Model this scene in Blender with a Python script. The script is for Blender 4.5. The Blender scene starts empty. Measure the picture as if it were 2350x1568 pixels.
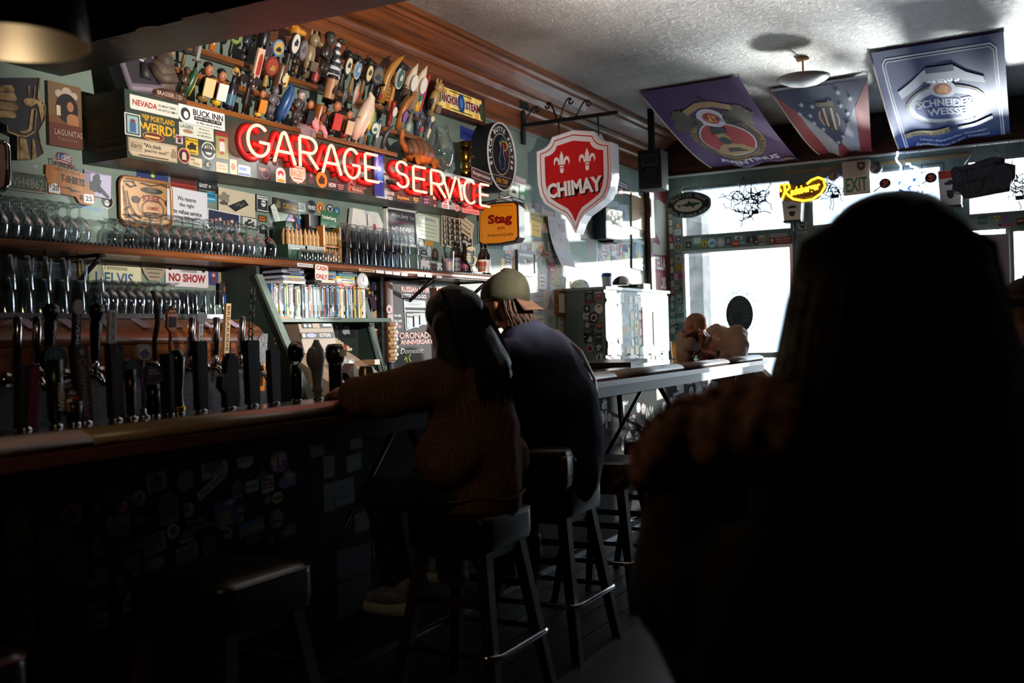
import bpy,bmesh,math,random
from mathutils import Vector as V3,Matrix
random.seed(7)
S=bpy.context.scene
COL=S.collection
PI=math.pi
def lin(h):
 h=h.lstrip('#')
 o=[]
 for i in(0,2,4):
  c=int(h[i:i+2],16)/255
  o.append(c/12.92 if c<=.04045 else((c+.055)/1.055)**2.4)
 return(*o,1)
# ------------------------------------------------------------------ camera
YAW,PITCH,ROLL=math.radians(-28.291),math.radians(-.228),math.radians(-1.698)
FPX,FW_,FH_=2350.0,2350,1568
EYE=V3((4.07,0,1.31))
fwd=V3((math.sin(YAW)*math.cos(PITCH),math.cos(YAW)*math.cos(PITCH),math.sin(PITCH)))
r0=fwd.cross(V3((0,0,1))).normalized()
u0=r0.cross(fwd)
rgt=math.cos(ROLL)*r0+math.sin(ROLL)*u0
upv=-math.sin(ROLL)*r0+math.cos(ROLL)*u0
cd=bpy.data.cameras.new('camera')
cd.sensor_width=36
cd.lens=36*FPX/FW_
cd.clip_start=.05
cd.dof.use_dof=True
cd.dof.focus_distance=6.2
cd.dof.aperture_fstop=2.6
cam=bpy.data.objects.new('camera',cd)
COL.objects.link(cam)
cam.matrix_world=Matrix(((rgt.x,upv.x,-fwd.x,EYE.x),(rgt.y,upv.y,-fwd.y,EYE.y),(rgt.z,upv.z,-fwd.z,EYE.z),(0,0,0,1)))
S.camera=cam
# ------------------------------------------------------------------ world, sun, lamps
w=bpy.data.worlds.new('sky')
S.world=w
w.use_nodes=True
bg=w.node_tree.nodes['Background']
bg.inputs[0].default_value=(.80,.90,1,1)
bg.inputs[1].default_value=12.0
def light(name,kind,loc,energy,color=(1,1,1),aim=None,**kw):
 d=bpy.data.lights.new(name,kind)
 d.energy=energy
 d.color=color
 for k,v in kw.items():
  setattr(d,k,v)
 o=bpy.data.objects.new(name,d)
 COL.objects.link(o)
 o.location=loc
 if aim is not None:
  o.rotation_euler=(V3(aim)-V3(loc)).to_track_quat('-Z','Y').to_euler()
 return o
light('sun','SUN',(6,20,8),6.5,(1,.95,.88),aim=(6-4.5,20-8.8,8-.75),angle=math.radians(.6))
light('wall_spotlight','SPOT',(4.3,3.35,2.08),900,(1,.90,.78),aim=(0,5.15,2.72),spot_size=math.radians(64),spot_blend=.55,shadow_soft_size=.025)
light('street_glint','SPOT',(3.3,17.6,.55),26000,(1,.97,.93),aim=(2.9,8.4,3.55),spot_size=math.radians(21),spot_blend=.7,shadow_soft_size=.5)
S.view_settings.view_transform='Standard'
S.view_settings.look='None'
S.view_settings.exposure=0.0
S.view_settings.gamma=1
S.view_settings.use_curve_mapping=False
# ------------------------------------------------------------------ picture rays
def ray(px,py):
 return fwd+rgt*((px-FW_/2)/FPX)-upv*((py-FH_/2)/FPX)
def hit(px,py,ax,val):
 d=ray(px,py)
 return EYE+d*((val-EYE[ax])/d[ax])
def at(px,py,D):
 return EYE+ray(px,py)*D
def proj(p):
 q=V3(p)-EYE
 D=q.dot(fwd)
 return(FW_/2+FPX*q.dot(rgt)/D,FH_/2-FPX*q.dot(upv)/D,D)
# ------------------------------------------------------------------ materials
MATS={}
def nodes(name):
 m=bpy.data.materials.new(name)
 m.use_nodes=True
 return m,m.node_tree.nodes,m.node_tree.links,m.node_tree.nodes['Principled BSDF']
def mat(c='808080',rough=.55,metal=0.0,emit=0.0,spec=.5,coat=0.0):
 k=(c,rough,metal,emit,spec,coat)
 if k in MATS:
  return MATS[k]
 m,n,l,b=nodes('paint_'+c)
 b.inputs['Base Color'].default_value=lin(c)
 b.inputs['Roughness'].default_value=rough
 b.inputs['Metallic'].default_value=metal
 b.inputs['Specular IOR Level'].default_value=spec
 b.inputs['Coat Weight'].default_value=coat
 if emit:
  b.inputs['Emission Color'].default_value=lin(c)
  b.inputs['Emission Strength'].default_value=emit
 MATS[k]=m
 return m
def noisy(name,c1,c2,scale=(4,4,4),detail=6,rough=.6,bump=.0,bscale=60,lo=.35,hi=.65,metal=0,spec=.5,coat=0):
 m,n,l,b=nodes(name)
 tc=n.new('ShaderNodeTexCoord');mp=n.new('ShaderNodeMapping')
 mp.inputs['Scale'].default_value=scale
 nz=n.new('ShaderNodeTexNoise');nz.inputs['Scale'].default_value=1;nz.inputs['Detail'].default_value=detail
 cr=n.new('ShaderNodeValToRGB')
 cr.color_ramp.elements[0].position=lo;cr.color_ramp.elements[1].position=hi
 cr.color_ramp.elements[0].color=lin(c1);cr.color_ramp.elements[1].color=lin(c2)
 l.new(tc.outputs['Object'],mp.inputs[0]);l.new(mp.outputs[0],nz.inputs[0]);l.new(nz.outputs[0],cr.inputs[0]);l.new(cr.outputs[0],b.inputs['Base Color'])
 b.inputs['Roughness'].default_value=rough;b.inputs['Metallic'].default_value=metal
 b.inputs['Specular IOR Level'].default_value=spec;b.inputs['Coat Weight'].default_value=coat
 if bump:
  n2=n.new('ShaderNodeTexNoise');n2.inputs['Scale'].default_value=bscale;n2.inputs['Detail'].default_value=4
  bp=n.new('ShaderNodeBump');bp.inputs['Strength'].default_value=bump;bp.inputs['Distance'].default_value=.02
  l.new(tc.outputs['Object'],n2.inputs[0]);l.new(n2.outputs[0],bp.inputs['Height']);l.new(bp.outputs[0],b.inputs['Normal'])
 return m
def waffle(name,c1,c2,s):
 m,n,l,b=nodes(name)
 tc=n.new('ShaderNodeTexCoord');v=n.new('ShaderNodeTexVoronoi');v.distance='CHEBYCHEV';v.inputs['Scale'].default_value=s;v.inputs['Randomness'].default_value=0
 cr=n.new('ShaderNodeValToRGB');cr.color_ramp.elements[0].color=lin(c1);cr.color_ramp.elements[1].color=lin(c2);cr.color_ramp.elements[0].position=.25;cr.color_ramp.elements[1].position=.5
 bp=n.new('ShaderNodeBump');bp.inputs['Strength'].default_value=.5;bp.inputs['Distance'].default_value=.004
 l.new(tc.outputs['Object'],v.inputs[0]);l.new(v.outputs['Distance'],cr.inputs[0]);l.new(cr.outputs[0],b.inputs['Base Color']);l.new(v.outputs['Distance'],bp.inputs['Height']);l.new(bp.outputs[0],b.inputs['Normal'])
 b.inputs['Roughness'].default_value=.9;b.inputs['Specular IOR Level'].default_value=.15
 return m
def thin_glass(name,tint='f2f6f8',refl=.42,base=.10):
 m=bpy.data.materials.new(name);m.use_nodes=True
 n,l=m.node_tree.nodes,m.node_tree.links
 n.remove(n['Principled BSDF'])
 t=n.new('ShaderNodeBsdfTransparent');t.inputs[0].default_value=lin(tint)
 g=n.new('ShaderNodeBsdfGlossy');g.inputs['Roughness'].default_value=.03
 lw=n.new('ShaderNodeLayerWeight');lw.inputs[0].default_value=refl
 mr=n.new('ShaderNodeMapRange');mr.inputs[3].default_value=base;mr.inputs[4].default_value=.75
 mx=n.new('ShaderNodeMixShader')
 l.new(lw.outputs['Facing'],mr.inputs[0]);l.new(mr.outputs[0],mx.inputs[0]);l.new(t.outputs[0],mx.inputs[1]);l.new(g.outputs[0],mx.inputs[2]);l.new(mx.outputs[0],n['Material Output'].inputs[0])
 return m
WOOD=noisy('orange_wood','4a2409','9c5a1e',(30,1.4,30),8,.38,.05,90,.3,.7,coat=.15)
CORNICE=noisy('red_brown_wood','40200c','8e4f22',(26,1.1,26),9,.42,.06,80,.3,.72,coat=.1)
DARKWOOD=noisy('dark_frieze_wood','2a120a','54281a',(2,24,24),8,.5,.04,80)
GREEN=noisy('grey_green_wall_paint','65766f','74857d',(3,3,3),5,.6,.06,40)
GREEN2=noisy('grey_green_joinery_paint','5c6d67','6d7e77',(5,5,5),5,.55,.05,60)
DGREEN=noisy('dark_green_box_paint','1f3128','2d4236',(6,6,6),4,.45,.02)
DARKWALL=noisy('dark_room_paint','3a332e','4a423b',(2,2,2),4,.7)
PANEL=noisy('black_panel_paint','08080a','100f12',(4,4,4),4,.75,.03,60,spec=.12)
LEATHER=noisy('black_vinyl','060607','0d0c0d',(9,9,9),4,.3,.04,120,spec=.6)
LEGWOOD=noisy('stool_leg_wood','1d110b','3d2517',(20,20,3),7,.45,.04)
BARTOP=noisy('bar_top_laminate','26191a','36262a',(5,3,5),5,.16,.01,spec=.6,coat=.3)
RAILM=noisy('bar_rail_vinyl','6f5c50','85725f',(5,2,5),5,.35,.03)
CHROME=mat('c9c9cc',.12,1)
STEEL=noisy('brushed_steel','8d8d92','a9a9ad',(2,60,60),4,.3,metal=1)
BRASS=mat('b98d3a',.3,1)
IRON=mat('0b0b0c',.45,.3)
RUBBER=mat('101012',.6)
GLASS=thin_glass('drinking_glass')
PANE=thin_glass('window_pane','f2f7f8',.2,.03)
BLACK=mat('0a0a0b',.5)
# ------------------------------------------------------------------ mesh building
class MB:
 def __init__(s):
  s.v,s.f,s.m,s.sm,s.mats=[],[],[],[],[]
 def mi(s,m):
  if isinstance(m,str):
   m=mat(m)
  if m not in s.mats:
   s.mats.append(m)
  return s.mats.index(m)
 def add(s,vs,fs,m,smooth=False,M=None):
  o,i=len(s.v),s.mi(m)
  s.v+=[tuple(M@V3(p)) for p in vs] if M is not None else[tuple(p) for p in vs]
  for f in fs:
   s.f.append([o+k for k in f]);s.m.append(i);s.sm.append(smooth)
  return s
 def box(s,c,d,m,M=None,bev=0):
  x,y,z=d[0]/2,d[1]/2,d[2]/2
  if not bev:
   vs=[(c[0]+a*x,c[1]+b*y,c[2]+e*z) for a in(-1,1) for b in(-1,1) for e in(-1,1)]
   return s.add(vs,[(0,1,3,2),(4,6,7,5),(0,4,5,1),(2,3,7,6),(0,2,6,4),(1,5,7,3)],m,M=M)
  bm=bmesh.new()
  bmesh.ops.create_cube(bm,size=1)
  for v in bm.verts:
   v.co=V3((c[0]+v.co.x*d[0],c[1]+v.co.y*d[1],c[2]+v.co.z*d[2]))
  bmesh.ops.bevel(bm,geom=bm.edges[:],offset=bev,segments=2,profile=.6,affect='EDGES')
  bm.verts.index_update()
  s.add([v.co for v in bm.verts],[[v.index for v in f.verts] for f in bm.faces],m,M=M,smooth=True)
  bm.free()
  return s
 def loft(s,rings,m,smooth=True,caps=True,closed=False,M=None):
  n=len(rings[0]);vs=[p for r in rings for p in r];fs=[]
  k=len(rings)
  for i in range(k if closed else k-1):
   a,b=i*n,((i+1)%k)*n
   for j in range(n):
    fs.append((a+j,a+(j+1)%n,b+(j+1)%n,b+j))
  if caps and not closed:
   fs.append(tuple(reversed(range(n))));fs.append(tuple(range((k-1)*n,k*n)))
  return s.add(vs,fs,m,smooth,M)
 def tube(s,pts,r,m,n=8,closed=False,M=None,flat=1.0,caps=True):
  pts=[V3(p) for p in pts];k=len(pts)
  rr=r if isinstance(r,(list,tuple)) else[r]*k
  rings=[];prev=None
  for i,p in enumerate(pts):
   a=pts[(i-1)%k] if closed or i>0 else pts[i]
   b=pts[(i+1)%k] if closed or i<k-1 else pts[i]
   t=(b-a)
   t=t.normalized() if t.length>1e-9 else V3((0,0,1))
   if prev is None:
    ref=V3((0,0,1)) if abs(t.z)<.9 else V3((0,1,0))
    e1=t.cross(ref).normalized()
   else:
    e1=prev-t*prev.dot(t)
    e1=e1.normalized() if e1.length>1e-6 else t.orthogonal().normalized()
   prev=e1;e2=t.cross(e1)
   rings.append([p+e1*(math.cos(2*PI*j/n)*rr[i])+e2*(math.sin(2*PI*j/n)*rr[i]*flat) for j in range(n)])
  return s.loft(rings,m,True,caps,closed,M)
 def cyl(s,a,b,r,m,n=12,r2=None,M=None):
  return s.tube([a,b],[r,r if r2 is None else r2],m,n,M=M)
 def lathe(s,prof,m,n=20,M=None,caps=True,smooth=True):
  rings=[[(max(r,1e-4)*math.cos(2*PI*j/n),max(r,1e-4)*math.sin(2*PI*j/n),z) for j in range(n)] for r,z in prof]
  return s.loft(rings,m,smooth,caps,False,M)
 def ell(s,c,r,m,M=None,nu=14,nv=9):
  rings=[]
  for i in range(nv+1):
   t=PI*i/nv;q=max(math.sin(t),.02)
   rings.append([(c[0]+r[0]*q*math.cos(2*PI*j/nu),c[1]+r[1]*q*math.sin(2*PI*j/nu),c[2]-r[2]*math.cos(t)) for j in range(nu)])
  return s.loft(rings,m,True,True,False,M)
 def prism(s,poly,d,m,M=None,side=None,z0=0.0,smooth=False):
  n=len(poly)
  ar=sum(poly[i][0]*poly[(i+1)%n][1]-poly[(i+1)%n][0]*poly[i][1] for i in range(n))
  if ar<0:
   poly=poly[::-1]
  vs=[(p[0],p[1],z0) for p in poly]+[(p[0],p[1],z0+d) for p in poly]
  s.add(vs,[tuple(range(n,2*n)),tuple(reversed(range(n)))],m,M=M)
  s.add(vs,[(i,(i+1)%n,n+(i+1)%n,n+i) for i in range(n)],side or m,smooth,M)
  return s
 def build(s,name,parent=None,label=None,cat=None,group=None,kind=None):
  me=bpy.data.meshes.new(name)
  me.from_pydata(s.v,[],s.f)
  for m in s.mats:
   me.materials.append(m)
  me.polygons.foreach_set('material_index',s.m)
  me.polygons.foreach_set('use_smooth',s.sm)
  me.update()
  return put(name,me,parent,label,cat,group,kind)
def put(name,data,parent=None,label=None,cat=None,group=None,kind=None):
 o=bpy.data.objects.new(name,data)
 COL.objects.link(o)
 if parent is not None:
  o.parent=parent
  if parent.get('fix'):
   o.matrix_parent_inverse=parent.matrix_basis.inverted()
 tag(o,label,cat,group,kind)
 return o
def tag(o,label=None,cat=None,group=None,kind=None):
 for k,v in(('label',label),('category',cat),('group',group),('kind',kind)):
  if v:
   o[k]=v
 return o
def thing(name,label,cat,loc=(0,0,0),group=None,fix=True,kind=None):
 o=bpy.data.objects.new(name,None)
 COL.objects.link(o)
 o.empty_display_size=.1
 o.location=loc
 if fix:
  o['fix']=1
  bpy.context.view_layer.update() if False else None
 return tag(o,label,cat,group,kind)
def copy_tree(o,parent=None):
 c=o.copy()
 COL.objects.link(c)
 c.parent=parent
 for ch in list(o.children):
  copy_tree(ch,c)
 return c
def frame(O,U,Vv):
 U=V3(U).normalized();Vv=V3(Vv).normalized();N=U.cross(Vv)
 return Matrix(((U.x,Vv.x,N.x,O[0]),(U.y,Vv.y,N.y,O[1]),(U.z,Vv.z,N.z,O[2]),(0,0,0,1)))
class Plane:
 def __init__(s,O,U,Vv):
  s.M=frame(O,U,Vv);s.I=s.M.inverted();s.N=s.M.to_3x3().col[2];s.O=V3(O)
 def hit(s,px,py):
  d=ray(px,py)
  t=(s.O-EYE).dot(s.N)/d.dot(s.N)
  q=s.I@(EYE+d*t)
  return q.x,q.y
 def box(s,px,py,w,h):
  cx,cy=s.hit(px,py)
  W=abs(s.hit(px+w/2,py)[0]-s.hit(px-w/2,py)[0])
  H=abs(s.hit(px,py-h/2)[1]-s.hit(px,py+h/2)[1])
  return cx,cy,W,H
# ------------------------------------------------------------------ lettering and flat prints
TXT={}
def text_mesh(s,bold=0.0,shear=0.0):
 k=(s,bold,shear)
 if k not in TXT:
  cu=bpy.data.curves.new('lettering','FONT')
  cu.body=s;cu.offset=bold;cu.shear=shear;cu.resolution_u=2;cu.size=1
  ob=bpy.data.objects.new('lettering',cu)
  me=bpy.data.meshes.new_from_object(ob)
  vs=[(v.co.x,v.co.y) for v in me.vertices]
  fs=[tuple(p.vertices) for p in me.polygons]
  bpy.data.objects.remove(ob);bpy.data.curves.remove(cu);bpy.data.meshes.remove(me)
  if vs:
   x0=min(v[0] for v in vs);x1=max(v[0] for v in vs);y0=min(v[1] for v in vs);y1=max(v[1] for v in vs)
  else:
   x0=y0=0;x1=y1=1
  TXT[k]=(vs,fs,x0,x1,y0,y1)
 return TXT[k]
def ellipse(cx,cy,w,h,n=28):
 return[(cx+w/2*math.cos(2*PI*i/n),cy+h/2*math.sin(2*PI*i/n)) for i in range(n)]
def rrect(w,h,r,n=5,cx=0,cy=0):
 o=[]
 for sx,sy,a0 in((1,1,0),(-1,1,90),(-1,-1,180),(1,-1,270)):
  for i in range(n+1):
   a=math.radians(a0+90*i/n)
   o.append((cx+sx*(w/2-r)+r*math.cos(a),cy+sy*(h/2-r)+r*math.sin(a)))
 return o
SHAPES={'dia':[(0,-.5),(.5,0),(0,.5),(-.5,0)],'hex':[(-.5,-.28),(0,-.5),(.5,-.28),(.5,.28),(0,.5),(-.5,.28)],'tri':[(-.5,-.5),(.5,-.5),(0,.5)],'shield':[(-.5,.5),(.5,.5),(.5,-.1),(.3,-.36),(0,-.5),(-.3,-.36),(-.5,-.1)],'star':[((.5 if i%2==0 else.2)*math.sin(PI*i/5),(.5 if i%2==0 else.2)*math.cos(PI*i/5)) for i in range(10)],'burst':[((.5 if i%2==0 else.41)*math.sin(PI*i/9),(.5 if i%2==0 else.41)*math.cos(PI*i/9)) for i in range(18)],'drop':[(0,.5),(.2,.2),(.42,-.1),(.4,-.32),(.2,-.47),(0,-.5),(-.2,-.47),(-.4,-.32),(-.42,-.1),(-.2,.2)],'arch':[(-.5,-.5),(.5,-.5),(.5,.1),(.43,.32),(.25,.46),(0,.5),(-.25,.46),(-.43,.32),(-.5,.1)],'blob':[(-.5,-.3),(-.2,-.5),(.1,-.38),(.45,-.45),(.4,-.05),(.5,.25),(.2,.3),(.1,.5),(-.2,.4),(-.25,.1),(-.45,.1)],'home':[(-.5,-.5),(.5,-.5),(.5,.05),(.1,.5),(-.5,.15)]}
def outline(shape,W,H):
 if shape=='r':
  return[(-W/2,-H/2),(W/2,-H/2),(W/2,H/2),(-W/2,H/2)]
 if shape=='rr':
  return rrect(W,H,.16*min(W,H),4)
 if shape=='e':
  return ellipse(0,0,W,H)
 return[(x*W,y*H) for x,y in(SHAPES[shape] if isinstance(shape,str) else shape)]
def prints(mb,M,W,H,layers,z=.0004,step=.0004,rough=.55,bend=None,emit=0):
 def put_(pts,fs,c,z):
  if bend:
   bm=bmesh.new()
   vs=[bm.verts.new((p[0],p[1],0)) for p in pts]
   for f in fs:
    bm.faces.new([vs[i] for i in f])
   bmesh.ops.triangulate(bm,faces=bm.faces[:])
   for _ in range(4):
    es=[e for e in bm.edges if e.calc_length()>.05]
    if not es:
     break
    bmesh.ops.subdivide_edges(bm,edges=es,cuts=1)
    bmesh.ops.triangulate(bm,faces=[f for f in bm.faces if len(f.verts)>3])
   bm.verts.index_update()
   mb.add([bend(v.co.x,v.co.y,z) for v in bm.verts],[[v.index for v in f.verts] for f in bm.faces],mat(c,rough,0,emit),True,M)
   bm.free()
  else:
   mb.add([(p[0],p[1],z) for p in pts],fs,mat(c,rough,0,emit),M=M)
 def rot(pts,cx,cy,a):
  if not a:
   return pts
  c,s_=math.cos(math.radians(a)),math.sin(math.radians(a))
  return[(cx+(x-cx)*c-(y-cy)*s_,cy+(x-cx)*s_+(y-cy)*c) for x,y in pts]
 for L in layers:
  z+=step;k=L[0]
  if k=='r':
   _,cx,cy,a,b,c=L[:6];cx*=W;cy*=H;a*=W;b*=H
   put_(rot([(cx-a/2,cy-b/2),(cx+a/2,cy-b/2),(cx+a/2,cy+b/2),(cx-a/2,cy+b/2)],cx,cy,L[6] if len(L)>6 else 0),[(0,1,2,3)],c,z)
  elif k=='e':
   _,cx,cy,a,b,c=L[:6]
   put_(ellipse(cx*W,cy*H,a*W,b*H,22),[tuple(range(22))],c,z)
  elif k=='o':
   _,cx,cy,a,b,t,c=L
   t*=min(W,H);p=ellipse(cx*W,cy*H,a*W,b*H,26)+ellipse(cx*W,cy*H,a*W-2*t,b*H-2*t,26)
   put_(p,[(i,(i+1)%26,26+(i+1)%26,26+i) for i in range(26)],c,z)
  elif k=='b':
   t=L[1]*min(W,H);x,y=W/2,H/2;i_=L[3]*min(W,H) if len(L)>3 else 0
   x-=i_;y-=i_
   p=[(-x,-y),(x,-y),(x,y),(-x,y),(-x+t,-y+t),(x-t,-y+t),(x-t,y-t),(-x+t,y-t)]
   put_(p,[(0,1,5,4),(1,2,6,5),(2,3,7,6),(3,0,4,7)],L[2],z)
  elif k=='p':
   p=[(x*W,y*H) for x,y in L[1]]
   put_(p,[tuple(range(len(p)))],L[2],z)
  elif k=='s':
   _,nm,cx,cy,a,b,c=L[:7]
   p=[(cx*W+x*a*W,cy*H+y*b*H) for x,y in SHAPES[nm]]
   put_(rot(p,cx*W,cy*H,L[7] if len(L)>7 else 0),[tuple(range(len(p)))],c,z)
  elif k=='l':
   t=L[2]*min(W,H)/2;p=[V3((x*W,y*H,0)) for x,y in L[1]]
   for a,b in zip(p,p[1:]):
    d=(b-a)
    if d.length<1e-9:
     continue
    d.normalize();q=V3((-d.y,d.x,0))*t;d=d*t*.6
    put_([tuple((a-d-q)[:2]),tuple((b+d-q)[:2]),tuple((b+d+q)[:2]),tuple((a-d+q)[:2])],[(0,1,2,3)],L[3],z)
  elif k=='t':
   _,s_,cx,cy,a,b,c=L[:7]
   bold=L[7] if len(L)>7 else.01;sh=L[8] if len(L)>8 else 0;an=L[9] if len(L)>9 else 0
   vs,fs,x0,x1,y0,y1=text_mesh(s_,bold,sh)
   sx=a*W/max(x1-x0,1e-6) if a else None;sy=b*H/max(y1-y0,1e-6)
   if sx is None:
    sx=sy
   cx*=W;cy*=H
   put_(rot([(cx+(x-(x0+x1)/2)*sx,cy+(y-(y0+y1)/2)*sy) for x,y in vs],cx,cy,an),fs,c,z)
  elif k=='a':
   _,s_,cx,cy,rx,ry,a0,a1,hh,c=L[:10]
   inv=len(L)>10 and L[10]
   n=len(s_)
   for i,ch in enumerate(s_):
    if ch==' ':
     continue
    a=math.radians(a0+(a1-a0)*(i/(n-1) if n>1 else.5))
    vs,fs,x0,x1,y0,y1=text_mesh(ch,.012)
    q=hh*H/.72;mx=(x0+x1)/2
    X,Y=cx*W+rx*W*math.sin(a),cy*H+ry*H*math.cos(a)
    an=math.atan2(-ry*H*math.sin(a),rx*W*math.cos(a))
    if inv:
     an+=PI
    cc,ss=math.cos(an),math.sin(an)
    wq=min(q,1e9)
    put_([(X+((x-mx)*wq)*cc-((y-.36)*q)*ss,Y+((x-mx)*wq)*ss+((y-.36)*q)*cc) for x,y in vs],fs,c,z)
 return z
def sheet(name,label,pl,box,shape,bg,layers=(),rot=0,th=.0012,cat='sticker',group=None,off=0.0,rough=.55,parent=None,side=None,emit=0):
 cx,cy,W,H=pl.box(*box)
 M=pl.M@Matrix.Translation((cx,cy,off))@Matrix.Rotation(math.radians(rot),4,'Z')
 mb=MB()
 B=M if parent is not None else None
 if shape!='n':
  mb.prism(outline(shape,W,H),th,mat(bg,rough,0,emit),B,side)
 else:
  th=0
 prints(mb,B,W,H,layers,th,rough=rough,emit=emit)
 o=mb.build(name,parent,label,cat if parent is None else None,group)
 if parent is None:
  o.matrix_world=M
 return o
WL=Plane((0,0,0),(0,1,0),(0,0,1))
# ================================================================== the room
YF,ZC,XR,YB=11.35,3.55,6.3,-3.2
def struct(name,mb,**k):
 return mb.build(name,kind='structure',**k)
PLASTER=noisy('rough_ceiling_plaster','8f8a84','b5b0aa',(1.2,1.2,1.2),5,.42,0,spec=.5)
n,l=PLASTER.node_tree.nodes,PLASTER.node_tree.links
tc=n.new('ShaderNodeTexCoord');vo=n.new('ShaderNodeTexNoise');vo.inputs['Scale'].default_value=17;vo.inputs['Detail'].default_value=7;vo.inputs['Roughness'].default_value=.7;vo.inputs['Distortion'].default_value=1.2
bp=n.new('ShaderNodeBump');bp.inputs['Strength'].default_value=.9;bp.inputs['Distance'].default_value=.03
l.new(tc.outputs['Object'],vo.inputs[0]);l.new(vo.outputs[0],bp.inputs['Height']);l.new(bp.outputs[0],n['Principled BSDF'].inputs['Normal'])
FLOORM=noisy('dark_floor','1a1719','2b282c',(1.5,1.5,1.5),6,.42,.06,30)
PLANKM=noisy('worn_floor_plank','150f0c','322820',(24,1.3,5),8,.4,.15,50)
mb=MB();mb.box(((0+XR)/2,(YB+YF)/2,-.05),(XR+.4,YF-YB+.4,.1),FLOORM)
floor=struct('floor',mb)
px0=None
for i in range(6):
 mb=MB();mb.box((1.62+i*.135,3.9,.006),(.129,8.6,.012),PLANKM);mb.build('plank',floor)
mb=MB();mb.box((XR/2,(YB+YF)/2,ZC+.05),(XR+.4,YF-YB+.4,.1),PLASTER);struct('ceiling',mb)
mb=MB();mb.box((-.05,(YB+YF)/2,ZC/2),(.1,YF-YB,ZC),GREEN);struct('wall_left',mb)
mb=MB();mb.box((XR+.05,(YB+YF)/2,ZC/2),(.1,YF-YB,ZC),DARKWALL);struct('wall_right',mb)
mb=MB();mb.box((XR/2,YB-.05,ZC/2),(XR+.2,.1,ZC),DARKWALL);struct('wall_back',mb)
def board(name,prof,m,y0,y1,parent=None,kind='structure'):
 mb=MB()
 mb.loft([[(x,y,z) for x,z in prof] for y in(y0,y1)],m,False)
 return mb.build(name,parent,kind=None if parent else kind)
board('trim_1',[(0,3.09),(.022,3.09),(.022,3.245),(0,3.245)],CORNICE,YB,YF-.16)
board('trim_2',[(0,3.245),(.035,3.245),(.045,3.26),(.045,3.335),(0,3.335)],CORNICE,YB,YF-.16)
board('trim_3',[(0,3.335),(.06,3.335),(.075,3.35),(.085,3.375),(.07,3.385),(.1,3.40),(.14,3.425),(.185,3.455),(.215,3.475),(.215,3.488),(0,3.488)],CORNICE,YB,YF-.16)
board('trim_4',[(0,3.488),(.245,3.488),(.27,3.505),(.30,3.51),(.30,ZC),(0,ZC)],CORNICE,YB,YF-.16)
board('trim_5',[(0,3.07),(.016,3.07),(.016,3.09),(0,3.09)],GREEN2,YB,YF)
def fx(px):
 return hit(px,480,1,YF).x
X0,X1,X2,X3,X4=fx(1563),fx(1817),fx(1860),fx(2166),fx(2221)
XW1=fx(1822)
FWM=GREEN2
def wallbit(mb,xa,xb,za,zb,m=FWM,y0=YF,y1=YF+.16):
 mb.box(((xa+xb)/2,(y0+y1)/2,(za+zb)/2),(xb-xa,y1-y0,zb-za),m)
mb=MB()
ZT0,ZT1,ZH,ZS,ZK=2.40,2.955,2.245,1.03,.50
wallbit(mb,-.1,X0,0,ZC)
wallbit(mb,X0,XR,ZT1,ZC)
wallbit(mb,X1,X2,0,ZT1)
wallbit(mb,X3,X4,ZH,ZT1)
wallbit(mb,X0,X1,ZH,ZT0)
wallbit(mb,X2,X3,ZH,ZT0)
wallbit(mb,X4,XR,ZH,ZT0)
wallbit(mb,X0,X1,0,ZK)
XD=fx(2316)
wallbit(mb,X3,X3+.1,0,ZH)
wallbit(mb,XD-.04,XD,0,ZH)
wallbit(mb,XD,XR,0,ZK)
wallbit(mb,4.25,XR,0,ZT1)  # unseen solid stretch, added to keep the sun off the near bar front
struct('wall_front',mb)
ALU=mat('aab2b2',.25,.9)
def window(name,xa,xb,za,zb,rails=(),fw=.035,m=ALU):
 t=thing(name,None,None,((xa+xb)/2,YF+.08,za),kind='structure')
 for nm,(a,b,c,d) in(('stile',(xa,xa+fw,za,zb)),('stile',(xb-fw,xb,za,zb)),('rail',(xa+fw,xb-fw,zb-fw,zb)),('rail',(xa+fw,xb-fw,za,za+fw))):
  q=MB();wallbit(q,a,b,c,d,m,YF-.012,YF+.10);q.build(nm,t)
 zs=[za+fw]+[z for z in rails]+[zb-fw]
 for z in rails:
  q=MB();wallbit(q,xa+fw,xb-fw,z-.03,z+.03,m,YF+.01,YF+.08);q.build('rail',t)
 for a,b in zip(zs,zs[1:]):
  q=MB();q.box(((xa+xb)/2,YF+.05,(a+b)/2),(xb-xa-2*fw,.006,b-a-.06*bool(rails)),PANE);q.build('pane',t)
 return t
GRM=mat('6c7775',.5)
window('window_1',X0,X1,ZT0,ZT1,fw=.02,m=GRM)
window('window_2',X0,X1,ZK,ZH,(ZS,))
window('window_3',X2,X3,ZT0,ZT1,fw=.03,m=GRM)
window('window_4',X4,4.25,ZT0,ZT1,fw=.02,m=GRM)
window('window_5',XD,4.25,ZK,ZH,(ZS,))
dl=thing('door_1',None,None,(X3,YF,0),kind='structure')
XP0,XP1=fx(2190),fx(2314)
mb=MB();mb.box(((XP0+XP1)/2,YF-.05,ZH/2-.02),(XP1-XP0,.045,ZH-.06),mat('a39a97',.5));mb.build('leaf',dl)
mb=MB();mb.box((XP0+.07,YF-.095,1.02),(.03,.05,.16),CHROME,bev=.01);mb.build('door_handle',dl)
mb=MB();mb.box((XR/2,YF-.02,3.335),(XR,.04,.43),DARKWOOD);struct('trim_6',mb)
mb=MB();mb.box((XR/2,YF-.045,3.47),(XR,.05,.07),DARKWOOD);struct('trim_7',mb)
mb=MB();mb.box((XR/2,YF-.03,3.108),(XR,.06,.022),mat('d9dedd',.25),bev=.006);struct('trim_8',mb)
mb=MB();wallbit(mb,fx(1807),fx(2230),3.005,3.04,mat('8d7550',.6),YF-.02,YF);struct('trim_9',mb)
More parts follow.
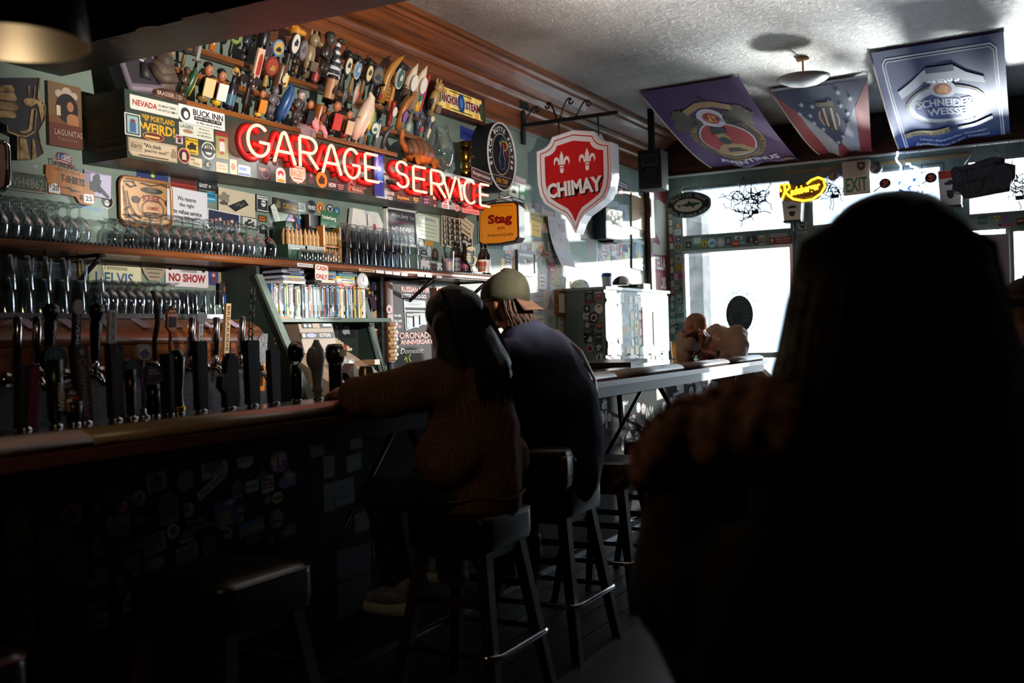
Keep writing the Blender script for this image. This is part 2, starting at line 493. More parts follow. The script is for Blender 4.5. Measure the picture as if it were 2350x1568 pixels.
BEAMM=noisy('grimy_beam_paint','0b0908','1e1a18',(5,5,5),6,.5,.08,30)
BY0,BY1,BZ=2.93,3.22,2.585
mb=MB();mb.box((XR/2-.1,(BY0+BY1)/2,(BZ+ZC)/2),(XR+.2-.02,BY1-BY0,ZC-BZ),BEAMM);struct('beam',mb)
BMF=Plane((0,BY0,0),(1,0,0),(0,0,1))
BMB=Plane((0,0,BZ),(1,0,0),(0,-1,0))
for(pl,px,py,w,h,sh,bgc,L,lab) in[(BMF,238,48,38,66,'e','5a1512',[('o',0,0,.95,.96,.05,'6b564a')],'red oval sticker on the dark beam face'),(BMF,315,30,66,60,'e','1c1b20',[('o',0,0,.8,.8,.04,'3b3a40')],'black round sticker on the beam beside the red oval'),(BMF,385,12,66,40,'e','3a0f0f',[('o',0,0,.85,.85,.05,'5a3a35')],'dark maroon round sticker high on the beam face'),(BMF,178,45,42,66,[(-.5,-.5),(.5,-.35),(.1,.5),(-.1,.5)],'131211',[('p',[(-.2,-.25),(.2,-.25),(0,.2)],'574a40'),('p',[(-.05,-.1),(.1,-.15),(.05,.05)],'0c0b0b')],'black triangular emblem sticker on the beam'),(BMF,132,72,18,66,[(-.5,-.5),(.5,-.5),(.5,.1),(.2,.25),(.2,.5),(-.2,.5),(-.2,.25),(-.5,.1)],'3e2e28',[],'brown bottle shaped sticker on the beam'),(BMF,68,98,96,50,'n','',[('r',-.35,.1,.06,.7,'3a2a22',10),('r',-.35,.4,.3,.1,'3a2a22',10),('r',-.1,0,.06,.6,'3a2a22',10),('r',.1,.05,.06,.7,'3a2a22',10),('r',.3,.05,.06,.6,'3a2a22',-20),('r',.4,.1,.06,.6,'3a2a22',20),('r',0,-.45,.9,.06,'3a2a22',8)],'worn brown lettering decal low on the beam face'),(BMB,355,72,110,34,'e','3f3632',[('e',0,0,.55,.5,'22242c')],'grey oval sticker with a dark centre under the beam'),(BMB,285,98,84,30,'e','49382c',[('e',0,0,.6,.5,'2f2722')],'tan round sticker under the beam beside the grey oval'),(BMB,470,44,100,30,'r','33291f',[('r',0,0,.7,.4,'40342a')],'brown card stuck under the beam'),(BMB,120,138,70,26,'e','57534f',[],'pale scuffed round sticker under the beam by the wall'),(BMB,30,170,80,40,'r','4d4a48',[],'faded grey sheet stuck under the beam against the wall')]:
 sheet('sticker',lab,pl,(px,py,w,h),sh,bgc,L)
# ------------------------------------------------------------------ the street outside
mb=MB();mb.box((4,20,-.1),(60,17,.1),noisy('pale_pavement','9c9c9c','b2b2b2',(1,1,1),4,.8));struct('street',mb)
mb=MB();mb.box((4,16.4,-.035),(60,4.2,.09),mat('b9b9b6',.8));struct('sidewalk',mb)
def house(x0,x1,h,c,lab):
 t=thing('building',lab,'building',((x0+x1)/2,29,-.1))
 q=MB();q.box(((x0+x1)/2,31,h/2),(x1-x0,4,h),mat(c,.8));q.build('wall',t)
 q=MB();q.box(((x0+x1)/2,28.9,h-.2),(x1-x0+.3,.5,.4),mat('c9c6c0',.8));q.build('cornice',t)
 k=max(2,int((x1-x0)/2.4))
 for fl in range(int((h-1)/3)):
  for i in range(k):
   cx=x0+(i+.5)*(x1-x0)/k
   q=MB();q.box((cx,28.96,1.9+fl*3),(1.2,.1,1.7),mat('dcdfe0',.6));wn=q.build('window',t)
   q=MB();q.box((cx,28.9,1.9+fl*3),(1.0,.06,1.5),mat('8d9aa5',.2));q.build('pane',wn)
house(-16,-7,9.5,'c4bcae','pale cream house across the street behind the corner window')
house(-7,0,8,'b4bcc6','pale blue house across the street between cream and white houses')
house(0,5.5,10,'cfcdc8','white house across the street facing the door')
t=thing('street_pillar','dark square pillar standing outside the corner window','pillar',(.25,12.4,-.05))
p0=hit(1583,640,1,12.3).x;p1=hit(1622,640,1,12.3).x
mb=MB();mb.box(((p0+p1)/2,12.3,1.35),(p1-p0,.3,2.8),noisy('sooty_pillar','3b3836','565250',(8,8,8),5,.8));mb.build('shaft',t)
mb=MB();mb.box(((p0+p1)/2,12.3,.1),(p1-p0+.06,.36,.3),mat('454240',.8));mb.build('plinth',t)
def car(cx,cy,c,lab):
 t=thing('parked_car',lab,'car',(cx,cy,-.1))
 side=[(-2.1,.25),(2.1,.25),(2.15,.75),(1.9,.9),(1.05,.98),(.55,1.42),(-.9,1.45),(-1.6,.98),(-2.1,.9),(-2.2,.6)]
 q=MB();q.prism(side,1.7,mat(c,.25,0,0,.5,.6),Matrix(((1,0,0,cx),(0,0,1,cy-.85),(0,1,0,-.06),(0,0,0,1))));q.build('body',t)
 win=[(.95,1.0),(.5,1.36),(-.85,1.38),(-1.4,1.0)]
 q=MB();q.prism(win,1.72,mat('3c4650',.1),Matrix(((1,0,0,cx),(0,0,1,cy-.86),(0,1,0,-.06),(0,0,0,1))));q.build('side_window',t)
 for a in(-1.35,1.35):
  for b in(-.8,.8):
   q=MB();q.cyl((cx+a,cy+b-.1,.22),(cx+a,cy+b+.1,.22),.33,'1a1a1a',20);wh=q.build('wheel',t)
   q=MB();q.cyl((cx+a,cy+b-.11,.22),(cx+a,cy+b+.11,.22),.2,CHROME,16);q.build('hub',wh)
car(-3.5,20.2,'c7ccd2','silver car parked outside the corner window')
car(2.6,20.4,'e2e2e2','white car parked outside the doorway')
# ================================================================== bar counter
YE=8.5
bar=thing('bar_counter','long dark bar counter with a rounded rail and sticker covered front','bar',(1.7,3,0))
mb=MB();mb.box((1.535,(-1.6+YE)/2,1.06),(.53,YE+1.6,.03),BARTOP);mb.build('bar_top',bar)
mb=MB();mb.box((.86,7.9,1.06),(.82,1.2,.03),BARTOP);mb.build('return_top',bar)
ys=[-1.6,.55,1.80,2.98,4.15,5.3,6.45,7.5,YE]
for a,b in zip(ys,ys[1:]):
 mb=MB();prof=[(1.735,1.074),(1.75,1.092),(1.785,1.104),(1.83,1.104),(1.862,1.094),(1.878,1.075),(1.86,1.06),(1.735,1.06)]
 mb.loft([[(x,y,z) for x,z in prof] for y in(a+.002,b-.002)],RAILM,True);mb.build('rail',bar)
FASC=noisy('fascia_wood','3a1a14','5a2c22',(20,1.5,20),7,.35,.04)
mb=MB();mb.box((1.878,(-1.6+YE)/2,1.045),(.05,YE+1.6,.03),FASC);mb.build('fascia',bar)
mb=MB();mb.box((1.845,(-1.6+YE)/2,1.0),(.05,YE+1.6,.06),IRON);mb.build('apron',bar)
XP=1.5
mb=MB();mb.box((XP-.015,(-1.6+YE-.25)/2,.52),(.03,YE+1.35,1.05),PANEL);mb.build('front_panel',bar)
mb=MB();mb.box((.95,YE-.32,.52),(1.1,.03,1.05),PANEL);mb.build('end_panel',bar)
mb=MB();mb.box((XP+.08,(-1.6+YE-.25)/2,.05),(.16,YE+1.35,.1),mat('15100e',.5));mb.build('foot_step',bar)
mb=MB();mb.box((XP+.165,(-1.6+YE-.25)/2,.085),(.012,YE+1.35,.03),STEEL);mb.build('step_nosing',bar)
BRACEM=noisy('brace_steel_paint','2a1812','442a20',(6,6,6),4,.35,.03)
def brace(a,b,r=.017):
 p,q=hit(*a,0,1.80),hit(*b,0,XP+.07)
 mb=MB();d=(q-p)
 mb.tube([p,q],r,BRACEM,4,flat=.7);mb.build('brace',bar)
for a,b in[((148,1062),(335,1400)),((905,985),(660,1480)),((1478,884),(1380,1065)),((1508,878),(1582,1010)),((1688,850),(1660,990)),((1420,892),(1428,985)),((936,980),(1120,1350))]:
 brace(a,b)
mb=MB();mb.box((1.0,7.1,1.098),(.62,.34,.03),mat('171214',.3),Matrix.Translation((1,7.1,1.09))@Matrix.Rotation(math.radians(3),4,'X')@Matrix.Translation((-1,-7.1,-1.09)));mb.build('lift_flap',bar)
for i in range(5):
 y=5.6+i*.55
 mb=MB();mb.box((1.815,y,1.1048),(.09,.012,.0012),'4a4f58');mb.build('rail_slot',bar)
for i in range(14):
 y=4.4+i*.3
 mb=MB();mb.cyl((1.70,y,1.074),(1.70,y,1.078),.008,'1c1a1c',8);mb.build('screw',bar)
# ================================================================== shelves behind the bar
shelf=thing('upper_shelf','long orange wooden shelf with black ribbed mat holding upturned glasses','shelf',(.15,4,1.74))
YS0,YS1,ZS1=1.2,6.86,1.775
mb=MB();mb.box((.15,(YS0+YS1)/2,1.757),(.29,YS1-YS0,.033),WOOD);mb.build('board',shelf)
mb=MB();prof=[(.285,1.742),(.297,1.742),(.305,1.75),(.305,1.765),(.297,1.774),(.285,1.774)]
mb.loft([[(x,y,z) for x,z in prof] for y in(YS0,YS1)],WOOD,False);mb.build('nosing',shelf)
mb=MB();mb.box((.15,(YS0+YS1)/2,1.778),(.28,YS1-YS0,.008),RUBBER)
for i in range(180):
 y=2.6+i*.0235
 if y<YS1:
  mb.box((.293,y,1.781),(.008,.009,.013),'2e2e33')
mt=mb.build('ribbed_mat',shelf)
for y in(3.2,4.72,5.98,6.72):
 mb=MB();mb.box((.014,y,1.66),(.02,.03,.16),IRON);mb.box((.14,y,1.733),(.25,.03,.012),IRON)
 mb.tube([(.02,y,1.57),(.25,y,1.73)],.014,IRON,4);mb.build('bracket',shelf)
low=thing('lower_shelf','narrow lower glass shelf above the wooden tap casing','shelf',(.15,3,1.45))
mb=MB();mb.box((.151,2.55,1.46),(.30,2.72,.022),STEEL);mb.build('board',low)
cas=thing('tap_casing','rounded orange wooden tap casing with a steel splashback below','casing',(.3,3,.9))
prof=[(.002,1.445),(.30,1.445),(.36,1.44),(.42,1.425),(.47,1.40),(.505,1.365),(.52,1.33),(.002,1.33)]
mb=MB();mb.loft([[(x,y,z) for x,z in prof] for y in(1.2,3.98)],WOOD,True);mb.build('barrel_top',cas)
for i in range(6):
 y=1.42+i*.464
 mb=MB();mb.box((.26,y,1.262),(.515,.458,.130),WOOD,bev=.004);mb.build('panel',cas)
mb=MB();mb.box((.255,2.6,1.06),(.505,2.76,.27),STEEL);mb.build('splashback',cas)
mb=MB();mb.box((.332,2.6,.9),(.66,3.16,.05),STEEL);mb.build('drip_ledge',cas)
mb=MB();mb.box((.302,3.5,.43),(.6,4.6,.86),mat('161412',.5));mb.build('cupboard',cas)
for i in range(9):
 y=2.3+i*.19
 mb=MB();mb.box((.44,y,1.4205),(.09,.05,.002),'b9a9c6',Matrix.Translation((.44,y,1.42))@Matrix.Rotation(math.radians(28),4,'Y')@Matrix.Translation((-.44,-y,-1.418)));mb.build('tap_label',cas)
# ================================================================== glassware
def glass_mesh(name,prof,n=18,m=GLASS):
 mb=MB();mb.lathe(prof,m,n,caps=False)
 o=mb.build(name)
 return o
G={}
def gdef(kind,prof):
 G[kind]=[glass_mesh('glass_proto',prof),False]
gdef('goblet',[(.036,0),(.043,.03),(.045,.05),(.042,.075),(.03,.10),(.012,.115),(.006,.12),(.005,.155),(.012,.162),(.034,.168),(.036,.171),(.012,.172)])
gdef('tulip',[(.034,0),(.037,.03),(.040,.055),(.038,.08),(.026,.105),(.009,.118),(.005,.124),(.006,.135),(.02,.142),(.035,.147),(.034,.151),(.005,.151)])
gdef('pint',[(.044,0),(.041,.06),(.036,.11),(.032,.138),(.031,.146),(.026,.148),(.004,.148)])
gdef('taster',[(.026,0),(.0275,.04),(.0255,.065),(.02,.068),(.003,.068)])
gdef('tumbler',[(.038,0),(.038,.012),(.035,.09),(.03,.118),(.0285,.122),(.003,.122)])
def glass(kind,x,y,z,label,group,name='beer_glass'):
 g=G[kind]
 if not g[1]:
  o=g[0];g[1]=True;o.name=name
 else:
  o=g[0].copy();COL.objects.link(o)
 o.location=(x,y,z)
 o.rotation_euler=(0,0,random.random()*6)
 return tag(o,label,'glass',group)
def wy(px,x,py=540):
 return hit(px,py,0,x).y
ZM=1.7825
for i in range(8):
 for j,x in enumerate((.25,.16,.07)):
  y=wy(-5+27*i,.25)+.02*(j%2)
  glass('goblet',x,y,ZM,['upturned stemmed glass along the front edge of the shelf under the shirt sign','upturned stemmed glass in the middle rank under the shirt sign','upturned stemmed glass in the back rank under the shirt sign'][j],'stemmed glasses under the shirt sign','goblet_glass')
for i in range(13):
 for j,x in enumerate((.25,.15,.06)):
  if i<1 and j==0:
   continue
  y=wy(322+24.5*i,.25,570)+.03*(j%2)
  if y<wy(645,.25,590):
   glass('goblet' if j<2 else 'tulip',x,y,ZM,['upturned round stemmed glass at the shelf edge by the green bitters boxes','upturned round stemmed glass behind the front ones by the bitters boxes','upturned short stemmed glass against the wall below the tray sign'][j],'round stemmed glasses on the upper shelf','goblet_glass')
for i in range(7):
 for j,x in enumerate((.26,.20)):
  glass('taster',x,wy(697+12*i,.26,600),ZM,['small taster glass at the shelf edge before the wooden rack','small taster glass just behind the first line before the rack'][j],'small taster glasses','taster_glass')
for i in range(9):
 for j,x in enumerate((.25,.15,.055)):
  y=wy(790+19.5*i,.25,590)
  for k in range(2):
   glass('pint',x,y+.006*k,ZM+k*.1,f'{["lower", "upper"][k]} pint glass of a nested pair in the {["front", "middle", "back"][j]} line beside the chalk notice','nested pint glasses on the upper shelf','pint_glass')
ZL=1.4715
for i in range(6):
 for j,x in enumerate((.24,.13)):
  y=wy(10+41*i,.24,680)
  for k in range(2):
   glass('pint',x,y+.008*k,ZL+k*.098,f'{["lower", "upper"][k]} pint glass of an upturned pair in the {["front", "back"][j]} line on the lower shelf','pint glasses on the lower shelf','pint_glass')
for i in range(14):
 for j,x in enumerate((.26,.18,.10,.04)):
  y=wy(232+20.5*i,.26,690)+.02*(j%2)
  glass('tulip' if i%14<9 else 'tumbler',x,y,ZL,('upturned tulip glass ' if i<9 else 'upturned tumbler ')+['along the front edge','in the second line','in the third line','against the wall'][j]+' of the lower shelf below the licence plates','short glasses on the lower shelf','tulip_glass' if i<9 else 'tumbler_glass')
# ================================================================== nook with disc cases and till
YN0,YN1=4.22,5.42
nook=thing('till_nook','grey green till nook with slanted sides and a shelf of disc cases','shelving',(.3,5.2,.9))
for y,a,b in((YN0,(592,632),(722,945)),(YN1,(835,690),(905,960))):
 p,q=hit(*a,1,y),hit(*b,1,y)
 prof=[(0,1.735),(max(p.x,.06),1.735),(p.x,p.z),(q.x,q.z),(q.x,.93),(0,.93)]
 mb=MB();mb.prism(prof,.028,mat('22302c',.5),Matrix(((1,0,0,0),(0,0,1,y-.014),(0,1,0,0),(0,0,0,1))));mb.build('side_panel',nook)
 mb=MB();d=V3((q.x-p.x,0,q.z-p.z)).normalized();nn=V3((-d.z,0,d.x))
 vs=[p+V3((0,s*.024,0))+nn*o for s in(-1,1) for o in(-.004,.012)]+[q+V3((0,s*.024,0))+nn*o for s in(-1,1) for o in(-.004,.012)]
 mb.loft([[vs[0],vs[1],vs[3],vs[2]],[vs[4],vs[5],vs[7],vs[6]]],GREEN2,False);mb.build('edge_strip',nook)
mb=MB();mb.box((.01,(YN0+YN1)/2,1.33),(.02,YN1-YN0,.8),mat('242d2a',.6));mb.build('back_panel',nook)
ZD=hit(730,729,0,.27).z
mb=MB();mb.box((.145,(YN0+YN1)/2,ZD-.014),(.29,YN1-YN0-.03,.024),GREEN2);mb.build('shelf_board',nook)
mb=MB();mb.box((.3,(YN0+YN1)/2,.93),(.6,YN1-YN0+.06,.03),mat('38403c',.5));mb.build('counter',nook)
cols=['d9d9dc','e6e4de','2a2a30','15151a','b8c4d6','8e9ab0','c94f4a','5a86b8','d8c24a','3c3c44','c7c2ba','6b5a52','4d90a8','9a9aa6','e9e9ee','8a3038','506a54','caa06a']
wrd=['pale grey','cream','charcoal','black','light blue','slate blue','red','blue','yellow','dark grey','beige','brown','teal','mid grey','white','maroon','green','tan']
cases=[]
for i,c in enumerate(cols):
 mb=MB();mb.box((-.065,0,.095),(.13,.0135,.19),c)
 mb.box((.0004,0,.03+.02*(i%3)),(.0008,.011,.02+.012*(i%4)),cols[(i*5+3)%18]);mb.box((.0004,0,.12),(.0008,.006,.09-.02*(i%3)),cols[(i*7+2)%18]);mb.box((.0004,0,.18),(.0008,.011,.008),cols[(i*3+9)%18])
 cases.append([mb.build('disc_case'),False])
y=wy(626,.268,700)
seq=[]
while y<min(YN1-.03,wy(840,.268,700)):
 k=random.choice([0,1,14,4,13,2,3,5,10,0,14,6,7,8,9,11,12,15,16,17,1,4])
 o,used=cases[k]
 if used:
  o=o.copy();COL.objects.link(o)
 cases[k][1]=True
 o.location=(.268+random.uniform(-.006,.003),y,ZD-.002+.0005)
 s_=random.choice((1,1,1,.97,.93));o.scale=(1,1,s_)
 tag(o,f'upright disc case with a {wrd[k]} spine in the row above the till','disc case','upright disc cases above the till')
 y+=.0148
for o,used in cases:
 if not used:
  bpy.data.objects.remove(o)
zt=ZD+.192
for(pa,pb,n_,nm) in((657,700,7,'first'),(730,770,6,'middle'),(780,818,6,'last')):
 y0,y1=wy(pa,.25,640),wy(pb,.25,640)
 for k in range(n_):
  c=random.randrange(18);q=random.uniform(-.012,.012)
  mb=MB();mb.box((.17+random.uniform(-.01,.01),(y0+y1)/2+q,zt+.0075+k*.0152),(.14,.19,.0146),cols[c]);mb.box((.2425,(y0+y1)/2+q,zt+.0075+k*.0152),(.004,.10,.006),cols[(c+4)%18])
  mb.build('disc_case',None,f'flat {wrd[c]} disc case in the {nm} low stack under the shelf, {["bottom", "second up", "third up", "fourth up", "fifth up", "sixth up", "top"][k]}','disc case','disc cases lying in stacks')
tcl=thing('wall_clock','small round white clock lying by the last disc stack','clock',(.24,5.75,zt))
M_=Matrix.Translation(hit(832,646,0,.26))@Matrix.Rotation(math.radians(90),4,'Y')
mb=MB();mb.lathe([(.001,-.012),(.05,-.012),(.053,0),(.05,.006),(.001,.006)],mat('c9ccd2',.4),28,M_);mb.build('face',tcl)
mb=MB();mb.box((-.012,0,.008),(.03,.003,.002),BLACK,M_);mb.box((0,.012,.008),(.003,.03,.002),BLACK,M_);mb.build('hand',tcl)
TX=.30
till=thing('cash_register','beige old cash register covered in stickers under the disc cases','cash register',(.4,5.3,.945))
ya,yb=wy(690,.45,800),wy(830,.45,800)
BE=mat('8d7a68',.5);BD=mat('3a3430',.5)
mb=MB();prof=[(.12,.945),(.62,.945),(.62,1.10),(.36,1.25),(.34,1.255),(.12,1.255)]
mb.prism(prof,yb-ya-.02,BE,Matrix(((1,0,0,0),(0,0,1,ya+.02),(0,1,0,0),(0,0,0,1))));mb.build('body',till)
mb=MB();mb.prism([(.18,1.255),(.36,1.255),(.32,1.42),(.18,1.42)],.30,BE,Matrix(((1,0,0,0),(0,0,1,wy(688,.33,760)),(0,1,0,0),(0,0,0,1))));hd=mb.build('display_housing',till)
DP=Plane((.362,0,1.255),(0,1,0),(-.04/.17,0,.165/.17))
sheet('display',None,DP,(729,770,76,14),'r','262020',[('t','0700',.22,0,.34,.6,'d6d0c4',.015),('e',-.2,0,.3,.7,'8a8cb0'),('r',-.42,0,.08,.6,'d8c8b0')],parent=hd,off=.001)
sheet('upper_label',None,DP,(728,748,66,11),'r','17151a',[('e',-.42,0,.1,.6,'e8e4dc'),('e',-.27,0,.1,.6,'e8e4dc'),('r',-.06,0,.24,.9,'9a8570'),('r',.33,.1,.3,.5,'c9c9cc')],parent=hd,off=.001)
KP=Plane((.62,0,1.10),(0,1,0),(-.26/.3,0,.15/.3))
kp=MB()
u0_,v0_=KP.hit(745,792)
for i in range(6):
 for j in range(8):
  mb=MB();mb.box((0,0,.006),(.018,.014,.014),'d8cdb0' if(i+j)%5 else '9a3a30',KP.M@Matrix.Translation((u0_+.024*j-.01,v0_-.024*i+.05,0)),);mb.build('key',till)
sheet('oval_badge',None,KP,(712,791,26,14),'e','b5372c',[('r',0,0,.6,.3,'d9b0a0')],parent=till,off=.001)
mb=MB();mb.box((.5,yb+.02,1.19),(.09,.05,.03),mat('8a6a50',.5));mb.cyl((.45,yb,1.16),(.45,yb+.03,1.16),.02,BRASS,12);mb.build('crank',till)
TF=Plane((.621,0,0),(0,1,0),(0,0,1))
sheet('beard_label',None,TF,(804,838,18,28),'r','111013',[('s','blob',0,.1,.7,.6,'d9d9d9'),('r',0,-.3,.5,.2,'e2e2e2')],parent=till)
sheet('star_label',None,TF,(788,832,14,22),'rr','6b5432',[('s','star',0,0,.7,.6,'2a2018')],parent=till)
PR=Plane((.02,0,0),(0,1,0),(0,0,1))
for px,py,w,h,c,L,lab,rot in[(865,654,26,26,'2a2140',[('e',0,.2,.3,.35,'c9a58c'),('r',0,-.25,.4,.4,'b59a86')],'snapshot of a seated person in a dark top above the till nook',4),(844,668,16,26,'2c2118',[('e',-.1,.2,.4,.25,'d8b26a'),('e',.15,-.15,.4,.25,'c99a4a')],'gold toned snapshot beside the small clock',0),(866,692,34,34,'443048',[('e',0,.25,.3,.25,'c9a2a0'),('r',.1,-.2,.4,.5,'6d3a48')],'purple snapshot of people taped by the chalkboard',18),(867,728,34,28,'b5a890',[('p',[(-.4,-.4),(.2,-.3),(.3,.3)],'6a5a48'),('e',.1,0,.4,.4,'4a5a38')],'tan snapshot stuck beneath the purple one',-12),(857,770,30,32,'d8cfc4',[('e',-.2,0,.4,.4,'b5502a'),('e',.2,.1,.4,.6,'7a5540')],'snapshot of two faces with an orange blur on the slanted side',-8),(872,820,20,50,'c9ccd4',[('s','blob',0,.1,.6,.6,'4a5a78'),('r',0,-.35,.6,.12,'2a2a30')],'tall pale blue snapshot low on the slanted side',0),(655,758,40,36,'4a2238',[('r',0,.38,.9,.2,'8a2a30'),('e',-.15,0,.2,.5,'3a4a90'),('e',.15,-.05,.2,.5,'b58a80')],'red topped band photograph inside the till nook',-4),(650,815,30,40,'6a4838',[('e',0,.2,.35,.3,'d8a888'),('r',0,-.25,.5,.5,'2c4a80')],'snapshot of a person in a blue shirt low in the nook',4),(797,760,36,30,'1c1e28',[('s','blob',-.1,.1,.5,.8,'9aa0a4')],'dark photograph with a pale smudge behind the till',0),(672,770,18,34,'15130f',[('s','blob',0,.1,.7,.6,'3a2f28'),('t','HEMP',0,-.35,.8,.2,'4c463e')],'black hemp leaf card beside the cash register',0)]:
 sheet('photograph',lab,PR,(px,py,w,h),'r',c,L,rot,cat='photograph',off=.004)
for k,(px,py,c,lab) in enumerate([(620,738,'4a4048','grey'),(622,758,'9a7a58','brown'),(626,768,'2c3444','navy'),(628,782,'c07a30','orange'),(630,792,'b5853a','amber'),(634,808,'3a5a90','blue')]):
 o=hit(px,py,1,YN0)
 mb=MB();mb.prism(ellipse(0,0,.032,.032,16),.002,c,frame(o+V3((.02,0,.01)),(0,1,0),(.37,0,-.93)))
 mb.build('sticker',None,f'small round {lab} sticker on the slanted strip beside the till','sticker','dots on the slanted strip')
# ================================================================== bar stools
def stool(cx,cy,label,h=.70,s=.345,rz=0,red=True):
 t=thing('bar_stool',label,'stool',(cx,cy,0),fix=False)
 t.rotation_euler=(0,0,rz)
 mb=MB();rings=[]
 for z,k in((h-.125,.90),(h-.12,.985),(h-.09,1.0),(h-.025,1.0),(h-.008,.975),(h,.90),(h+.006,.5)):
  rings.append([(x*k,y*k,z) for x,y in rrect(s,s,.045,6)])
 mb.loft(rings,LEATHER,True);mb.build('cushion',t)
 mb=MB();mb.tube([(x,y,h-.012) for x,y in rrect(s*.985,s*.985,.045,6)],.0055,mat('4a1418',.35) if red else LEATHER,6,closed=True);mb.build('piping',t)
 mb=MB();mb.box((0,0,h-.14),(s*.8,s*.8,.035),LEGWOOD);mb.build('frame',t)
 for a in(-1,1):
  for b in(-1,1):
   mb=MB();T=V3((a*s*.36,b*s*.36,h-.13));B=V3((a*s*.60,b*s*.60,.0))
   mb.loft([[T+V3((x*.022,y*.022,0)) for x,y in((-1,-1),(1,-1),(1,1),(-1,1))],[B+V3((x*.018,y*.018,0)) for x,y in((-1,-1),(1,-1),(1,1),(-1,1))]],LEGWOOD,False);mb.build('leg',t)
 k=s*.6-(s*.24)*(.23/h)+.026
 mb=MB();mb.tube([(x,y,.23) for x,y in rrect(2*k,2*k,.05,5)],.011,CHROME,8,closed=True);mb.build('foot_ring',t)
 for a in(-1,1):
  mb=MB();mb.box((0,a*s*.5,.40),(s*.92,.018,.028),LEGWOOD);mb.build('stretcher',t)
 return t
stool(2.165,3.18,'black stool with red piping under the woman in the brown top')
stool(2.14,3.88,'black stool with red piping under the man in the backward cap')
stool(2.07,4.67,'empty black stool just past the man in the backward cap',red=False)
stool(2.05,5.5,'empty black stool half hidden by the long haired woman, by the braces',red=False)
stool(2.03,2.08,'empty black stool in the dark below the row of beer handles',red=False,s=.36)
stool(2.03,1.20,'black stool cut off at the bottom corner of the picture')
# ================================================================== sign box with neon letters
def arc(cx,cy,rx,ry,a0,a1,n=12):
 return[(cx+rx*math.cos(math.radians(a0+(a1-a0)*i/n)),cy+ry*math.sin(math.radians(a0+(a1-a0)*i/n))) for i in range(n+1)]
GLY={'G':[arc(.5,.5,.5,.5,48,335,22)+[(.98,.46),(.56,.46)]],'A':[[(0,0),(.38,.9),(.44,.97),(.5,1),(.56,.97),(.62,.9),(1,0)],[(.2,.36),(.8,.36)]],'R':[[(0,0),(0,.94),(.05,1),(.5,1)]+arc(.55,.74,.4,.26,90,-90,10)+[(.06,.48)],[(.42,.48),(1,0)]],'E':[[(.95,1),(.1,1),(0,.96),(0,.04),(.1,0),(1,0)],[(0,.52),(.85,.52)]],'S':[arc(.5,.75,.42,.25,35,250,12)+arc(.5,.26,.45,.26,80,-150,12)],'V':[[(0,1),(.5,0),(1,1)]],'I':[[(.2,1),(.8,0)]],'C':[arc(.55,.5,.55,.5,50,310,20)]}
A0,A1=V3((.30,3.325,2.19)),V3((.26,6.65,2.238))
B0,B1=V3((.30,3.319,2.507)),V3((.26,6.64,2.487))
BXG=noisy('sign_box_paint','26362d','3a4036',(3,3,3),4,.45,.02)
sb=thing('garage_sign','dark green sign box with red neon letters reading garage service','neon sign',(.15,5,2.19))
mb=MB();mb.loft([[(.004,A0.y,A0.z),A0,B0,(.004,B0.y,B0.z)],[(.004,A1.y,A1.z),A1,B1,(.004,B1.y,B1.z)]],BXG,False);mb.build('box',sb)
SB=Plane(A0,A1-A0,(0,0,1))
SE=Plane((0,A0.y,0),(1,0,0),(0,0,1))
NEON=mat('ff5a4c',.3,0,9.0)
PAINT=mat('b0120e',.5)
for ch,x0,x1,yt,yb_ in[('G',551,600,290,362),('A',611,659,306,378),('R',671,711,318,388),('A',723,765,335,402),('G',773,809,344,412),('E',822,851,356,419),('S',892,922,373,432),('E',933,962,385,442),('R',974,1006,394,453),('V',1000,1031,404,458),('I',1035,1047,412,462),('C',1050,1076,415,469),('E',1087,1108,425,475)]:
 cx,cy,W,H=SB.box((x0+x1)/2,(yt+yb_)/2,x1-x0,yb_-yt)
 H=H*.97;lt=None
 for st in GLY[ch]:
  pts=[SB.M@V3((cx+(x-.5)*W,cy+(y-.5)*H,.055)) for x,y in st]
  mb=MB();mb.tube(pts,.0085,NEON,8)
  if lt is None:
   lt=mb.build('letter',sb)
  else:
   mb.build('letter_stroke',lt)
 mb=MB()
 for st in GLY[ch]:
  pts=[SB.M@V3((cx-.012+(x-.5)*W*1.05,cy-.004+(y-.5)*H*1.03,.004)) for x,y in st]
  mb.tube(pts,.021,PAINT,4,flat=1)
 mb.build('painted_letter',sb)
 mb=MB()
 for sx in(-.3,.3):
  mb.cyl(SB.M@V3((cx+sx*W,cy-.4*H,0)),SB.M@V3((cx+sx*W,cy-.4*H,.05)),.005,'2a0a0a',6)
 mb.build('standoff',lt)
for px,py in((885,418),(1020,452),(975,444),(1045,466)):
 cx,cy,W,H=SB.box(px,py,4,4)
 mb=MB();mb.cyl(SB.M@V3((cx-.03,cy,.03)),SB.M@V3((cx+.03,cy-.005,.05)),.011,'120606',8);mb.build('electrode_cap',sb)
for px,py,w in((490,400,60),(690,424,60),(800,438,46),(1000,470,44),(1060,482,34)):
 o=hit(px,py+8,2,2.2);mb=MB();mb.box((.14,o.y,2.196+.0144*(o.y-3.3)),(.14,.22,.006),'050505');mb.build('vent',sb)
def st(pl,px,py,w,h,sh,bg,L,lab,rot=0,**k):
 nm='decal' if sh=='n' else 'sticker'
 return sheet(nm,lab,pl,(px,py,w,h),sh,bg,L,rot,cat=nm,**k)
def T(s,cx,cy,w,h,c,b=.012,sh=0,an=0):
 return('t',s,cx,cy,w,h,c,b,sh,an)
st(SB,355,245,110,32,'r','d3d6cc',[T('NEVADA',-.2,.0,.5,.42,'a3141f',.03),T('SO MANY SHEEP...',.27,.15,.4,.16,'2a2a28'),T('SO LITTLE TIME !!',.27,-.15,.4,.16,'2a2a28')],'pale green bumper sticker about sheep at the top of the sign box')
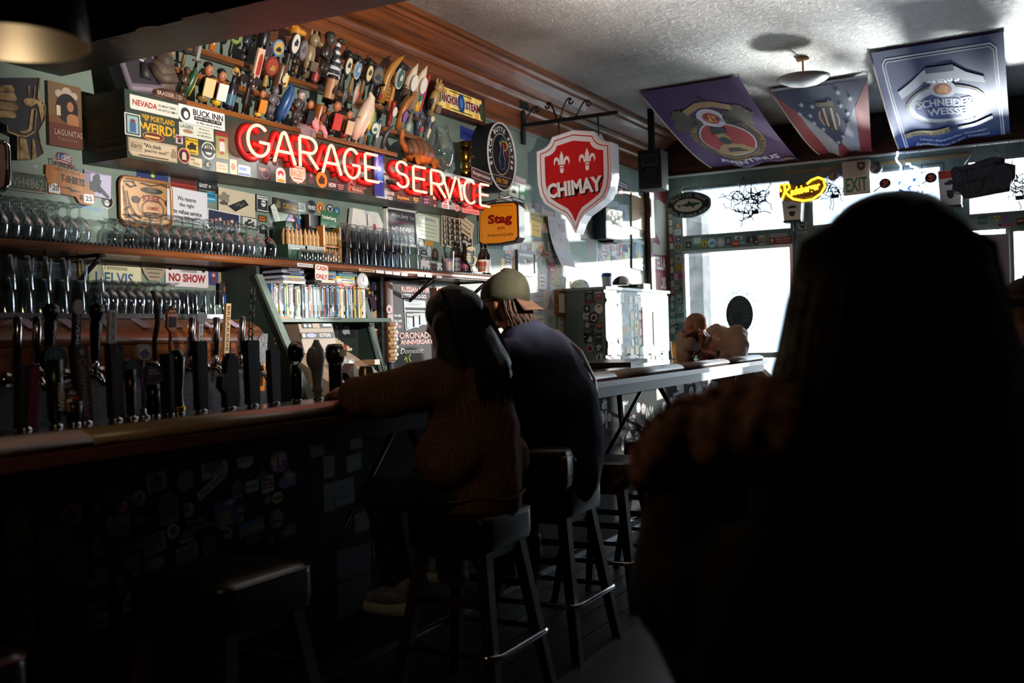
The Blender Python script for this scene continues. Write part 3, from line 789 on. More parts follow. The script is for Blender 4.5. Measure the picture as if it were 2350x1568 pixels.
st(SB,361,287,82,46,'n','',[T('KEEP PORTLAND',0,.25,.98,.28,'c99a1c',.03),T('WEIRD!',0,-.22,.98,.5,'d6a31a',.03)],'yellow slogan lettering about staying weird on the sign box')
st(SB,304,286,36,50,'r','cfd2cc',[('r',0,0,.86,.9,'1d2826'),('r',0,0,.7,.78,'8fb0ae'),('s','arch',0,-.05,.4,.6,'3d5c8c'),('e',0,.18,.3,.15,'7a2a30')],'framed blue figure sticker at the end of the sign box')
st(SB,352,314,54,24,'blob','5a1420',[('o',0,0,.9,.8,.06,'c9a24a'),('r',-.05,-.05,.6,.2,'d8b060')],'maroon dripping logo sticker below the yellow slogan')
st(SB,352,345,110,40,'r','bfae93',[('r',-.35,.05,.26,.6,'a8977c'),('b',.02,'7a6a54',.05),T('liars',-.35,.1,.22,.3,'3a3028',0,.3),T('"We think',-.02,.2,.36,.24,'3a3430',.01),T("you're cool.\"",.06,-.1,.5,.26,'3a3430',.01),('s','blob',.42,0,.12,.6,'8a7a62'),('r',0,-.4,.6,.06,'5a4c3c')],'tan card saying we think you are cool on the sign box')
st(SB,464,270,104,40,'r','e6e6e8',[('e',-.36,0,.2,.7,'2a2a2c'),('e',-.35,-.05,.1,.4,'e6e6e8'),T('BUCK INN',.13,.2,.66,.36,'141416',.02),('r',.12,-.12,.6,.22,'161618'),T('Doyle, CA - U.S. 395',.12,-.12,.54,.12,'e8e8e8',.01),T('45 Miles North of Reno',.14,-.36,.56,.12,'2a2a2c',0,.2)],'white inn sticker with a goat head on the sign box')
st(SB,451,303,78,30,'r','cdd0c6',[T('LAGERS',-.28,.25,.36,.28,'2f4a3c',.02),('e',-.25,-.1,.3,.3,'9a7a58'),T('We brew it,',.22,.28,.3,.14,'2a3a34',0,.3),T('we drink it,',.22,.02,.34,.14,'2a3a34',0,.3),T('we talk about it.',.22,-.22,.42,.14,'2a3a34',0,.3)],'pale green brewers club card under the inn sticker')
st(SB,411,320,16,20,'r','c9a9ac',[('r',0,.25,.8,.25,'7a2030'),('r',0,-.15,.5,.45,'2a2226')],'small pink sticker with a black emblem on the sign box')
st(SB,440,336,28,36,'r','d2a91f',[T('Munecas',0,.38,.9,.16,'3a2a10'),('s','blob',0,0,.8,.5,'1c140a'),T('Caballo',0,-.38,.7,.14,'3a2a10')],'yellow sticker with a black horse on the sign box')
st(SB,422,358,28,36,'e','9a1f24',[('e',0,0,.72,.72,'1c1214'),('s','arch',0,0,.35,.5,'c9b9a0'),('o',0,0,.98,.98,.04,'d8c0b0')],'red ringed round sticker with a fist emblem on the sign box')
st(SB,478,346,32,40,'e','c7c7c2',[('e',0,0,.84,.84,'20211f'),('e',0,.06,.6,.6,'c2c2bc'),('r',0,0,.95,.2,'1d1d1c'),('r',-.12,.2,.06,.3,'20211f'),('r',.0,.2,.06,.3,'20211f'),('r',.12,.2,.06,.3,'20211f')],'black and white round beer club sticker on the sign box')
st(SB,448,372,30,20,'r','bcae90',[('r',-.2,.2,.3,.15,'6a5a44'),('r',.1,-.1,.6,.08,'6a5a44'),('r',.1,-.28,.5,.08,'6a5a44')],'small tan label with scribbles under the yellow horse',-3)
st(SB,477,378,20,24,'dia','1c1a16',[T('K',0,0,.4,.4,'c0ae90',.02,.3)],'tiny black diamond sticker at the bottom edge of the box',10)
st(SB,509,334,28,60,'r','8d8a52',[('r',0,.42,1,.16,'8a2020'),('e',0,0,.7,.5,'a89a90'),('s','arch',0,-.05,.4,.4,'d4ccc8'),('r',0,.2,.4,.08,'b02020'),('e',0,-.28,.3,.12,'b02020')],'sticker of a small dog in a red hat beside the first neon letter')
st(SB,509,385,26,22,'r','c29a7c',[('r',0,.2,.6,.1,'8a5a48'),('r',0,-.1,.7,.08,'8a5a48')],'peach coloured card under the dog sticker')
st(SB,535,383,16,34,'r','d8a98c',[('e',0,0,.6,.5,'a8604a')],'narrow peach card with an oval under the neon')
st(SB,560,392,28,24,'rr','d9b9b0',[('r',-.1,.15,.6,.3,'5a78b0'),('r',0,-.35,.9,.2,'3a5a9a')],'pink and blue sticker under the first neon letter')
st(SB,606,395,30,36,'r','30141c',[('o',.1,-.1,.6,.6,.05,'9a6a68'),('r',-.15,.2,.5,.06,'a87a74'),('r',-.15,.1,.4,.06,'a87a74')],'dark plum sticker with a crescent under the neon')
st(SB,644,402,22,34,'arch','e0d0cc',[('e',0,.1,.6,.4,'c8303a'),('s','arch',0,-.05,.3,.3,'f0e4e0'),('e',0,-.38,.8,.2,'d89a3a')],'die cut face sticker in red and white under the neon')
st(SB,683,402,36,40,'shield','e2d3cc',[T('BAGBY',0,.1,.8,.4,'b08a4a',.02),('r',0,-.2,.6,.08,'c26a58'),('r',0,.4,.7,.06,'c26a58'),('b',.03,'c26a58',.06)],'cream crest sticker with tan capitals under the neon')
st(SB,714,411,12,26,'blob','5a3a42',[('e',0,.3,.5,.25,'a87a78')],'tiny flower shaped sticker between the crest and the orange disc')
st(SB,738,413,25,36,'e','d97a1c',[('s','blob',0,0,.6,.6,'3a1808'),('o',0,0,.95,.95,.04,'e8a04a')],'orange round sticker with a black rampant animal')
st(SB,772,427,38,18,'r','3a1018',[T('HOW',-.24,0,.44,.6,'f0dede',.03),('r',.25,.2,.36,.1,'c9a0a0'),('r',.25,-.05,.36,.1,'c9a0a0'),('r',.22,-.3,.3,.1,'c9a0a0')],'dark sticker with the word how in white')
st(SB,806,417,20,30,'e','4a1418',[('o',0,0,.9,.9,.07,'b06a60'),T('A',0,0,.5,.45,'c98078',.02)],'dark red round monogram sticker under the last neon letter of the first word')
st(SB,816,436,36,15,'r','3a1416',[('b',.08,'c98a78',.06),T('FEDERAL',.1,0,.66,.45,'e8b8a0',.02),('r',-.38,0,.12,.5,'d8604a')],'outlined sticker with the word federal')
st(SB,832,427,22,14,'n','',[T('Wondrous',0,.15,.95,.5,'d86a78',.01,.3),('r',0,-.35,.7,.12,'d86a78')],'pink script lettering sticker at the end of the first word')
st(SB,861,403,22,96,'r','2a2a90',[('r',0,.25,.8,.4,'5a58b8'),('e',0,.15,.4,.12,'d8d0e8'),('e',.05,-.05,.6,.2,'4a78d0'),('r',.1,-.15,.5,.03,'d0d8f0'),('s','blob',-.2,.3,.3,.3,'b0a0d8')],'tall purple poster strip between the two neon words',off=.03)
st(SB,892,449,26,22,'n','',[T('GODFATHER',0,.25,.98,.36,'ecdcdc',.02),T('OF BEER',0,-.25,.7,.36,'ecdcdc',.02)],'white lettering decal naming a beer godfather')
st(SB,925,455,30,18,'r','4a1a14',[T('Sayless',0,0,.9,.55,'e8b84a',.02)],'dark sticker with yellow old style lettering')
st(SB,954,460,15,18,'r','1c160f',[('r',0,.25,.8,.16,'c9b060'),('r',0,0,.8,.16,'c9b060'),('r',0,-.25,.6,.1,'c9b060')],'tiny black sticker with yellow lines')
st(SB,978,462,16,20,'r','3a1024',[T('CHOP',0,.2,.7,.22,'e0b8c0',.02),T('SUEY',0,-.15,.7,.22,'e0b8c0',.02)],'plum sticker with two short pink words')
st(SB,997,462,12,26,'rr','3a1418',[('r',0,.3,.6,.3,'d8c8c0'),('r',0,-.4,.3,.2,'e09a7a')],'ice lolly shaped sticker below the neon')
st(SB,1022,464,16,30,'r','e8dada',[('s','blob',0,.1,.5,.5,'b04a58'),('r',0,-.25,.7,.1,'b04a58'),('r',0,-.4,.8,.1,'b04a58')],'white card with a small red drawing below the neon')
st(SB,1048,478,12,16,'burst','d8603a',[('s','star',0,0,.6,.6,'8a2010')],'small orange crown sticker near the end of the box')
st(SB,1080,482,38,18,'r','d88a80',[T('ZAPPA',0,.2,.9,.36,'a0202a',.02),T('FOR PRESIDENT',0,-.25,.9,.22,'a0202a',.01)],'pink red campaign sticker at the end of the box')
st(SE,252,296,62,100,'r','6a5a4e',[T('Lower Haight',0,.38,.8,.12,'1d1614',.02),('r',-.02,.0,.7,.5,'221c1c'),('s','blob',.05,-.02,.45,.4,'4a403c'),T("Keepin' it Real",0,-.39,.85,.1,'1d1614',.02)],'brown handbill with a portrait on the dark end of the sign box')
ft=thing('wanted_poster','brown paper poster with a dark portrait hanging from the box end','poster',(.27,6.7,2.1))
PB=Plane((.275,0,0),(-.05,1,0),(0,0,1))
sheet('paper',None,PB,(1121,451,32,88),'r','c39a6c',[('r',0,.35,.8,.16,'b08858'),('r',0,-.03,.82,.56,'2a2026'),('s','blob',-.05,.05,.3,.4,'b09060'),('e',-.15,.15,.25,.12,'caa878'),T('FRANK ZAPPA',0,-.42,.8,.07,'7a5430')],parent=ft)
# ================================================================== things on top of and around the sign box
def ztop(y):
 return B0.z+(B1.z-B0.z)*(y-B0.y)/(B1.y-B0.y)+.001
t=thing('figure_carton','purple grey window carton with a figure leaning at the end of the sign box','box',(.2,3.5,ztop(3.5)))
Mx=frame((.245,3.40,ztop(3.45)+.002),(0.05,1,.12),(-.3,-.12,1))
mb=MB();mb.box((.12,.14,-.04),(.24,.28,.08),mat('4a4152',.5),Mx);mb.build('carton',t)
mb=MB();prints(mb,Mx,.24,.28,[('r',.5,.5,.9,.92,'6d6270'),('r',.5,.55,.72,.72,'2e2a30'),('p',[(.2,.8),(.8,.86),(.6,.6)],'b8b4c0'),('r',.5,.1,.8,.06,'8a8290')],0);mb.build('print',t)
mb=MB();mb.tube([Mx@V3((.12,.08,.0)),Mx@V3((.14,.16,.0))],[.03,.02],'26262a',8);mb.ell((.15,.2,.0),(.02,.02,.02),'7a6a50',Mx);mb.build('figure',t)
t=thing('stone_statuette','weathered seated statuette on a brown base lettered brasserie','statue',(.2,3.85,ztop(3.85)))
y0=wy(372,.2,180);zb=ztop(y0)
STN=noisy('statuette_stone','3a302a','6a584a',(14,14,14),5,.6,.1,50)
mb=MB();mb.ell((.2,y0,zb+.03),(.085,.14,.045),noisy('statuette_base','4a2e20','6a4630',(14,14,14),5,.7,.1));mb.build('base',t)
mb=MB();mb.ell((.19,y0,zb+.13),(.07,.085,.11),STN);mb.ell((.22,y0-.03,zb+.12),(.03,.03,.07),STN);mb.tube([(.2,y0-.08,zb+.17),(.25,y0-.05,zb+.11),(.27,y0+.02,zb+.12)],.026,STN,8);mb.build('torso',t)
mb=MB();mb.ell((.2,y0+.01,zb+.26),(.05,.05,.065),mat('8a6a58',.6));mb.ell((.245,y0+.02,zb+.25),(.02,.014,.014),mat('9a7460',.6));mb.ell((.215,y0,zb+.21),(.05,.05,.05),STN);mb.build('head',t)
sheet('base_lettering',None,Plane((.27,0,0),(0,1,0),(0,0,1)),(385,219,56,12),'n','',[T('BRASSERIE D',0,0,.98,.8,'c9b0a0',.01,0,0)],parent=t,off=.012)
ye=wy(715,.22,300);ze=ztop(ye)
t=thing('plush_elephant','pink and grey plush elephant sitting above the neon letters','toy',(.22,ye,ze))
PK=noisy('pink_plush','c77f88','dba0a4',(30,30,30),4,.95,.4,200);GP=noisy('grey_plush','8a7478','a08a8c',(30,30,30),4,.95,.4,200)
mb=MB();mb.ell((.2,ye-.06,ze+.045),(.05,.065,.05),GP);mb.build('body',t)
mb=MB();mb.ell((.215,ye+.01,ze+.085),(.045,.048,.048),PK);mb.build('head',t)
mb=MB();mb.tube([(.23,ye+.05,ze+.09),(.235,ye+.085,ze+.085),(.24,ye+.10,ze+.055),(.24,ye+.098,ze+.025)],[.024,.02,.016,.012],PK,10);mb.build('trunk',t)
for s_ in(-1,1):
 mb=MB();mb.ell((.215+s_*.045,ye-.015,ze+.095),(.012,.03,.036),PK);mb.build('ear',t)
 mb=MB();mb.ell((.215+s_*.03,ye+.04,ze+.10),(.007,.007,.009),BLACK);mb.build('eye',t)
 mb=MB();mb.cyl((.21+s_*.03,ye-.02,ze+.002),(.21+s_*.03,ye-.02,ze+.05),.02,GP,10);mb.build('leg',t)
ya_=wy(960,.2,350);za=ztop(ya_)
t=thing('stuffed_armadillo','stuffed brown armadillo standing on the sign box','animal',(.2,ya_,za))
ARM=noisy('armadillo_shell','3a2c24','8a5a34',(6,46,6),3,.45,.25,60)
BEL=noisy('armadillo_fur','8a4a1c','c8792c',(20,20,20),5,.8,.3,120)
rings=[]
for i in range(15):
 k=i/14;yy=ya_-.16+.34*k;rr=.10*math.sin(PI*min(max(k*.92+.06,0),1))**.55*(1+.02*(i%2))
 rings.append([(.2+rr*.85*math.cos(2*PI*j/20),yy,za+.10+rr*math.sin(2*PI*j/20)*(1 if math.sin(2*PI*j/20)>0 else.55)) for j in range(20)])
mb=MB();mb.loft(rings,ARM,True);mb.build('shell',t)
mb=MB();mb.ell((.2,ya_+.01,za+.075),(.075,.15,.05),BEL);mb.build('belly',t)
mb=MB();mb.ell((.2,ya_+.19,za+.065),(.035,.05,.035),BEL);mb.tube([(.2,ya_+.2,za+.06),(.21,ya_+.26,za+.035)],[.024,.01],BEL,8);mb.build('head',t)
for s_ in(-1,1):
 mb=MB();mb.ell((.2+s_*.02,ya_+.165,za+.11),(.01,.008,.024),ARM);mb.build('ear',t)
 for dy in(-.10,.10):
  mb=MB();mb.tube([(.2+s_*.05,ya_+dy,za+.06),(.2+s_*.055,ya_+dy+.01,za+.005)],[.02,.013],BEL,8);mb.build('leg',t)
mb=MB();mb.tube([(.2,ya_-.15,za+.10),(.21,ya_-.215,za+.15),(.215,ya_-.21,za+.215),(.2,ya_-.16,za+.25)],[.026,.02,.014,.005],BEL,8);mb.build('tail',t)
yd=wy(1022,.16,350);zd=ztop(yd)
t=thing('glass_vase','large clear glass vase beside the armadillo','vase',(.15,yd,zd))
mb=MB();mb.lathe([(.03,0),(.035,.012),(.02,.03),(.05,.06),(.085,.12),(.095,.18),(.085,.24),(.06,.29),(.052,.33),(.056,.37)],GLASS,24,Matrix.Translation((.13,yd,zd)),caps=False);mb.build('bowl',t)
yb2=wy(1072,.14,370);zb2=ztop(yb2)
BRZ=noisy('bronze','4a3413','9a7430',(10,10,10),4,.3,.1,60,metal=1)
t=thing('bronze_bust','bronze bust of a crowned head on a dark plinth by the oval sign','statue',(.13,yb2,zb2))
mb=MB();mb.ell((.14,yb2-.02,zb2+.20),(.045,.05,.07),BRZ);mb.ell((.185,yb2+.005,zb2+.195),(.012,.018,.016),BRZ);mb.build('head',t)
mb=MB();mb.cyl((.14,yb2-.02,zb2+.07),(.14,yb2-.02,zb2+.17),.03,BRZ,12,.032);mb.ell((.14,yb2+.03,zb2+.07),(.06,.11,.055),BRZ);mb.build('shoulders',t)
mb=MB();mb.lathe([(.045,0),(.05,.02),(.042,.03),(.05,.05),(.001,.055)],BRZ,14,Matrix.Translation((.14,yb2-.02,zb2+.255)));mb.build('crown',t)
mb=MB();mb.box((.13,yb2+.02,zb2+.012),(.13,.2,.024),DARKWOOD);mb.build('plinth',t)
t=thing('name_plaque','dark maroon plaque with pale blackletter at the foot of the bust','plaque',(.24,yb2+.1,zb2))
sheet('plate',None,Plane((.235,0,0),(0,1,0),(0,0,1)),(1104,404,46,24),'r','3c2a2e',[('b',.06,'b8a8a0'),T('Burgermeister',0,0,.86,.4,'d8ccc4',.015)],-4,parent=t,off=.006)
to=thing('oval_porter_sign','large black oval beer sign with white rim lettering on the wall','sign',(.08,7.3,2.4))
cx,cy,W,H=Plane((.16,0,0),(0,1,0),(0,0,1)).box(1152,360,63,153)
Mo=frame((.16,cx,cy),(0,1,0),(0,0,1))
mb=MB();mb.prism(ellipse(0,0,W*1.03,H*1.03,40),.14,'141317',Mo,z0=-.155,smooth=True);mb.build('drum',to)
mb=MB();mb.tube([Mo@V3((W/2*math.cos(2*PI*i/40),H/2*math.sin(2*PI*i/40),0)) for i in range(40)],.008,'c9c9cc',6,closed=True);mb.build('rim',to)
mb=MB();prints(mb,Mo,W,H,[('e',0,0,.97,.97,'17161b'),('o',0,.04,.62,.62,.012,'c4c4c8'),('e',0,.04,.58,.58,'0e0e14'),('a','BLACK BUTTE PORTER',0,.02,.395,.395,-112,112,.075,'f2f2f2'),('r',0,-.29,.7,.006,'b8b8bc'),T('ON TAP',0,-.36,.42,.075,'c9922e',.02),('r',0,-.43,.4,.005,'b8b8bc')],-.008);mb.build('face',to)
NB=mat('2a4a78',.4);NR=mat('b02a2a',.4);NY=mat('b8a23a',.4)
mb=MB();mb.tube([Mo@V3((x*W,y*H,.012)) for x,y in[(-.1,-.2),(-.15,-.05),(-.08,.1),(-.14,.2),(-.02,.28),(.02,.18),(.0,.05),(.06,-.05),(.02,-.18),(-.1,-.2)]],.006,NB,6);mb.build('blue_tube',to)
mb=MB();mb.tube([Mo@V3((x*W,y*H,.014)) for x,y in[(-.08,.14),(0,.2),(.05,.1),(.14,.0)]],.006,NR,6);mb.build('red_tube',to)
mb=MB();mb.tube([Mo@V3((.02*W+.12*W*math.cos(a/8),.16*H+.07*H*math.sin(a/8),.014)) for a in range(-12,26)],.005,NY,6);mb.build('yellow_tube',to)
ta=thing('stained_glass_sign','framed stained glass beer sign under the cornice','sign',(.06,7,2.9))
PA=Plane((.09,0,0),(0,1,0),(0,0,1))
ca,da,WA,HA=PA.box(1056,238,106,58)
Ma=frame((.09,ca,da),(0,1,0),(0,0,1))
sk=Matrix.Identity(4)
mb=MB();mb.box((0,0,-.045),(WA*1.02,HA*1.04,.085),DARKWOOD,Ma);mb.build('case',ta)
for a,b,c,d in((0,HA/2,WA*1.05,.03),(0,-HA/2,WA*1.05,.03),(WA/2,0,.03,HA),(-WA/2,0,.03,HA)):
 mb=MB();mb.box((a,b,0),(c,d,.03),DARKWOOD,Ma,bev=.005);mb.build('frame',ta)
W2,H2=WA*.94,HA*.84
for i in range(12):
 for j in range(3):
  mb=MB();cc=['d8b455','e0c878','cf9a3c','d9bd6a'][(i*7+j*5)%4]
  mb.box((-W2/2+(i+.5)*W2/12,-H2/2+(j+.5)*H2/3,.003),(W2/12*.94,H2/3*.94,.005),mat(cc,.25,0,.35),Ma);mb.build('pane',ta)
mb=MB();prints(mb,Ma,W2,H2,[('r',-.25,0,.4,.44,'d9d4be'),('r',.27,0,.4,.44,'d9d4be'),('s','shield',-.47,.1,.06,.8,'1f5a3c'),('s','shield',.47,-.1,.06,.8,'1f5a3c'),('r',0,.4,.5,.05,'1f5a3c'),('r',0,-.4,.5,.05,'1f5a3c'),('e',0,0,.16,.86,'1c3f8c'),('e',0,0,.07,.5,'4a7fc8'),T('ANCHOR',-.26,0,.36,.4,'7a1420',.03),T('STEAM',.27,0,.34,.4,'7a1420',.03)],.008,rough=.3);mb.build('lettering',ta)
tc_=thing('shield_sign','red and white shield shaped beer sign hanging from an iron bracket','sign',(.6,7.82,2.3))
PC=Plane((0,7.75,0),(1,0,0),(0,0,1))
cc_,dc_,WC,HC=PC.box(1318,416,172,236)
def shield(k=1.0,g=0):
 half=[(0,-.5),(.025,-.46),(.055,-.40),(.12,-.33),(.27,-.26),(.40,-.19),(.46,-.1),(.485,0),(.49,.1),(.49,.33),(.40,.345),(.34,.37),(.30,.405),(.275,.45),(0,.49)]
 pts=half+[(-x,y) for x,y in half[-2:0:-1]]
 pts=half+[(-x,y) for x,y in reversed(half[1:-1])]
 return[(x*k,.02+(y-.02)*k) for x,y in pts]
Mc=frame((cc_,7.75,dc_),(1,0,0),(0,0,1))
mb=MB();mb.prism([(x*WC,y*HC) for x,y in shield(1.02)],.15,mat('cfcbd6',.35),Mc,z0=-.15,smooth=False);mb.build('case',tc_)
mb=MB();prints(mb,Mc,WC,HC,[('p',shield(.985),'e9e6ee'),('p',shield(.93),'b3101c'),('p',shield(.905),'e9e6ee'),('p',shield(.80),'c40d16')],.0)
for sx in(-.16,.18):
 prints(mb,Mc@Matrix.Translation((sx*WC,.2*HC,.003)),WC*.22,HC*.22,[('p',[(0,.5),(.12,.25),(.1,-.05),(0,-.15),(-.1,-.05),(-.12,.25)],'f0ecf2'),('p',[(.08,-.12),(.14,.12),(.28,.25),(.44,.2),(.5,.0),(.42,-.16),(.42,.0),(.34,.1),(.24,.05),(.2,-.12)],'f0ecf2'),('p',[(-.08,-.12),(-.2,-.12),(-.24,.05),(-.34,.1),(-.42,.0),(-.42,-.16),(-.5,.0),(-.44,.2),(-.28,.25),(-.14,.12)],'f0ecf2'),('r',0,-.2,.24,.07,'f0ecf2'),('p',[(-.12,-.28),(.12,-.28),(.1,-.46),(0,-.5),(-.1,-.46)],'f0ecf2')],.0)
prints(mb,Mc@Matrix.Translation((0,-.06*HC,.004))@Matrix.Rotation(math.radians(3),4,'Z'),WC,HC,[T('CHIMAY',.025,-.015,.74,.15,'15080a',.05),T('CHIMAY',0,0,.74,.15,'f4f0f4',.045)])
mb.build('face',tc_)
mb=MB();mb.tube([Mc@V3((x*WC,y*HC,.004)) for x,y in shield(1.0)],.007,mat('e6e2ea',.3),6,closed=True);mb.build('lip',tc_)
tb=thing('iron_bracket','black wrought iron bracket with scrolls above the shield sign','bracket',(.02,7.82,3.1))
zk=hit(1300,275,1,7.82).z
p0,p1=hit(1200,288,1,7.82),hit(1418,259,1,7.82)
zbk=(p0.z+p1.z)/2
mb=MB();mb.box(((p1.x+.02)/2+.0,7.82,zbk),(p1.x-.02,.03,.03),IRON);mb.build('arm',tb)
mb=MB();mb.box((.03,7.82,zbk+.02),(.025,.05,.36),IRON);mb.box((.035,7.82,zbk+.17),(.03,.16,.07),IRON);mb.build('wall_plate',tb)
def scroll(x0,x1,hh,f=1):
 pts=[(x0,zbk+.015)]
 for i in range(16):
  a=i/15
  pts.append((x0+(x1-x0)*a,zbk+.015+hh*math.sin(a*PI*.62)))
 for i in range(10):
  a=i/9*4.6
  pts.append((x1-(.03-.002*i)*math.sin(a)*f,zbk+.015+hh*.93-(.03-.002*i)*(1-math.cos(a))))
 m_=MB();m_.tube([(x,7.82,z) for x,z in pts],.008,IRON,6);m_.build('scroll',tb)
for x0,x1,hh in((.12,.25,.13),(.42,.33,.15),(.45,.56,.16),(.60,.72,.12)):
 scroll(p0.x-.1+x0*p1.x/.9,p0.x-.1+x1*p1.x/.9,hh,1 if x1>x0 else-1)
for x in(cc_-.16,cc_+.2):
 mb=MB();mb.cyl((x,7.82,zbk),(x,7.82,dc_+HC*.42),.007,IRON,6);mb.build('hanger',tb)
ts=thing('orange_tv_sign','orange rounded beer sign with dark red blackletter projecting from the wall','sign',(.15,7.3,1.9))
PSg=Plane((0,7.0,0),(1,0,0),(0,0,1))
cs,ds,WS,HS=PSg.box(1143,513,90,94)
Ms=frame((cs,7.0,ds),(1,0,0),(0,0,1))
bul=[(-.5,-.42),(-.42,-.48),(0,-.5),(.42,-.46),(.5,-.36),(.5,.4),(.44,.48),(0,.5),(-.44,.47),(-.5,.4)]
mb=MB();mb.prism([(x*WS*1.04,y*HS*1.05) for x,y in bul],.10,'17100f',Ms,z0=-.105);mb.build('case',ts)
mb=MB();prints(mb,Ms,WS,HS,[('p',[(x*.96,y*.96) for x,y in bul],'d9861a'),('l',[(-.42,-.34),(-.45,.1),(-.42,.4),(0,.44),(.38,.4)],.012,'8a1a14'),T('Stag',.05,.08,.62,.3,'7a1210',.05),T('BEER',.08,-.12,.2,.055,'6a120f',.02),T('. . .',.08,-.19,.2,.012,'3a1a10'),T('Preferred Quality',.06,-.29,.66,.10,'3a2212',0,.25)],.0,rough=.25);mb.build('face',ts)
mb=MB();mb.tube([(.0,6.95,ds+HS*.45),(cs+WS*.4,6.97,ds+HS*.62)],.008,STEEL,6);mb.tube([(.0,6.95,ds+HS*.55),(cs,6.97,ds+HS*.52)],.008,IRON,6);mb.build('wall_arm',ts)
# ================================================================== rack of collected beer handles above the sign
rack=thing('handle_rack','stepped wooden rack on the wall holding a crowd of beer handles','rack',(.1,5,2.55))
RX=(.20,.13,.06)
def rz_(py,x):
 return hit(560,py,0,x).z
RZ=[rz_(262,RX[0]+.03),rz_(198,RX[1]+.03),rz_(141,RX[2]+.03)]
for x,z in zip(RX,RZ):
 mb=MB();y1={.20:5.62,.13:6.05,.06:6.3}[x];mb.box((x,(3.7+y1)/2,z-.014),(.06,y1-3.7,.028),WOOD,bev=.003);mb.build('rail',rack)
for y in(3.8,4.7,5.5):
 for x,z in zip(RX,RZ):
  mb=MB();mb.box((x/2,y,z-.03),(x,.03,.03),WOOD);mb.build('bracket',rack)
LEAN=math.radians(20)
UP=V3((math.sin(LEAN),0,math.cos(LEAN)))
OUT=V3((math.cos(LEAN),0,-math.sin(LEAN)))
def H(**k):
 return k
def handle(base,L,typ,c,lab,w=.22,up=UP,out=OUT,grp='beer handles on the wall rack',name='beer_pull',side=V3((0,1,0))):
 M=Matrix(((side.x*L,out.x*L,up.x*L,base.x),(side.y*L,out.y*L,up.y*L,base.y),(side.z*L,out.z*L,up.z*L,base.z),(0,0,0,1)))
 t=thing(name,lab,'beer handle',base,grp)
 def P(nm,f):
  q=MB();f(q);q.build(nm,t)
 c=c.split();c1=c[0];c2=c[1] if len(c)>1 else 'd8d0b8';c3=c[2] if len(c)>2 else 'b98d3a'
 m1=mat(c1,.35);m2=mat(c2,.4);m3=mat(c3,.35)
 fer=mat('9a9aa0',.25,.9)
 P('ferrule',lambda q:q.lathe([(.05,-.01),(.06,.0),(.06,.03),(.035,.05),(.035,.08)],fer,10,M))
 def plate(q,cz,pw,ph,m,yo=.06,shape='e',t_=.05):
  pts=ellipse(0,0,pw,ph,20) if shape=='e' else outline(shape,pw,ph)
  q.prism(pts,t_,m,M@Matrix(((1,0,0,0),(0,0,-1,yo),(0,1,0,cz),(0,0,0,1))),z0=-t_)
 if typ=='board':
  P('board',lambda q:q.box((0,0,.53),(w,.09,.92),m1,M,bev=.02))
  P('print',lambda q:(plate(q,.62,w*.55,.5,m2,.05,'arch',.01),plate(q,.3,w*.3,.1,m3,.05,'r',.012)))
 elif typ=='oval':
  P('stem',lambda q:q.lathe([(.04,.06),(.06,.2),(.045,.45),(.07,.6)],m3,12,M))
  P('badge',lambda q:plate(q,.72,w*1.25,.5,m1,.07))
  P('emblem',lambda q:(plate(q,.72,w*1.05,.42,m2,.12,'e',.01),plate(q,.74,w*.5,.16,m1,.14,'blob',.01)))
  if len(c)>3:
   P('animal_head',lambda q:(q.ell((0,0,.98),(w*.42,.16,.13),mat(c[3],.5),M),q.ell((.12,.08,.98),(.16,.09,.07),mat(c[3],.5),M),q.ell((-.08,0,1.1),(.04,.03,.08),mat(c[3],.5),M)))
 elif typ=='round':
  P('stem',lambda q:q.lathe([(.04,.06),(.07,.2),(.05,.5),(.05,.65)],m3,12,M))
  P('badge',lambda q:plate(q,.72,.5,.5,m1,.07))
  P('emblem',lambda q:(plate(q,.72,.4,.4,m2,.12,'e',.01),plate(q,.68,.22,.16,m3,.14,'blob',.01)))
 elif typ=='bottle':
  P('bottle',lambda q:q.lathe([(.12,.05),(.13,.1),(.13,.45),(.1,.56),(.05,.66),(.045,.82),(.055,.84),(.05,.9)],m1,16,M))
  P('label',lambda q:q.lathe([(.134,.15),(.134,.4)],m2,16,M,caps=False))
  P('topper',lambda q:(q.ell((0,0,.95),(.08,.07,.07),m3,M),q.tube([(-.08,0,.95),(-.12,.02,.88),(-.06,.05,.84)],.025,m3,8,M=M),q.tube([(.08,0,.95),(.12,.02,.88),(.06,.05,.84)],.025,m3,8,M=M)))
 elif typ=='can':
  P('cylinder',lambda q:q.lathe([(.05,.06),(.05,.18),(.15,.2),(.15,.92),(.13,.96),(.01,.97)],m1,18,M))
  P('wrap',lambda q:q.lathe([(.153,.34),(.153,.86)],m2,18,M,caps=False))
  P('mark',lambda q:plate(q,.6,.16,.26,m3,.17,'blob',.02))
 elif typ=='turned':
  P('grip',lambda q:q.lathe([(.05,.06),(.05,.12),(.075,.15),(.05,.18),(.07,.3),(.10,.6),(.085,.8),(.1,.86),(.09,.97),(.01,1.0)],m1,16,M))
  P('badge',lambda q:plate(q,.62,.24,.36,m2,.12,'e',.03))
  P('badge_mark',lambda q:plate(q,.62,.12,.16,m3,.135,'star',.01))
 elif typ=='figure':
  P('base',lambda q:q.lathe([(.06,.06),(.13,.1),(.12,.2),(.1,.22)],m3,14,M))
  P('body',lambda q:(q.tube([(-.06,0,.2),(-.06,.02,.42)],[.05,.07],m1,8,M=M),q.tube([(.06,0,.2),(.06,.02,.42)],[.05,.07],m1,8,M=M),q.ell((0,0,.56),(.13,.10,.19),m1,M),q.tube([(-.12,0,.68),(-.17,.06,.55),(-.06,.12,.48)],[.05,.045,.035],m1,8,M=M),q.tube([(.12,0,.68),(.17,.06,.55),(.06,.12,.48)],[.05,.045,.035],m1,8,M=M)))
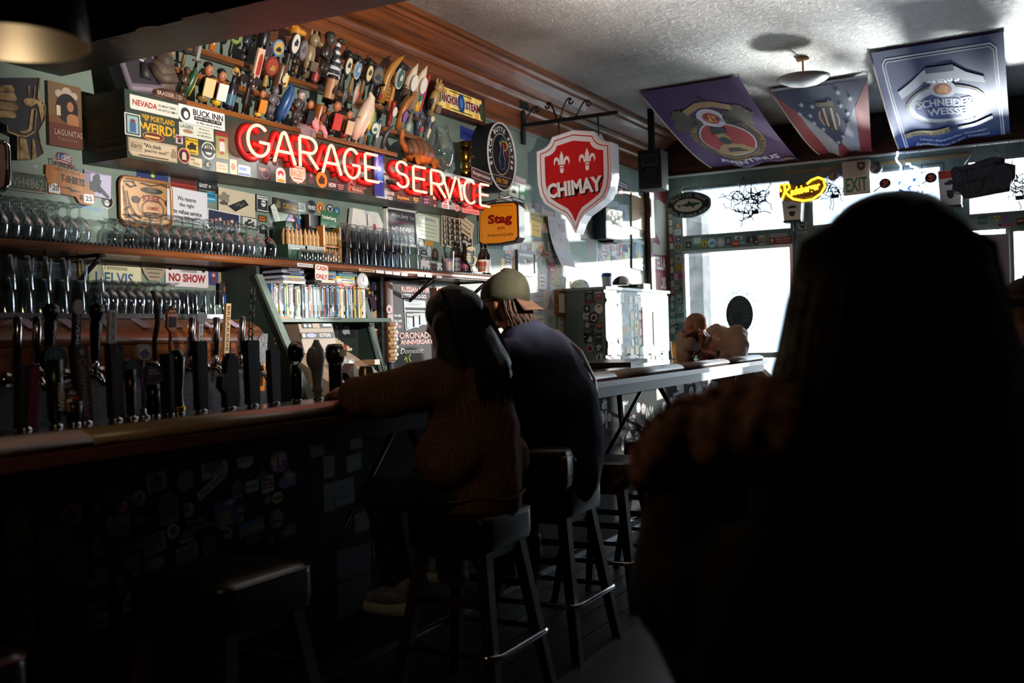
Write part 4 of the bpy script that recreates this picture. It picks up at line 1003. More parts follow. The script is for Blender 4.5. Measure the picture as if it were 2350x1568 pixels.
  P('head',lambda q:(q.ell((0,.02,.82),(.09,.09,.11),m2,M),q.ell((0,.11,.81),(.025,.03,.025),m2,M)))
  P('hair',lambda q:q.ell((0,-.01,.88),(.1,.1,.09),mat(c[3] if len(c)>3 else c1,.6),M))
 elif typ=='placard':
  P('base',lambda q:q.lathe([(.05,.06),(.13,.1),(.12,.22),(.1,.24)],m3,14,M))
  P('body',lambda q:q.ell((0,0,.42),(.14,.10,.24),mat(c[3] if len(c)>3 else '141416',.3),M))
  P('head',lambda q:(q.ell((0,.03,.80),(.11,.10,.14),mat('b5714e',.45),M),q.ell((0,.13,.79),(.025,.03,.03),mat('b5714e',.45),M)))
  P('hair',lambda q:q.ell((0,-.02,.90),(.12,.11,.09),mat('15100f',.4),M))
  P('card',lambda q:plate(q,.42,.32,.42,m1,.15,'r',.03))
  P('card_print',lambda q:(plate(q,.36,.24,.22,m2,.165,'r',.01),plate(q,.53,.2,.06,m3,.165,'r',.01)))
 elif typ=='beast':
  P('post',lambda q:q.lathe([(.05,.06),(.1,.12),(.09,.5),(.07,.6)],m3,12,M))
  P('body',lambda q:(q.ell((0,0,.5),(w*.6,.13,.3),m1,M),q.ell((-.08,.06,.36),(.06,.07,.12),m1,M),q.ell((.08,.06,.36),(.06,.07,.12),m1,M)))
  P('head',lambda q:(q.ell((0,.05,.84),(.12,.12,.14),m1,M),q.ell((.05,.15,.80),(.07,.1,.06),m1,M),q.ell((-.08,0,.98),(.03,.03,.07),m1,M),q.ell((.07,0,.98),(.03,.03,.07),m1,M)))
  P('label',lambda q:plate(q,.34,.2,.2,m2,.18,'rr',.03))
 elif typ=='horn':
  pts=[(0,0,.06),(0,.0,.3),(.0,.02,.55),(.06,.05,.75),(.16,.08,.9),(.28,.1,1.02)]
  P('horn',lambda q:q.tube([(x*w*4,y,z) for x,y,z in pts],[.085,.085,.08,.07,.05,.008],m1,12,M=M))
  P('badge',lambda q:plate(q,.4,.17,.3,m2,.11,'e',.03)) if len(c)>1 else None
  P('badge_mark',lambda q:plate(q,.4,.1,.14,m3,.125,'r',.01)) if len(c)>2 else None
 elif typ=='tusk':
  P('tusk',lambda q:q.tube([(0,0,.5),(.01,.02,.7),(.05,.03,.88),(.10,.04,1.05)],[.10,.1,.07,.008],mat('d8cbb0',.4),12,M=M))
  P('tower',lambda q:q.lathe([(.06,.06),(.1,.1),(.085,.5),(.1,.52),(.1,.56)],m1,14,M))
  P('badge',lambda q:plate(q,.64,.2,.34,m2,.13,'e',.03))
  P('badge_mark',lambda q:plate(q,.64,.1,.2,m3,.145,'r',.01))
 elif typ=='tree':
  P('trunk',lambda q:q.lathe([(.05,.06),(.12,.1),(.12,.3),(.08,.32)],m3,12,M))
  for i in range(9):
   z=.26+i*.075;r_=.2*(1-i/11)
   P('tier',lambda q:q.lathe([(r_,z),(r_*.95,z+.03),(r_*.55,z+.085)],m1 if i%2 else m2,14,M))
  P('crest',lambda q:(q.ell((.03,.02,.98),(.09,.07,.06),mat('2a2622',.5),M),q.ell((.12,.04,.96),(.05,.04,.03),mat('2a2622',.5),M)))
 elif typ=='fish':
  P('stick',lambda q:q.cyl((0,0,.06),(0,0,.5),.03,mat('9a6a3a',.5),10,M=M))
  P('body',lambda q:q.tube([(0,.02,.38),(.0,.03,.5),(0,.03,.7),(0,.03,.88),(.02,.03,1.0)],[.03,.07,.1,.08,.02],m1,12,M=M,flat=.6))
  P('belly',lambda q:q.tube([(.03,.05,.45),(.045,.06,.7),(.035,.05,.92)],[.02,.055,.02],m2,8,M=M))
  P('tail',lambda q:plate(q,.36,.2,.12,m3,.04,'tri',.03))
  P('fin',lambda q:plate(q,.68,.3,.08,m3,.03,'dia',.02))
 elif typ=='wave':
  P('body',lambda q:q.tube([(-.06,0,.06),(-.03,0,.3),(.02,.02,.55),(.08,.03,.78),(.10,.03,.92),(.02,.03,1.0)],[.06,.13,.14,.11,.07,.02],m1,12,M=M))
  P('crest',lambda q:q.tube([(.0,.1,.15),(.08,.12,.45),(.16,.1,.75)],[.02,.03,.02],m2,8,M=M))
  P('fin',lambda q:plate(q,.5,.36,.12,m3,.05,'dia',.03))
 elif typ=='bat':
  P('grip',lambda q:q.lathe([(.04,.06),(.055,.3),(.045,.6),(.05,.72)],m1,12,M))
  P('head',lambda q:(q.ell((0,.02,.82),(.1,.08,.12),m1,M),q.ell((-.06,0,.96),(.02,.02,.06),m1,M),q.ell((.06,0,.96),(.02,.02,.06),m1,M)))
  for s_ in(-1,1):
   P('wing',lambda q:q.prism([(s_*.05,.70),(s_*.16,.78),(s_*.2,.7),(s_*.28,.8),(s_*.33,.7),(s_*.36,.9),(s_*.2,.95),(s_*.06,.88)],.03,m1,M@Matrix(((1,0,0,0),(0,0,1,0),(0,1,0,0),(0,0,0,1)))))
 elif typ=='sword':
  P('grip',lambda q:q.lathe([(.03,.06),(.035,.2),(.03,.3)],m1,10,M))
  P('guard',lambda q:q.box((0,0,.32),(.26,.08,.05),m3,M,bev=.015))
  P('blade',lambda q:q.prism([(-.055,.34),(.055,.34),(.05,.9),(0,1.02),(-.05,.9)],.035,m2,M@Matrix(((1,0,0,0),(0,0,1,-.017),(0,1,0,0),(0,0,0,1)))))
 elif typ=='ladder':
  for s_ in(-1,1):
   P('rail',lambda q:q.box((s_*.1,0,.55),(.05,.05,.95),m1,M))
  for i in range(5):
   P('rung',lambda q:q.box((0,0,.2+i*.17),(.2,.04,.04),m1,M))
 elif typ=='fruit':
  P('fruit',lambda q:q.ell((0,.05,.4),(.22,.2,.26),m1,M))
  for s_ in(-1,1):
   P('leaf',lambda q:q.ell((s_*.16,.05,.78),(.16,.05,.12),m2,M))
 elif typ=='mug':
  P('mug',lambda q:q.lathe([(.08,.06),(.17,.1),(.16,.3),(.18,.85),(.16,.9),(.01,.88)],m1,16,M))
  P('handle_loop',lambda q:q.tube([(.16,0,.3),(.32,0,.35),(.34,0,.6),(.17,0,.72)],.04,m3,8,M=M))
  P('mark',lambda q:plate(q,.55,.2,.3,m2,.2,'blob',.03))
 return t
HD=[(2,60,540,110,350,'round','1c1c1e 2a2a2e 6a4a2a','dark oval paddle handle at the shadowed end of the rack'),(2,175,570,275,310,'sword','2a2a2c 8f8f98 5a4a3a','silver sword handle with an ornate hilt on the rack'),(2,330,520,400,290,'board','b4611e d8d4cc d8d4cc','orange striped wooden board handle with a white arrow'),(2,490,540,545,250,'round','6a7a3a 8a9a52 1c2420','green hop shaped handle on a dark stem'),(2,610,540,690,230,'figure','26262a 2e2e34 3a3a42 1a1a1e','black robed statue handle on a pillar'),(2,740,500,930,160,'beast','17171b 3a2c3e 332a3a','tall black horse head handle at the top of the rack'),(2,695,660,815,430,'board','d8b49c a8342a 8a5a48','pink bone shaped handle with red print'),(2,790,760,890,490,'round','7a2a1e 9a4030 a8843c','red ball handle on a gold column'),(2,860,560,910,330,'round','5a86b4 c8a456 2a2a2a','round badge handle with a painted river scene'),(2,980,500,1045,250,'oval','2a2c44 d9d4c6 3a2c28 c98a30','white oval badge handle with an orange pelican beak'),(2,1065,560,1125,330,'oval','5e5a5e 7a7478 9a6a34','grey spade shaped paddle on a wooden stick'),(2,1150,610,1250,280,'beast','8a7658 6a5a44 6a5a44','tan carved gargoyle handle'),(2,1290,530,1380,250,'figure','2c2622 4a423c 3a2c26 2a2420','dark bronze standing figure handle'),(2,1370,600,1470,345,'tree','2c3440 d4d8dc 2a4a8a','snowy fir tree handle in black and white'),(2,1470,660,1515,470,'oval','2a2422 d9ccb0 3a2c24 17130f','cream oval badge handle topped by a black bird'),(2,1560,740,1615,520,'oval','c8bfae 5a8ab8 8a6a3a 1a1614','blue and red oval badge handle with a black horse head'),(2,1660,760,1695,540,'oval','2a241c d8c490 7a5a34 17130f','cream round badge handle with a black eagle head'),(2,1735,760,1775,560,'round','1c1a1c 6a5c4a 2a2a2e','black gear shaped handle with a bronze boss'),(2,1835,750,1900,420,'horn','a8742c','big curved golden horn handle'),(2,1920,790,1965,570,'oval','c0c8c0 2e5a48 b97a34 141214','green oval badge handle with a black goat head'),(2,2030,800,2090,560,'tusk','5a4a3a e0dcd4 34508a','cream tusk handle with a blue badge, the shaggy one'),(2,2110,800,2150,580,'tusk','9a8468 e0dcd4 34508a','cream tusk handle with a blue badge, beside the red ladder'),(2,2165,860,2215,660,'ladder','b32218','small red ladder handle'),(2,2280,880,2330,710,'beast','a88a58 6a5434 8a7048','tan seated bear handle near the stained glass sign'),(1,20,720,60,590,'figure','4a3424 5a4030 3a2c20','brown carved handle half lost in shadow'),(1,95,870,195,600,'wave','1f4a30 c8a02c d0ccb8','green dragon handle with a yellow belly'),(1,230,890,315,540,'placard','d8c890 6a4a2a 8a6a34 101014','handle of a man in a black coat holding a cream label'),(1,355,910,425,600,'placard','e4e4e0 3a86c0 d8b020 a02a2a','handle of a smiling boy holding a blue and white card'),(1,470,970,560,600,'bottle','15172c 3a6a80 b58c50','navy bottle handle with gold ram horns'),(1,610,1000,690,650,'bat','241c1c','dark handle with bat wings'),(1,735,1040,765,800,'placard','c8862c 7a2a1c d8b040 5a3a1c','monk handle over a yellow arched label'),(1,840,1060,915,750,'figure','5a5a60 6a6a70 3a3a40 4a4a50','pewter knight figure handle on the rack'),(1,940,1090,1030,740,'wave','1c4a80 3a7ab8 16386a','blue whale handle with a twisted tail'),(1,900,760,970,530,'mug','5a3a24 d8c8a0 e0b060','brown mug handle with antlers'),(1,1050,700,1085,570,'figure','2c241c 3a3028 2a2420','small dark ornamental handle behind the whale'),(1,1065,1120,1150,780,'figure','3c3a3c b8a8a0 2c2a2c 5a5656','grey hooded wizard handle with a white beard'),(1,1150,760,1215,590,'can','241a24 3a2838 c08a40','dark purple cylinder handle with an orange figure'),(1,1250,800,1285,540,'bottle','4a2014 a03a34 3a1a10','brown bottle handle with a red round label'),(1,1350,880,1410,650,'can','2a1810 b08058 3a2a20','brown bottle shaped handle with a tan paper wrap'),(1,1445,880,1485,660,'sword','2c2a28 8a8a90 3a3a3c','slim dark handle with a silver tip'),(1,1160,1150,1225,870,'placard','1c1a20 8a8a96 6a1a18 1a1214','horned devil handle with a dark label'),(1,1255,1120,1310,900,'mug','8a4a1c 5a2c12 4a2a18','orange brown mug handle gripped by a claw'),(1,1385,1130,1430,870,'placard','b8301c e0c8a0 141214 15130f','bald man handle in dark glasses over a red oval'),(1,1480,1010,1520,810,'fish','565458 6a686c 4a484c','grey shark shaped handle'),(1,1510,1220,1555,960,'placard','c8b088 2a4a90 7a2a20 5a2c1c','squirrel brown handle with a small blue picture'),(1,1570,1040,1675,750,'fish','b0a098 c85a4a 8a6a5a','pink bellied salmon handle on a wooden stick'),(0,1625,1260,1720,810,'wave','d8c4b0 e0d4c8 c8a028','pale leg shaped handle in a red boot with yellow on top'),(0,1700,1200,1790,970,'fish','c8a83a 5a8a6a 3a7a9a','yellow and green trout handle'),(0,1740,1270,1745,1150,'round','1f5a4a d0d8d0 1f5a4a','green and white round badge handle at the front of the rack'),(0,1785,1300,1850,1070,'board','2a3040 d8d4cc 8a7a58','slate blue axe shaped handle with a white band'),(1,1800,960,1835,780,'beast','17120f 9a2a24 241a16','black shaggy beast handle with a red label'),(1,1885,960,1910,800,'tree','8a5a2c b07a3c 5a3a1c','brown hop cone handle'),(1,1915,1130,1985,900,'turned','8a1418 d8d0bc 5a3a2a','red turned handle with a cream oval'),(1,2000,1100,2100,820,'horn','a8652c 6a4a90 c0b0d8','curled wooden scroll handle with a purple strip'),(1,2135,1020,2150,900,'fruit','e0a81c 2c6a3c','yellow lemon handle with green leaves'),(1,2170,1060,2215,850,'board','5a5a9c a0c8c8 c8b850','narrow purple and teal ski handle'),(1,2270,1120,2305,900,'round','1a1a1e 26262a 3a3a3e','black round badge handle with pale initials'),(0,1860,1290,1960,1120,'horn','3e3a40','pewter pipe shaped handle above the armadillo'),(0,2085,1150,2110,1030,'bottle','6a7a74 9aa8a0 4a5a54','small grey green bottle handle behind the armadillo'),(0,2170,1240,2190,1090,'beast','4a5468 b02020 3a4456','blue grey wolf head handle on a red foot'),(0,2235,1190,2300,1040,'turned','33363c 3a3d44 55585e','slate grey baton handle by the glass vase'),(0,2270,1220,2330,1080,'turned','d8ccb4 2a2420 c0b090','cream baton handle with a dark band by the glass vase'),]
for(row,bx,by,tx,ty,typ,c,lab) in HD:
 px,py=400+.2553*bx,.2553*by;qx,qy=400+.2553*tx,.2553*ty
 row=max((k for k in range(3) if proj((RX[k],hit(px,py,0,RX[k]).y,RZ[k]))[1]>py-14),default=0)
 x=RX[row]+.01
 b=hit(px,py,0,x)
 b=V3((x,min(max(b.y-(b.z-RZ[row])*.0,3.75),6.3),RZ[row]))
 s0=proj(b)
 s1=proj(b+UP)
 k=math.hypot(s1[0]-s0[0],s1[1]-s0[1])
 L=max(.17,min(.36,math.hypot(qx-s0[0],qy-s0[1])/k))
 handle(b,L,typ,c,lab)
# ================================================================== taps on the wooden casing (bartender side) and on the bar
Z1,XO=V3((0,0,1)),V3((1,0,0))
def faucet(t,p,s=1):
 mb=MB();mb.lathe([(.012,0),(.018,.012),(.014,.03),(.02,.045),(.012,.06)],CHROME,12,Matrix.Translation(p+V3((0,0,-.055))));mb.build('collar',t)
 mb=MB();mb.tube([p+V3((-.06*s,0,-.05)),p+V3((0,0,-.05)),p+V3((.03*s,0,-.06)),p+V3((.05*s,0,-.10))],[.016,.018,.014,.010],CHROME,10);mb.build('spout',t)
 mb=MB();mb.cyl(p+V3((-.075*s,0,-.05)),p+V3((-.05*s,0,-.05)),.028,CHROME,14);mb.build('shank',t)
XT=.60
def backtap(px,yt,yb,lab,fn,lean=0.06):
 p=hit(px,yb,0,XT);q=hit(px,yt,0,XT)
 L=q.z-p.z
 up=V3((.10,0,1)).normalized()
 t=thing('beer_tap',lab,'tap',p,'taps on the wooden casing')
 M=Matrix(((0,1,up.x,p.x),(1,0,0,p.y),(0,0,up.z,p.z),(0,0,0,1)))
 M=Matrix(((0,1,up.x*L,p.x),(1,0,0,p.y),(0,0,up.z*L,p.z),(0,0,0,1)))
 faucet(t,p)
 fn(t,M,L)
 return t
def part(t,nm,f):
 q=MB();f(q);return q.build(nm,t)
def tubeh(t,M,L):
 part(t,'handle',lambda q:q.lathe([(.008,0),(.0165,.04),(.0165,.97),(.012,1.0)],mat('b8b0b4',.15,1),16,M))
def blk(words,c='0d0d10',sh='club'):
 def f(t,M,L):
  part(t,'handle',lambda q:q.lathe([(.012,0),(.016,.1),(.021,.4),(.024,.6),(.021,.72),(.032,.84),(.031,.94),(.016,1.0)],mat(c,.25),18,M))
  q=MB()
  wv(q,M,words,.45,.5,.014,.0265,'d8d8dc',L);q.build('lettering',t)
  part(t,'emblem',lambda q:q.prism(outline('star',.03,.03),.003,'b8bcc4',M@Matrix(((1,0,0,0),(0,0,1,.031),(0,1/L,0,.88),(0,0,0,1)))))
 return f
def wv(q,M,words,cz,ln,hh,yo,c,L,bold=.01,up=False):
 vs,fs,x0,x1,y0,y1=text_mesh(words,bold)
 s=ln/(x1-x0);sy=hh/(y1-y0)
 pts=[((y-(y0+y1)/2)*sy*(-1 if up else 1),yo,cz-(x-(x0+x1)/2)*s*(-1 if up else 1)) for x,y in vs]
 q.add(pts,fs,mat(c),M=M)
def paddle(words,c,tc,w=.034,hd=None,down=True):
 def f(t,M,L):
  part(t,'handle',lambda q:q.box((0,0,.5),(w,.018,1.0),mat(c,.4),M))
  q=MB();wv(q,M,words,.5,.9,w*.55,.0105,tc,L,.02);q.build('lettering',t)
  if hd:
   part(t,'disc',lambda q:q.prism(ellipse(0,0,.05,.062,20),.012,mat(hd,.4),M@Matrix(((1,0,0,0),(0,0,1,.0),(0,1/L,0,.96),(0,0,0,1)))))
 return f
for px,yt,yb,lab,fn in[(37,727,842,'plain chrome tap handle next to the picture edge',tubeh),(82,727,838,'plain chrome tap handle before the first black club handle',tubeh),(113,697,830,'black club tap handle with white script, nearer the picture edge',blk('GreatNotion')),(217,695,830,'black club tap handle with white script beside the white board',blk('GreatNotion')),(172,700,834,'slim black tap handle with a round grey knob',paddle('MOVEMENT','141316','c8c8cc',.03,'a8a4a8')),(253,712,828,'white board tap handle with black capitals',paddle('BROOKS DRY CIDER','d8d6d4','141416',.036)),(437,728,820,'plain chrome tap handle left of the silver anchor handle'.replace('left of','before'),tubeh),(493,728,818,'plain chrome tap handle between the anchor and the bone inlaid one',tubeh),(552,726,816,'plain chrome tap handle beside the hanging chain',tubeh)]:
 backtap(px,yt,yb,lab,fn)
def stick(t,M,L):
 BK=noisy('bark','2a1d17','4a372c',(60,60,12),6,.8,.4,80)
 part(t,'branch',lambda q:q.tube([(0,0,0),(-.008,0,.3),(.006,0,.55),(-.006,.004,.8),(-.03,.0,1.0)],[.008,.011,.012,.011,.009],BK,9,M=M))
backtap(356,668,832,'crooked tree branch tap handle',stick)
def lantern(t,M,L):
 part(t,'stem',lambda q:q.lathe([(.006,0),(.008,.1),(.009,.5)],mat('7a3a1c',.4),12,M))
 part(t,'board',lambda q:q.prism([(-.028,.55),(0,.42),(.028,.55),(.028,.84),(.012,.92),(-.012,.92),(-.028,.84)],.014,mat('b8826a',.5),M@Matrix(((1,0,0,0),(0,0,1,-.007),(0,1,0,0),(0,0,0,1)))))
 part(t,'slate',lambda q:q.box((0,.0085,.66),(.042,.004,.22),mat('2c2a30',.4),M))
 q=MB();vs,fs,x0,x1,y0,y1=text_mesh('ALLAGASH',.02)
 q.add([((x-(x0+x1)/2)*.05/(x1-x0),.0095,.83+(y-y0)*.045/(y1-y0)) for x,y in vs],fs,mat('2a1a14'),M=M);q.build('lettering',t)
 part(t,'finial',lambda q:q.lathe([(.008,.9),(.012,.96),(.007,.98),(.01,1.0)],mat('5a2a18',.4),12,M))
backtap(390,702,812,'wooden lantern shaped tap handle with a slate face',lantern)
def anchor(t,M,L):
 A=mat('b8bcc0',.3,.8)
 part(t,'plate',lambda q:q.box((0,0,.45),(.026,.008,.75),mat('c4c4c6',.35,.3),M))
 part(t,'shield',lambda q:q.prism(outline('shield',.06,.05),.008,A,M@Matrix(((1,0,0,0),(0,0,1,0),(0,1/L,0,.68),(0,0,0,1)))))
 part(t,'arm',lambda q:(q.tube([(-.03,0,.84),(0,0,.92),(.03,0,.84)],.005,IRON,6,M=M),q.tube([(0,0,.8),(.012,0,1.05)],.005,IRON,6,M=M)))
 q=MB();wv(q,M,'ALTA',.32,.42,.012,.0055,'2a2a30',L,.01);q.build('lettering',t)
backtap(458,700,800,'silver anchor topped tap handle',anchor)
backtap(517,697,812,'dark tap handle inlaid with a cream bone strip',paddle('BREAKSIDE','d8bd90','5a3a1c',.03))
def chain(t,M,L):
 for i in range(7):
  z=.12+i*.13
  a=(i%2)*90
  part(t,'link',lambda q:q.tube([V3((.014*math.cos(u)*math.cos(math.radians(a)),.014*math.cos(u)*math.sin(math.radians(a)),z+.075*math.sin(u))) for u in[2*PI*k/14 for k in range(14)]],.0045,IRON,6,closed=True,M=M))
backtap(574,655,800,'black steel chain used as a tap handle',chain)
def plate_h(t,M,L):
 part(t,'plate',lambda q:q.prism([(-.03,0),(.034,0),(.034,1.0),(0,1.0),(-.02,.92),(-.03,.8)],.008,noisy('tread_plate','7a7a80','a8a8ae',(160,160,40),1,.3,.6,160,metal=.9),M@Matrix(((1,0,0,0),(0,0,1,0),(0,1,0,0),(0,0,0,1)))))
 part(t,'rivet',lambda q:q.cyl((-.012,.0,.93),(-.012,.012,.93),.004,IRON,8,M=M))
 part(t,'block',lambda q:q.box((.014,.0,-.5),(.034,.012,1.0),mat('c9750f',.45),M))
backtap(598,766,832,'steel tread plate tap handle on an orange block',plate_h)
# ---- the dark row on the bar, seen from behind -----------------------------
XB,ZB=1.315,1.075
def fronttap(px,yt,lab,fn,lean=0.0):
 b=hit(px,950,0,XB);b=V3((XB,b.y,ZB))
 sc=proj(b);b.y+=0
 for _ in range(6):
  b.y+=(px-proj(b)[0])*.0012
 k=proj(b+V3((0,0,.1)))
 L=(proj(b)[1]-yt)/((proj(b)[1]-k[1])/.1)
 t=thing('beer_tap',lab,'tap',b,'taps along the bar')
 mb=MB();mb.lathe([(.022,0),(.022,.006),(.012,.012),(.012,.03)],CHROME,14,Matrix.Translation(b));mb.build('foot',t)
 M=Matrix(((0,1,.02,b.x),(1,0,lean,b.y),(0,0,L,b.z),(0,0,0,1)))
 M=Matrix(((0,1,0,b.x),(1,0,lean*L,b.y),(0,0,L,b.z),(0,0,0,1)))
 fn(t,M,L)
 return t
def fboard(c,w=.045,th=.02,words=None,tc='5a4438',top=None,c2=None):
 def f(t,M,L):
  part(t,'handle',lambda q:q.prism([(-w*.42,.03),(w*.42,.03),(w*.5,.97),(w*.42,1.0),(-w*.42,1.0),(-w*.5,.97)],th,noisy('board_'+c,c,c,(5,5,5),3,.4),M@Matrix(((1,0,0,0),(0,0,1,-th/2),(0,1,0,0),(0,0,0,1)))))
  if c2:
   part(t,'inlay',lambda q:q.box((w*.2,th/2,.5),(w*.5,.004,.94),mat(c2,.35),M))
  if words:
   q=MB();wv(q,M,words,.45,.75,w*.5,th/2+.001,tc,L,0);q.build('lettering',t)
   part(t,'emblem',lambda q:q.prism(ellipse(0,0,w*.4,w*.4,14),.002,tc,M@Matrix(((1,0,0,0),(0,0,1,th/2),(0,1/L,0,.9),(0,0,0,1)))))
 return f
def fround(c,face,dia,words=None,cz=None,body=.034,L3=()):
 def f(t,M,L):
  z=1-dia/2/L
  part(t,'grip',lambda q:q.lathe([(.012,.03),(body*.45,.1),(body*.5,.6*z),(body*.6,z)],mat(c,.3),16,M))
  part(t,'disc',lambda q:q.prism(ellipse(0,0,dia,dia,30),.02,mat(c,.35),M@Matrix(((1,0,0,0),(0,0,1,-.01),(0,1/L,0,z),(0,0,0,1)))))
  q=MB();prints(q,M@Matrix(((1,0,0,0),(0,0,1,.0102),(0,1/L,0,z),(0,0,0,1))),dia,dia,[('e',0,0,.88,.88,face)]+list(L3),0);q.build('badge',t)
  if words:
   q=MB();wv(q,M,words,z*.45,.4*z,body*.5,body*.62,'b8b4b0',L,.02);q.build('lettering',t)
 return f
def fturned(c,prof=None,base=None):
 def f(t,M,L):
  part(t,'grip',lambda q:q.lathe(prof or[(.012,.03),(.022,.08),(.02,.12),(.016,.3),(.024,.6),(.028,.85),(.02,.97),(.002,1.0)],mat(c,.12,0,0,.6),20,M))
  if base:
   part(t,'collar',lambda q:q.lathe([(.024,.04),(.026,.06),(.022,.08),(.026,.1),(.022,.12)],mat(base,.25,1),18,M))
 return f
fronttap(56,838,'two tone brown and magenta board handle leaning at the start of the bar',fboard('1f1712',.065,.03,c2='5a0d33'),.1)
fronttap(128,793,'black handle with a round teal forest badge',fround('0d0d10','1c2830',.088,'RUSSIAN',None,.05,[('e',0,.08,.5,.5,'2f5a60'),('s','tri',-.1,.12,.16,.4,'14201f'),('s','tri',.12,.1,.16,.4,'14201f'),T('RIVER',0,-.22,.4,.12,'8a6a34',.02),('o',0,0,.96,.96,.02,'4a5a60')]))
fronttap(170,886,'short round badge handle painted with three beer glasses',fround('17110f','17181c',.098,None,None,.05,[T('ALL',-.12,.3,.3,.14,'c8c4c0',.03,.3),('e',.2,.3,.2,.12,'c8c4c0'),('r',0,.12,.5,.1,'a83c28'),('s','shield',-.25,-.15,.2,.36,'b08a2c'),('s','shield',0,-.2,.24,.4,'c8882a'),('s','shield',.27,-.18,.24,.36,'7a3a20'),('r',-.25,.04,.2,.1,'d8c8a0'),('r',.27,.02,.24,.1,'d8c8a0')]))
fronttap(196,790,'dark brown board handle with pale lettering, nearest the forest badge',fboard('2a1812',.052,.03,'Cellarmaker','8a7468'),-.08)
fronttap(266,788,'dark brown board handle with faint lettering beside the trident badge',fboard('241410',.052,.03,'Cellarmaker','4a362c'))
fronttap(302,824,'black handle with a round trident badge',fround('0c0c0e','16161a',.07,'(Black)',None,.034,[('r',0,0,.04,.5,'3a3a40'),('r',-.12,.12,.04,.3,'3a3a40'),('r',.12,.12,.04,.3,'3a3a40'),('r',0,0,.28,.04,'3a3a40')]))
def bear(t,M,L):
 part(t,'stem',lambda q:q.lathe([(.006,.03),(.008,.8)],mat('5a3a8a',.4),10,M))
 part(t,'disc',lambda q:q.prism(rrect(.058,.054,.02,5),.014,mat('b8b4b0',.35),M@Matrix(((1,0,0,0),(0,0,1,0),(0,1/L,0,.88),(0,0,0,1)))))
 q=MB();prints(q,M@Matrix(((1,0,0,0),(0,0,1,.0142),(0,1/L,0,.88),(0,0,0,1))),.05,.05,[('e',0,0,.92,.92,'5a3288'),('p',[(-.46,0),(.46,0),(.4,.2),(.2,.4),(-.2,.4),(-.4,.2)],'d0c8d4'),('s','blob',0,.08,.6,.3,'4a2a78')],0);q.build('badge',t)
fronttap(330,788,'small handle with a purple bear badge',bear)
def dtax(t,M,L):
 part(t,'grip',lambda q:q.lathe([(.012,.03),(.028,.06),(.022,.4),(.026,.62)],mat('0b0b0d',.25),18,M))
 part(t,'frame',lambda q:q.box((0,0,.8),(.072,.022,.34),mat('5a4632',.35,.4),M,))
 q=MB();prints(q,M@Matrix(((1,0,0,0),(0,0,1,.0115),(0,1/L,0,.8),(0,0,0,1))),.064,.3*L,[('r',0,0,1,1,'17161c'),T('DEATH',-.05,.28,.6,.13,'b8b4b0',.01),T('& TAXES',0,.08,.8,.13,'b8b4b0',.01),('e',.25,-.25,.5,.45,'6a6c78'),('e',.18,-.2,.44,.4,'17161c')],0);q.build('badge',t)
 part(t,'head',lambda q:q.ell((0,0,1.0),(.02,.018,.06),mat('0b0b0d',.3),M))
fronttap(353,836,'black handle with a framed square moon badge',dtax)
fronttap(386,812,'thin dark brown slab handle beside the glossy black one',fboard('2a201c',.02,.05))
fronttap(410,801,'glossy black turned handle with a brass collar',fturned('070708',base='b08a34'))
fronttap(462,783,'dark brown board handle with faint lettering before the hourglass shape',fboard('1f120e',.05,.03,'Cellarmaker','3f2d26'))
def hump(t,M,L):
 part(t,'handle',lambda q:q.prism([(-.03,.03),(.035,.03),(.04,.2),(.035,1.0),(-.01,1.0),(-.02,.9),(-.025,.7),(-.05,.62),(-.055,.42),(-.03,.3)],.03,mat('1c110e',.4),M@Matrix(((1,0,0,0),(0,0,1,-.015),(0,1,0,0),(0,0,0,1)))))
 part(t,'cap',lambda q:q.box((.012,0,1.03),(.03,.02,.06),mat('3a3a3c',.4),M))
fronttap(528,818,'dark brown handle with a hump on one side',hump)
fronttap(580,781,'wide black flat handle under the chain',fboard('0b0a0b',.065,.03))
fronttap(630,803,'grey brown plain board handle before the till',fboard('3a2d2a',.055,.028))
def globe(t,M,L):
 part(t,'grip',lambda q:q.lathe([(.012,.03),(.022,.06),(.026,.4),(.022,.62)],mat('08080a',.2),16,M))
 part(t,'globe',lambda q:q.ell((0,0,.82),(.036,.036,.16),mat('0c0c10',.1),M))
 part(t,'ring',lambda q:q.tube([(.045*math.cos(a),.0,.82+.19*math.sin(a)) for a in[2*PI*k/20 for k in range(20)]],.005,IRON,6,closed=True,M=M))
fronttap(682,785,'black handle with a glossy globe and ring',globe)
def gourd(t,M,L):
 gm=mat('8a8584',.45)
 part(t,'grip',lambda q:q.lathe([(.014,.03),(.02,.07),(.016,.11),(.025,.14),(.025,.17),(.02,.2),(.022,.35),(.028,.55),(.034,.68),(.03,.82),(.014,.94),(.01,.99)],gm,20,M))
 part(t,'bulb',lambda q:q.ell((-.026,.0,.68),(.03,.026,.2),gm,M))
fronttap(730,778,'pale grey gourd shaped handle',gourd)
def bearcap(t,M,L):
 part(t,'grip',lambda q:q.lathe([(.014,.03),(.03,.08),(.03,.6),(.034,.66)],mat('09090b',.25),18,M))
 part(t,'cap',lambda q:q.lathe([(.034,.66),(.042,.76),(.042,.92),(.03,1.0),(.002,1.01)],mat('131110',.25),18,M))
 q=MB();prints(q,M@Matrix(((1,0,0,0),(0,0,1,.043),(0,1/L,0,.84),(0,0,0,1))),.06,.06,[('s','blob',0,0,.9,.6,'6a5a2a')],0);q.build('bear_mark',t)
 q=MB();wv(q,M,'PILSNER',.35,.4,.016,.032,'6a6458',L,.01);q.build('lettering',t)
fronttap(772,790,'black handle with a faint golden bear on its cap',bearcap)
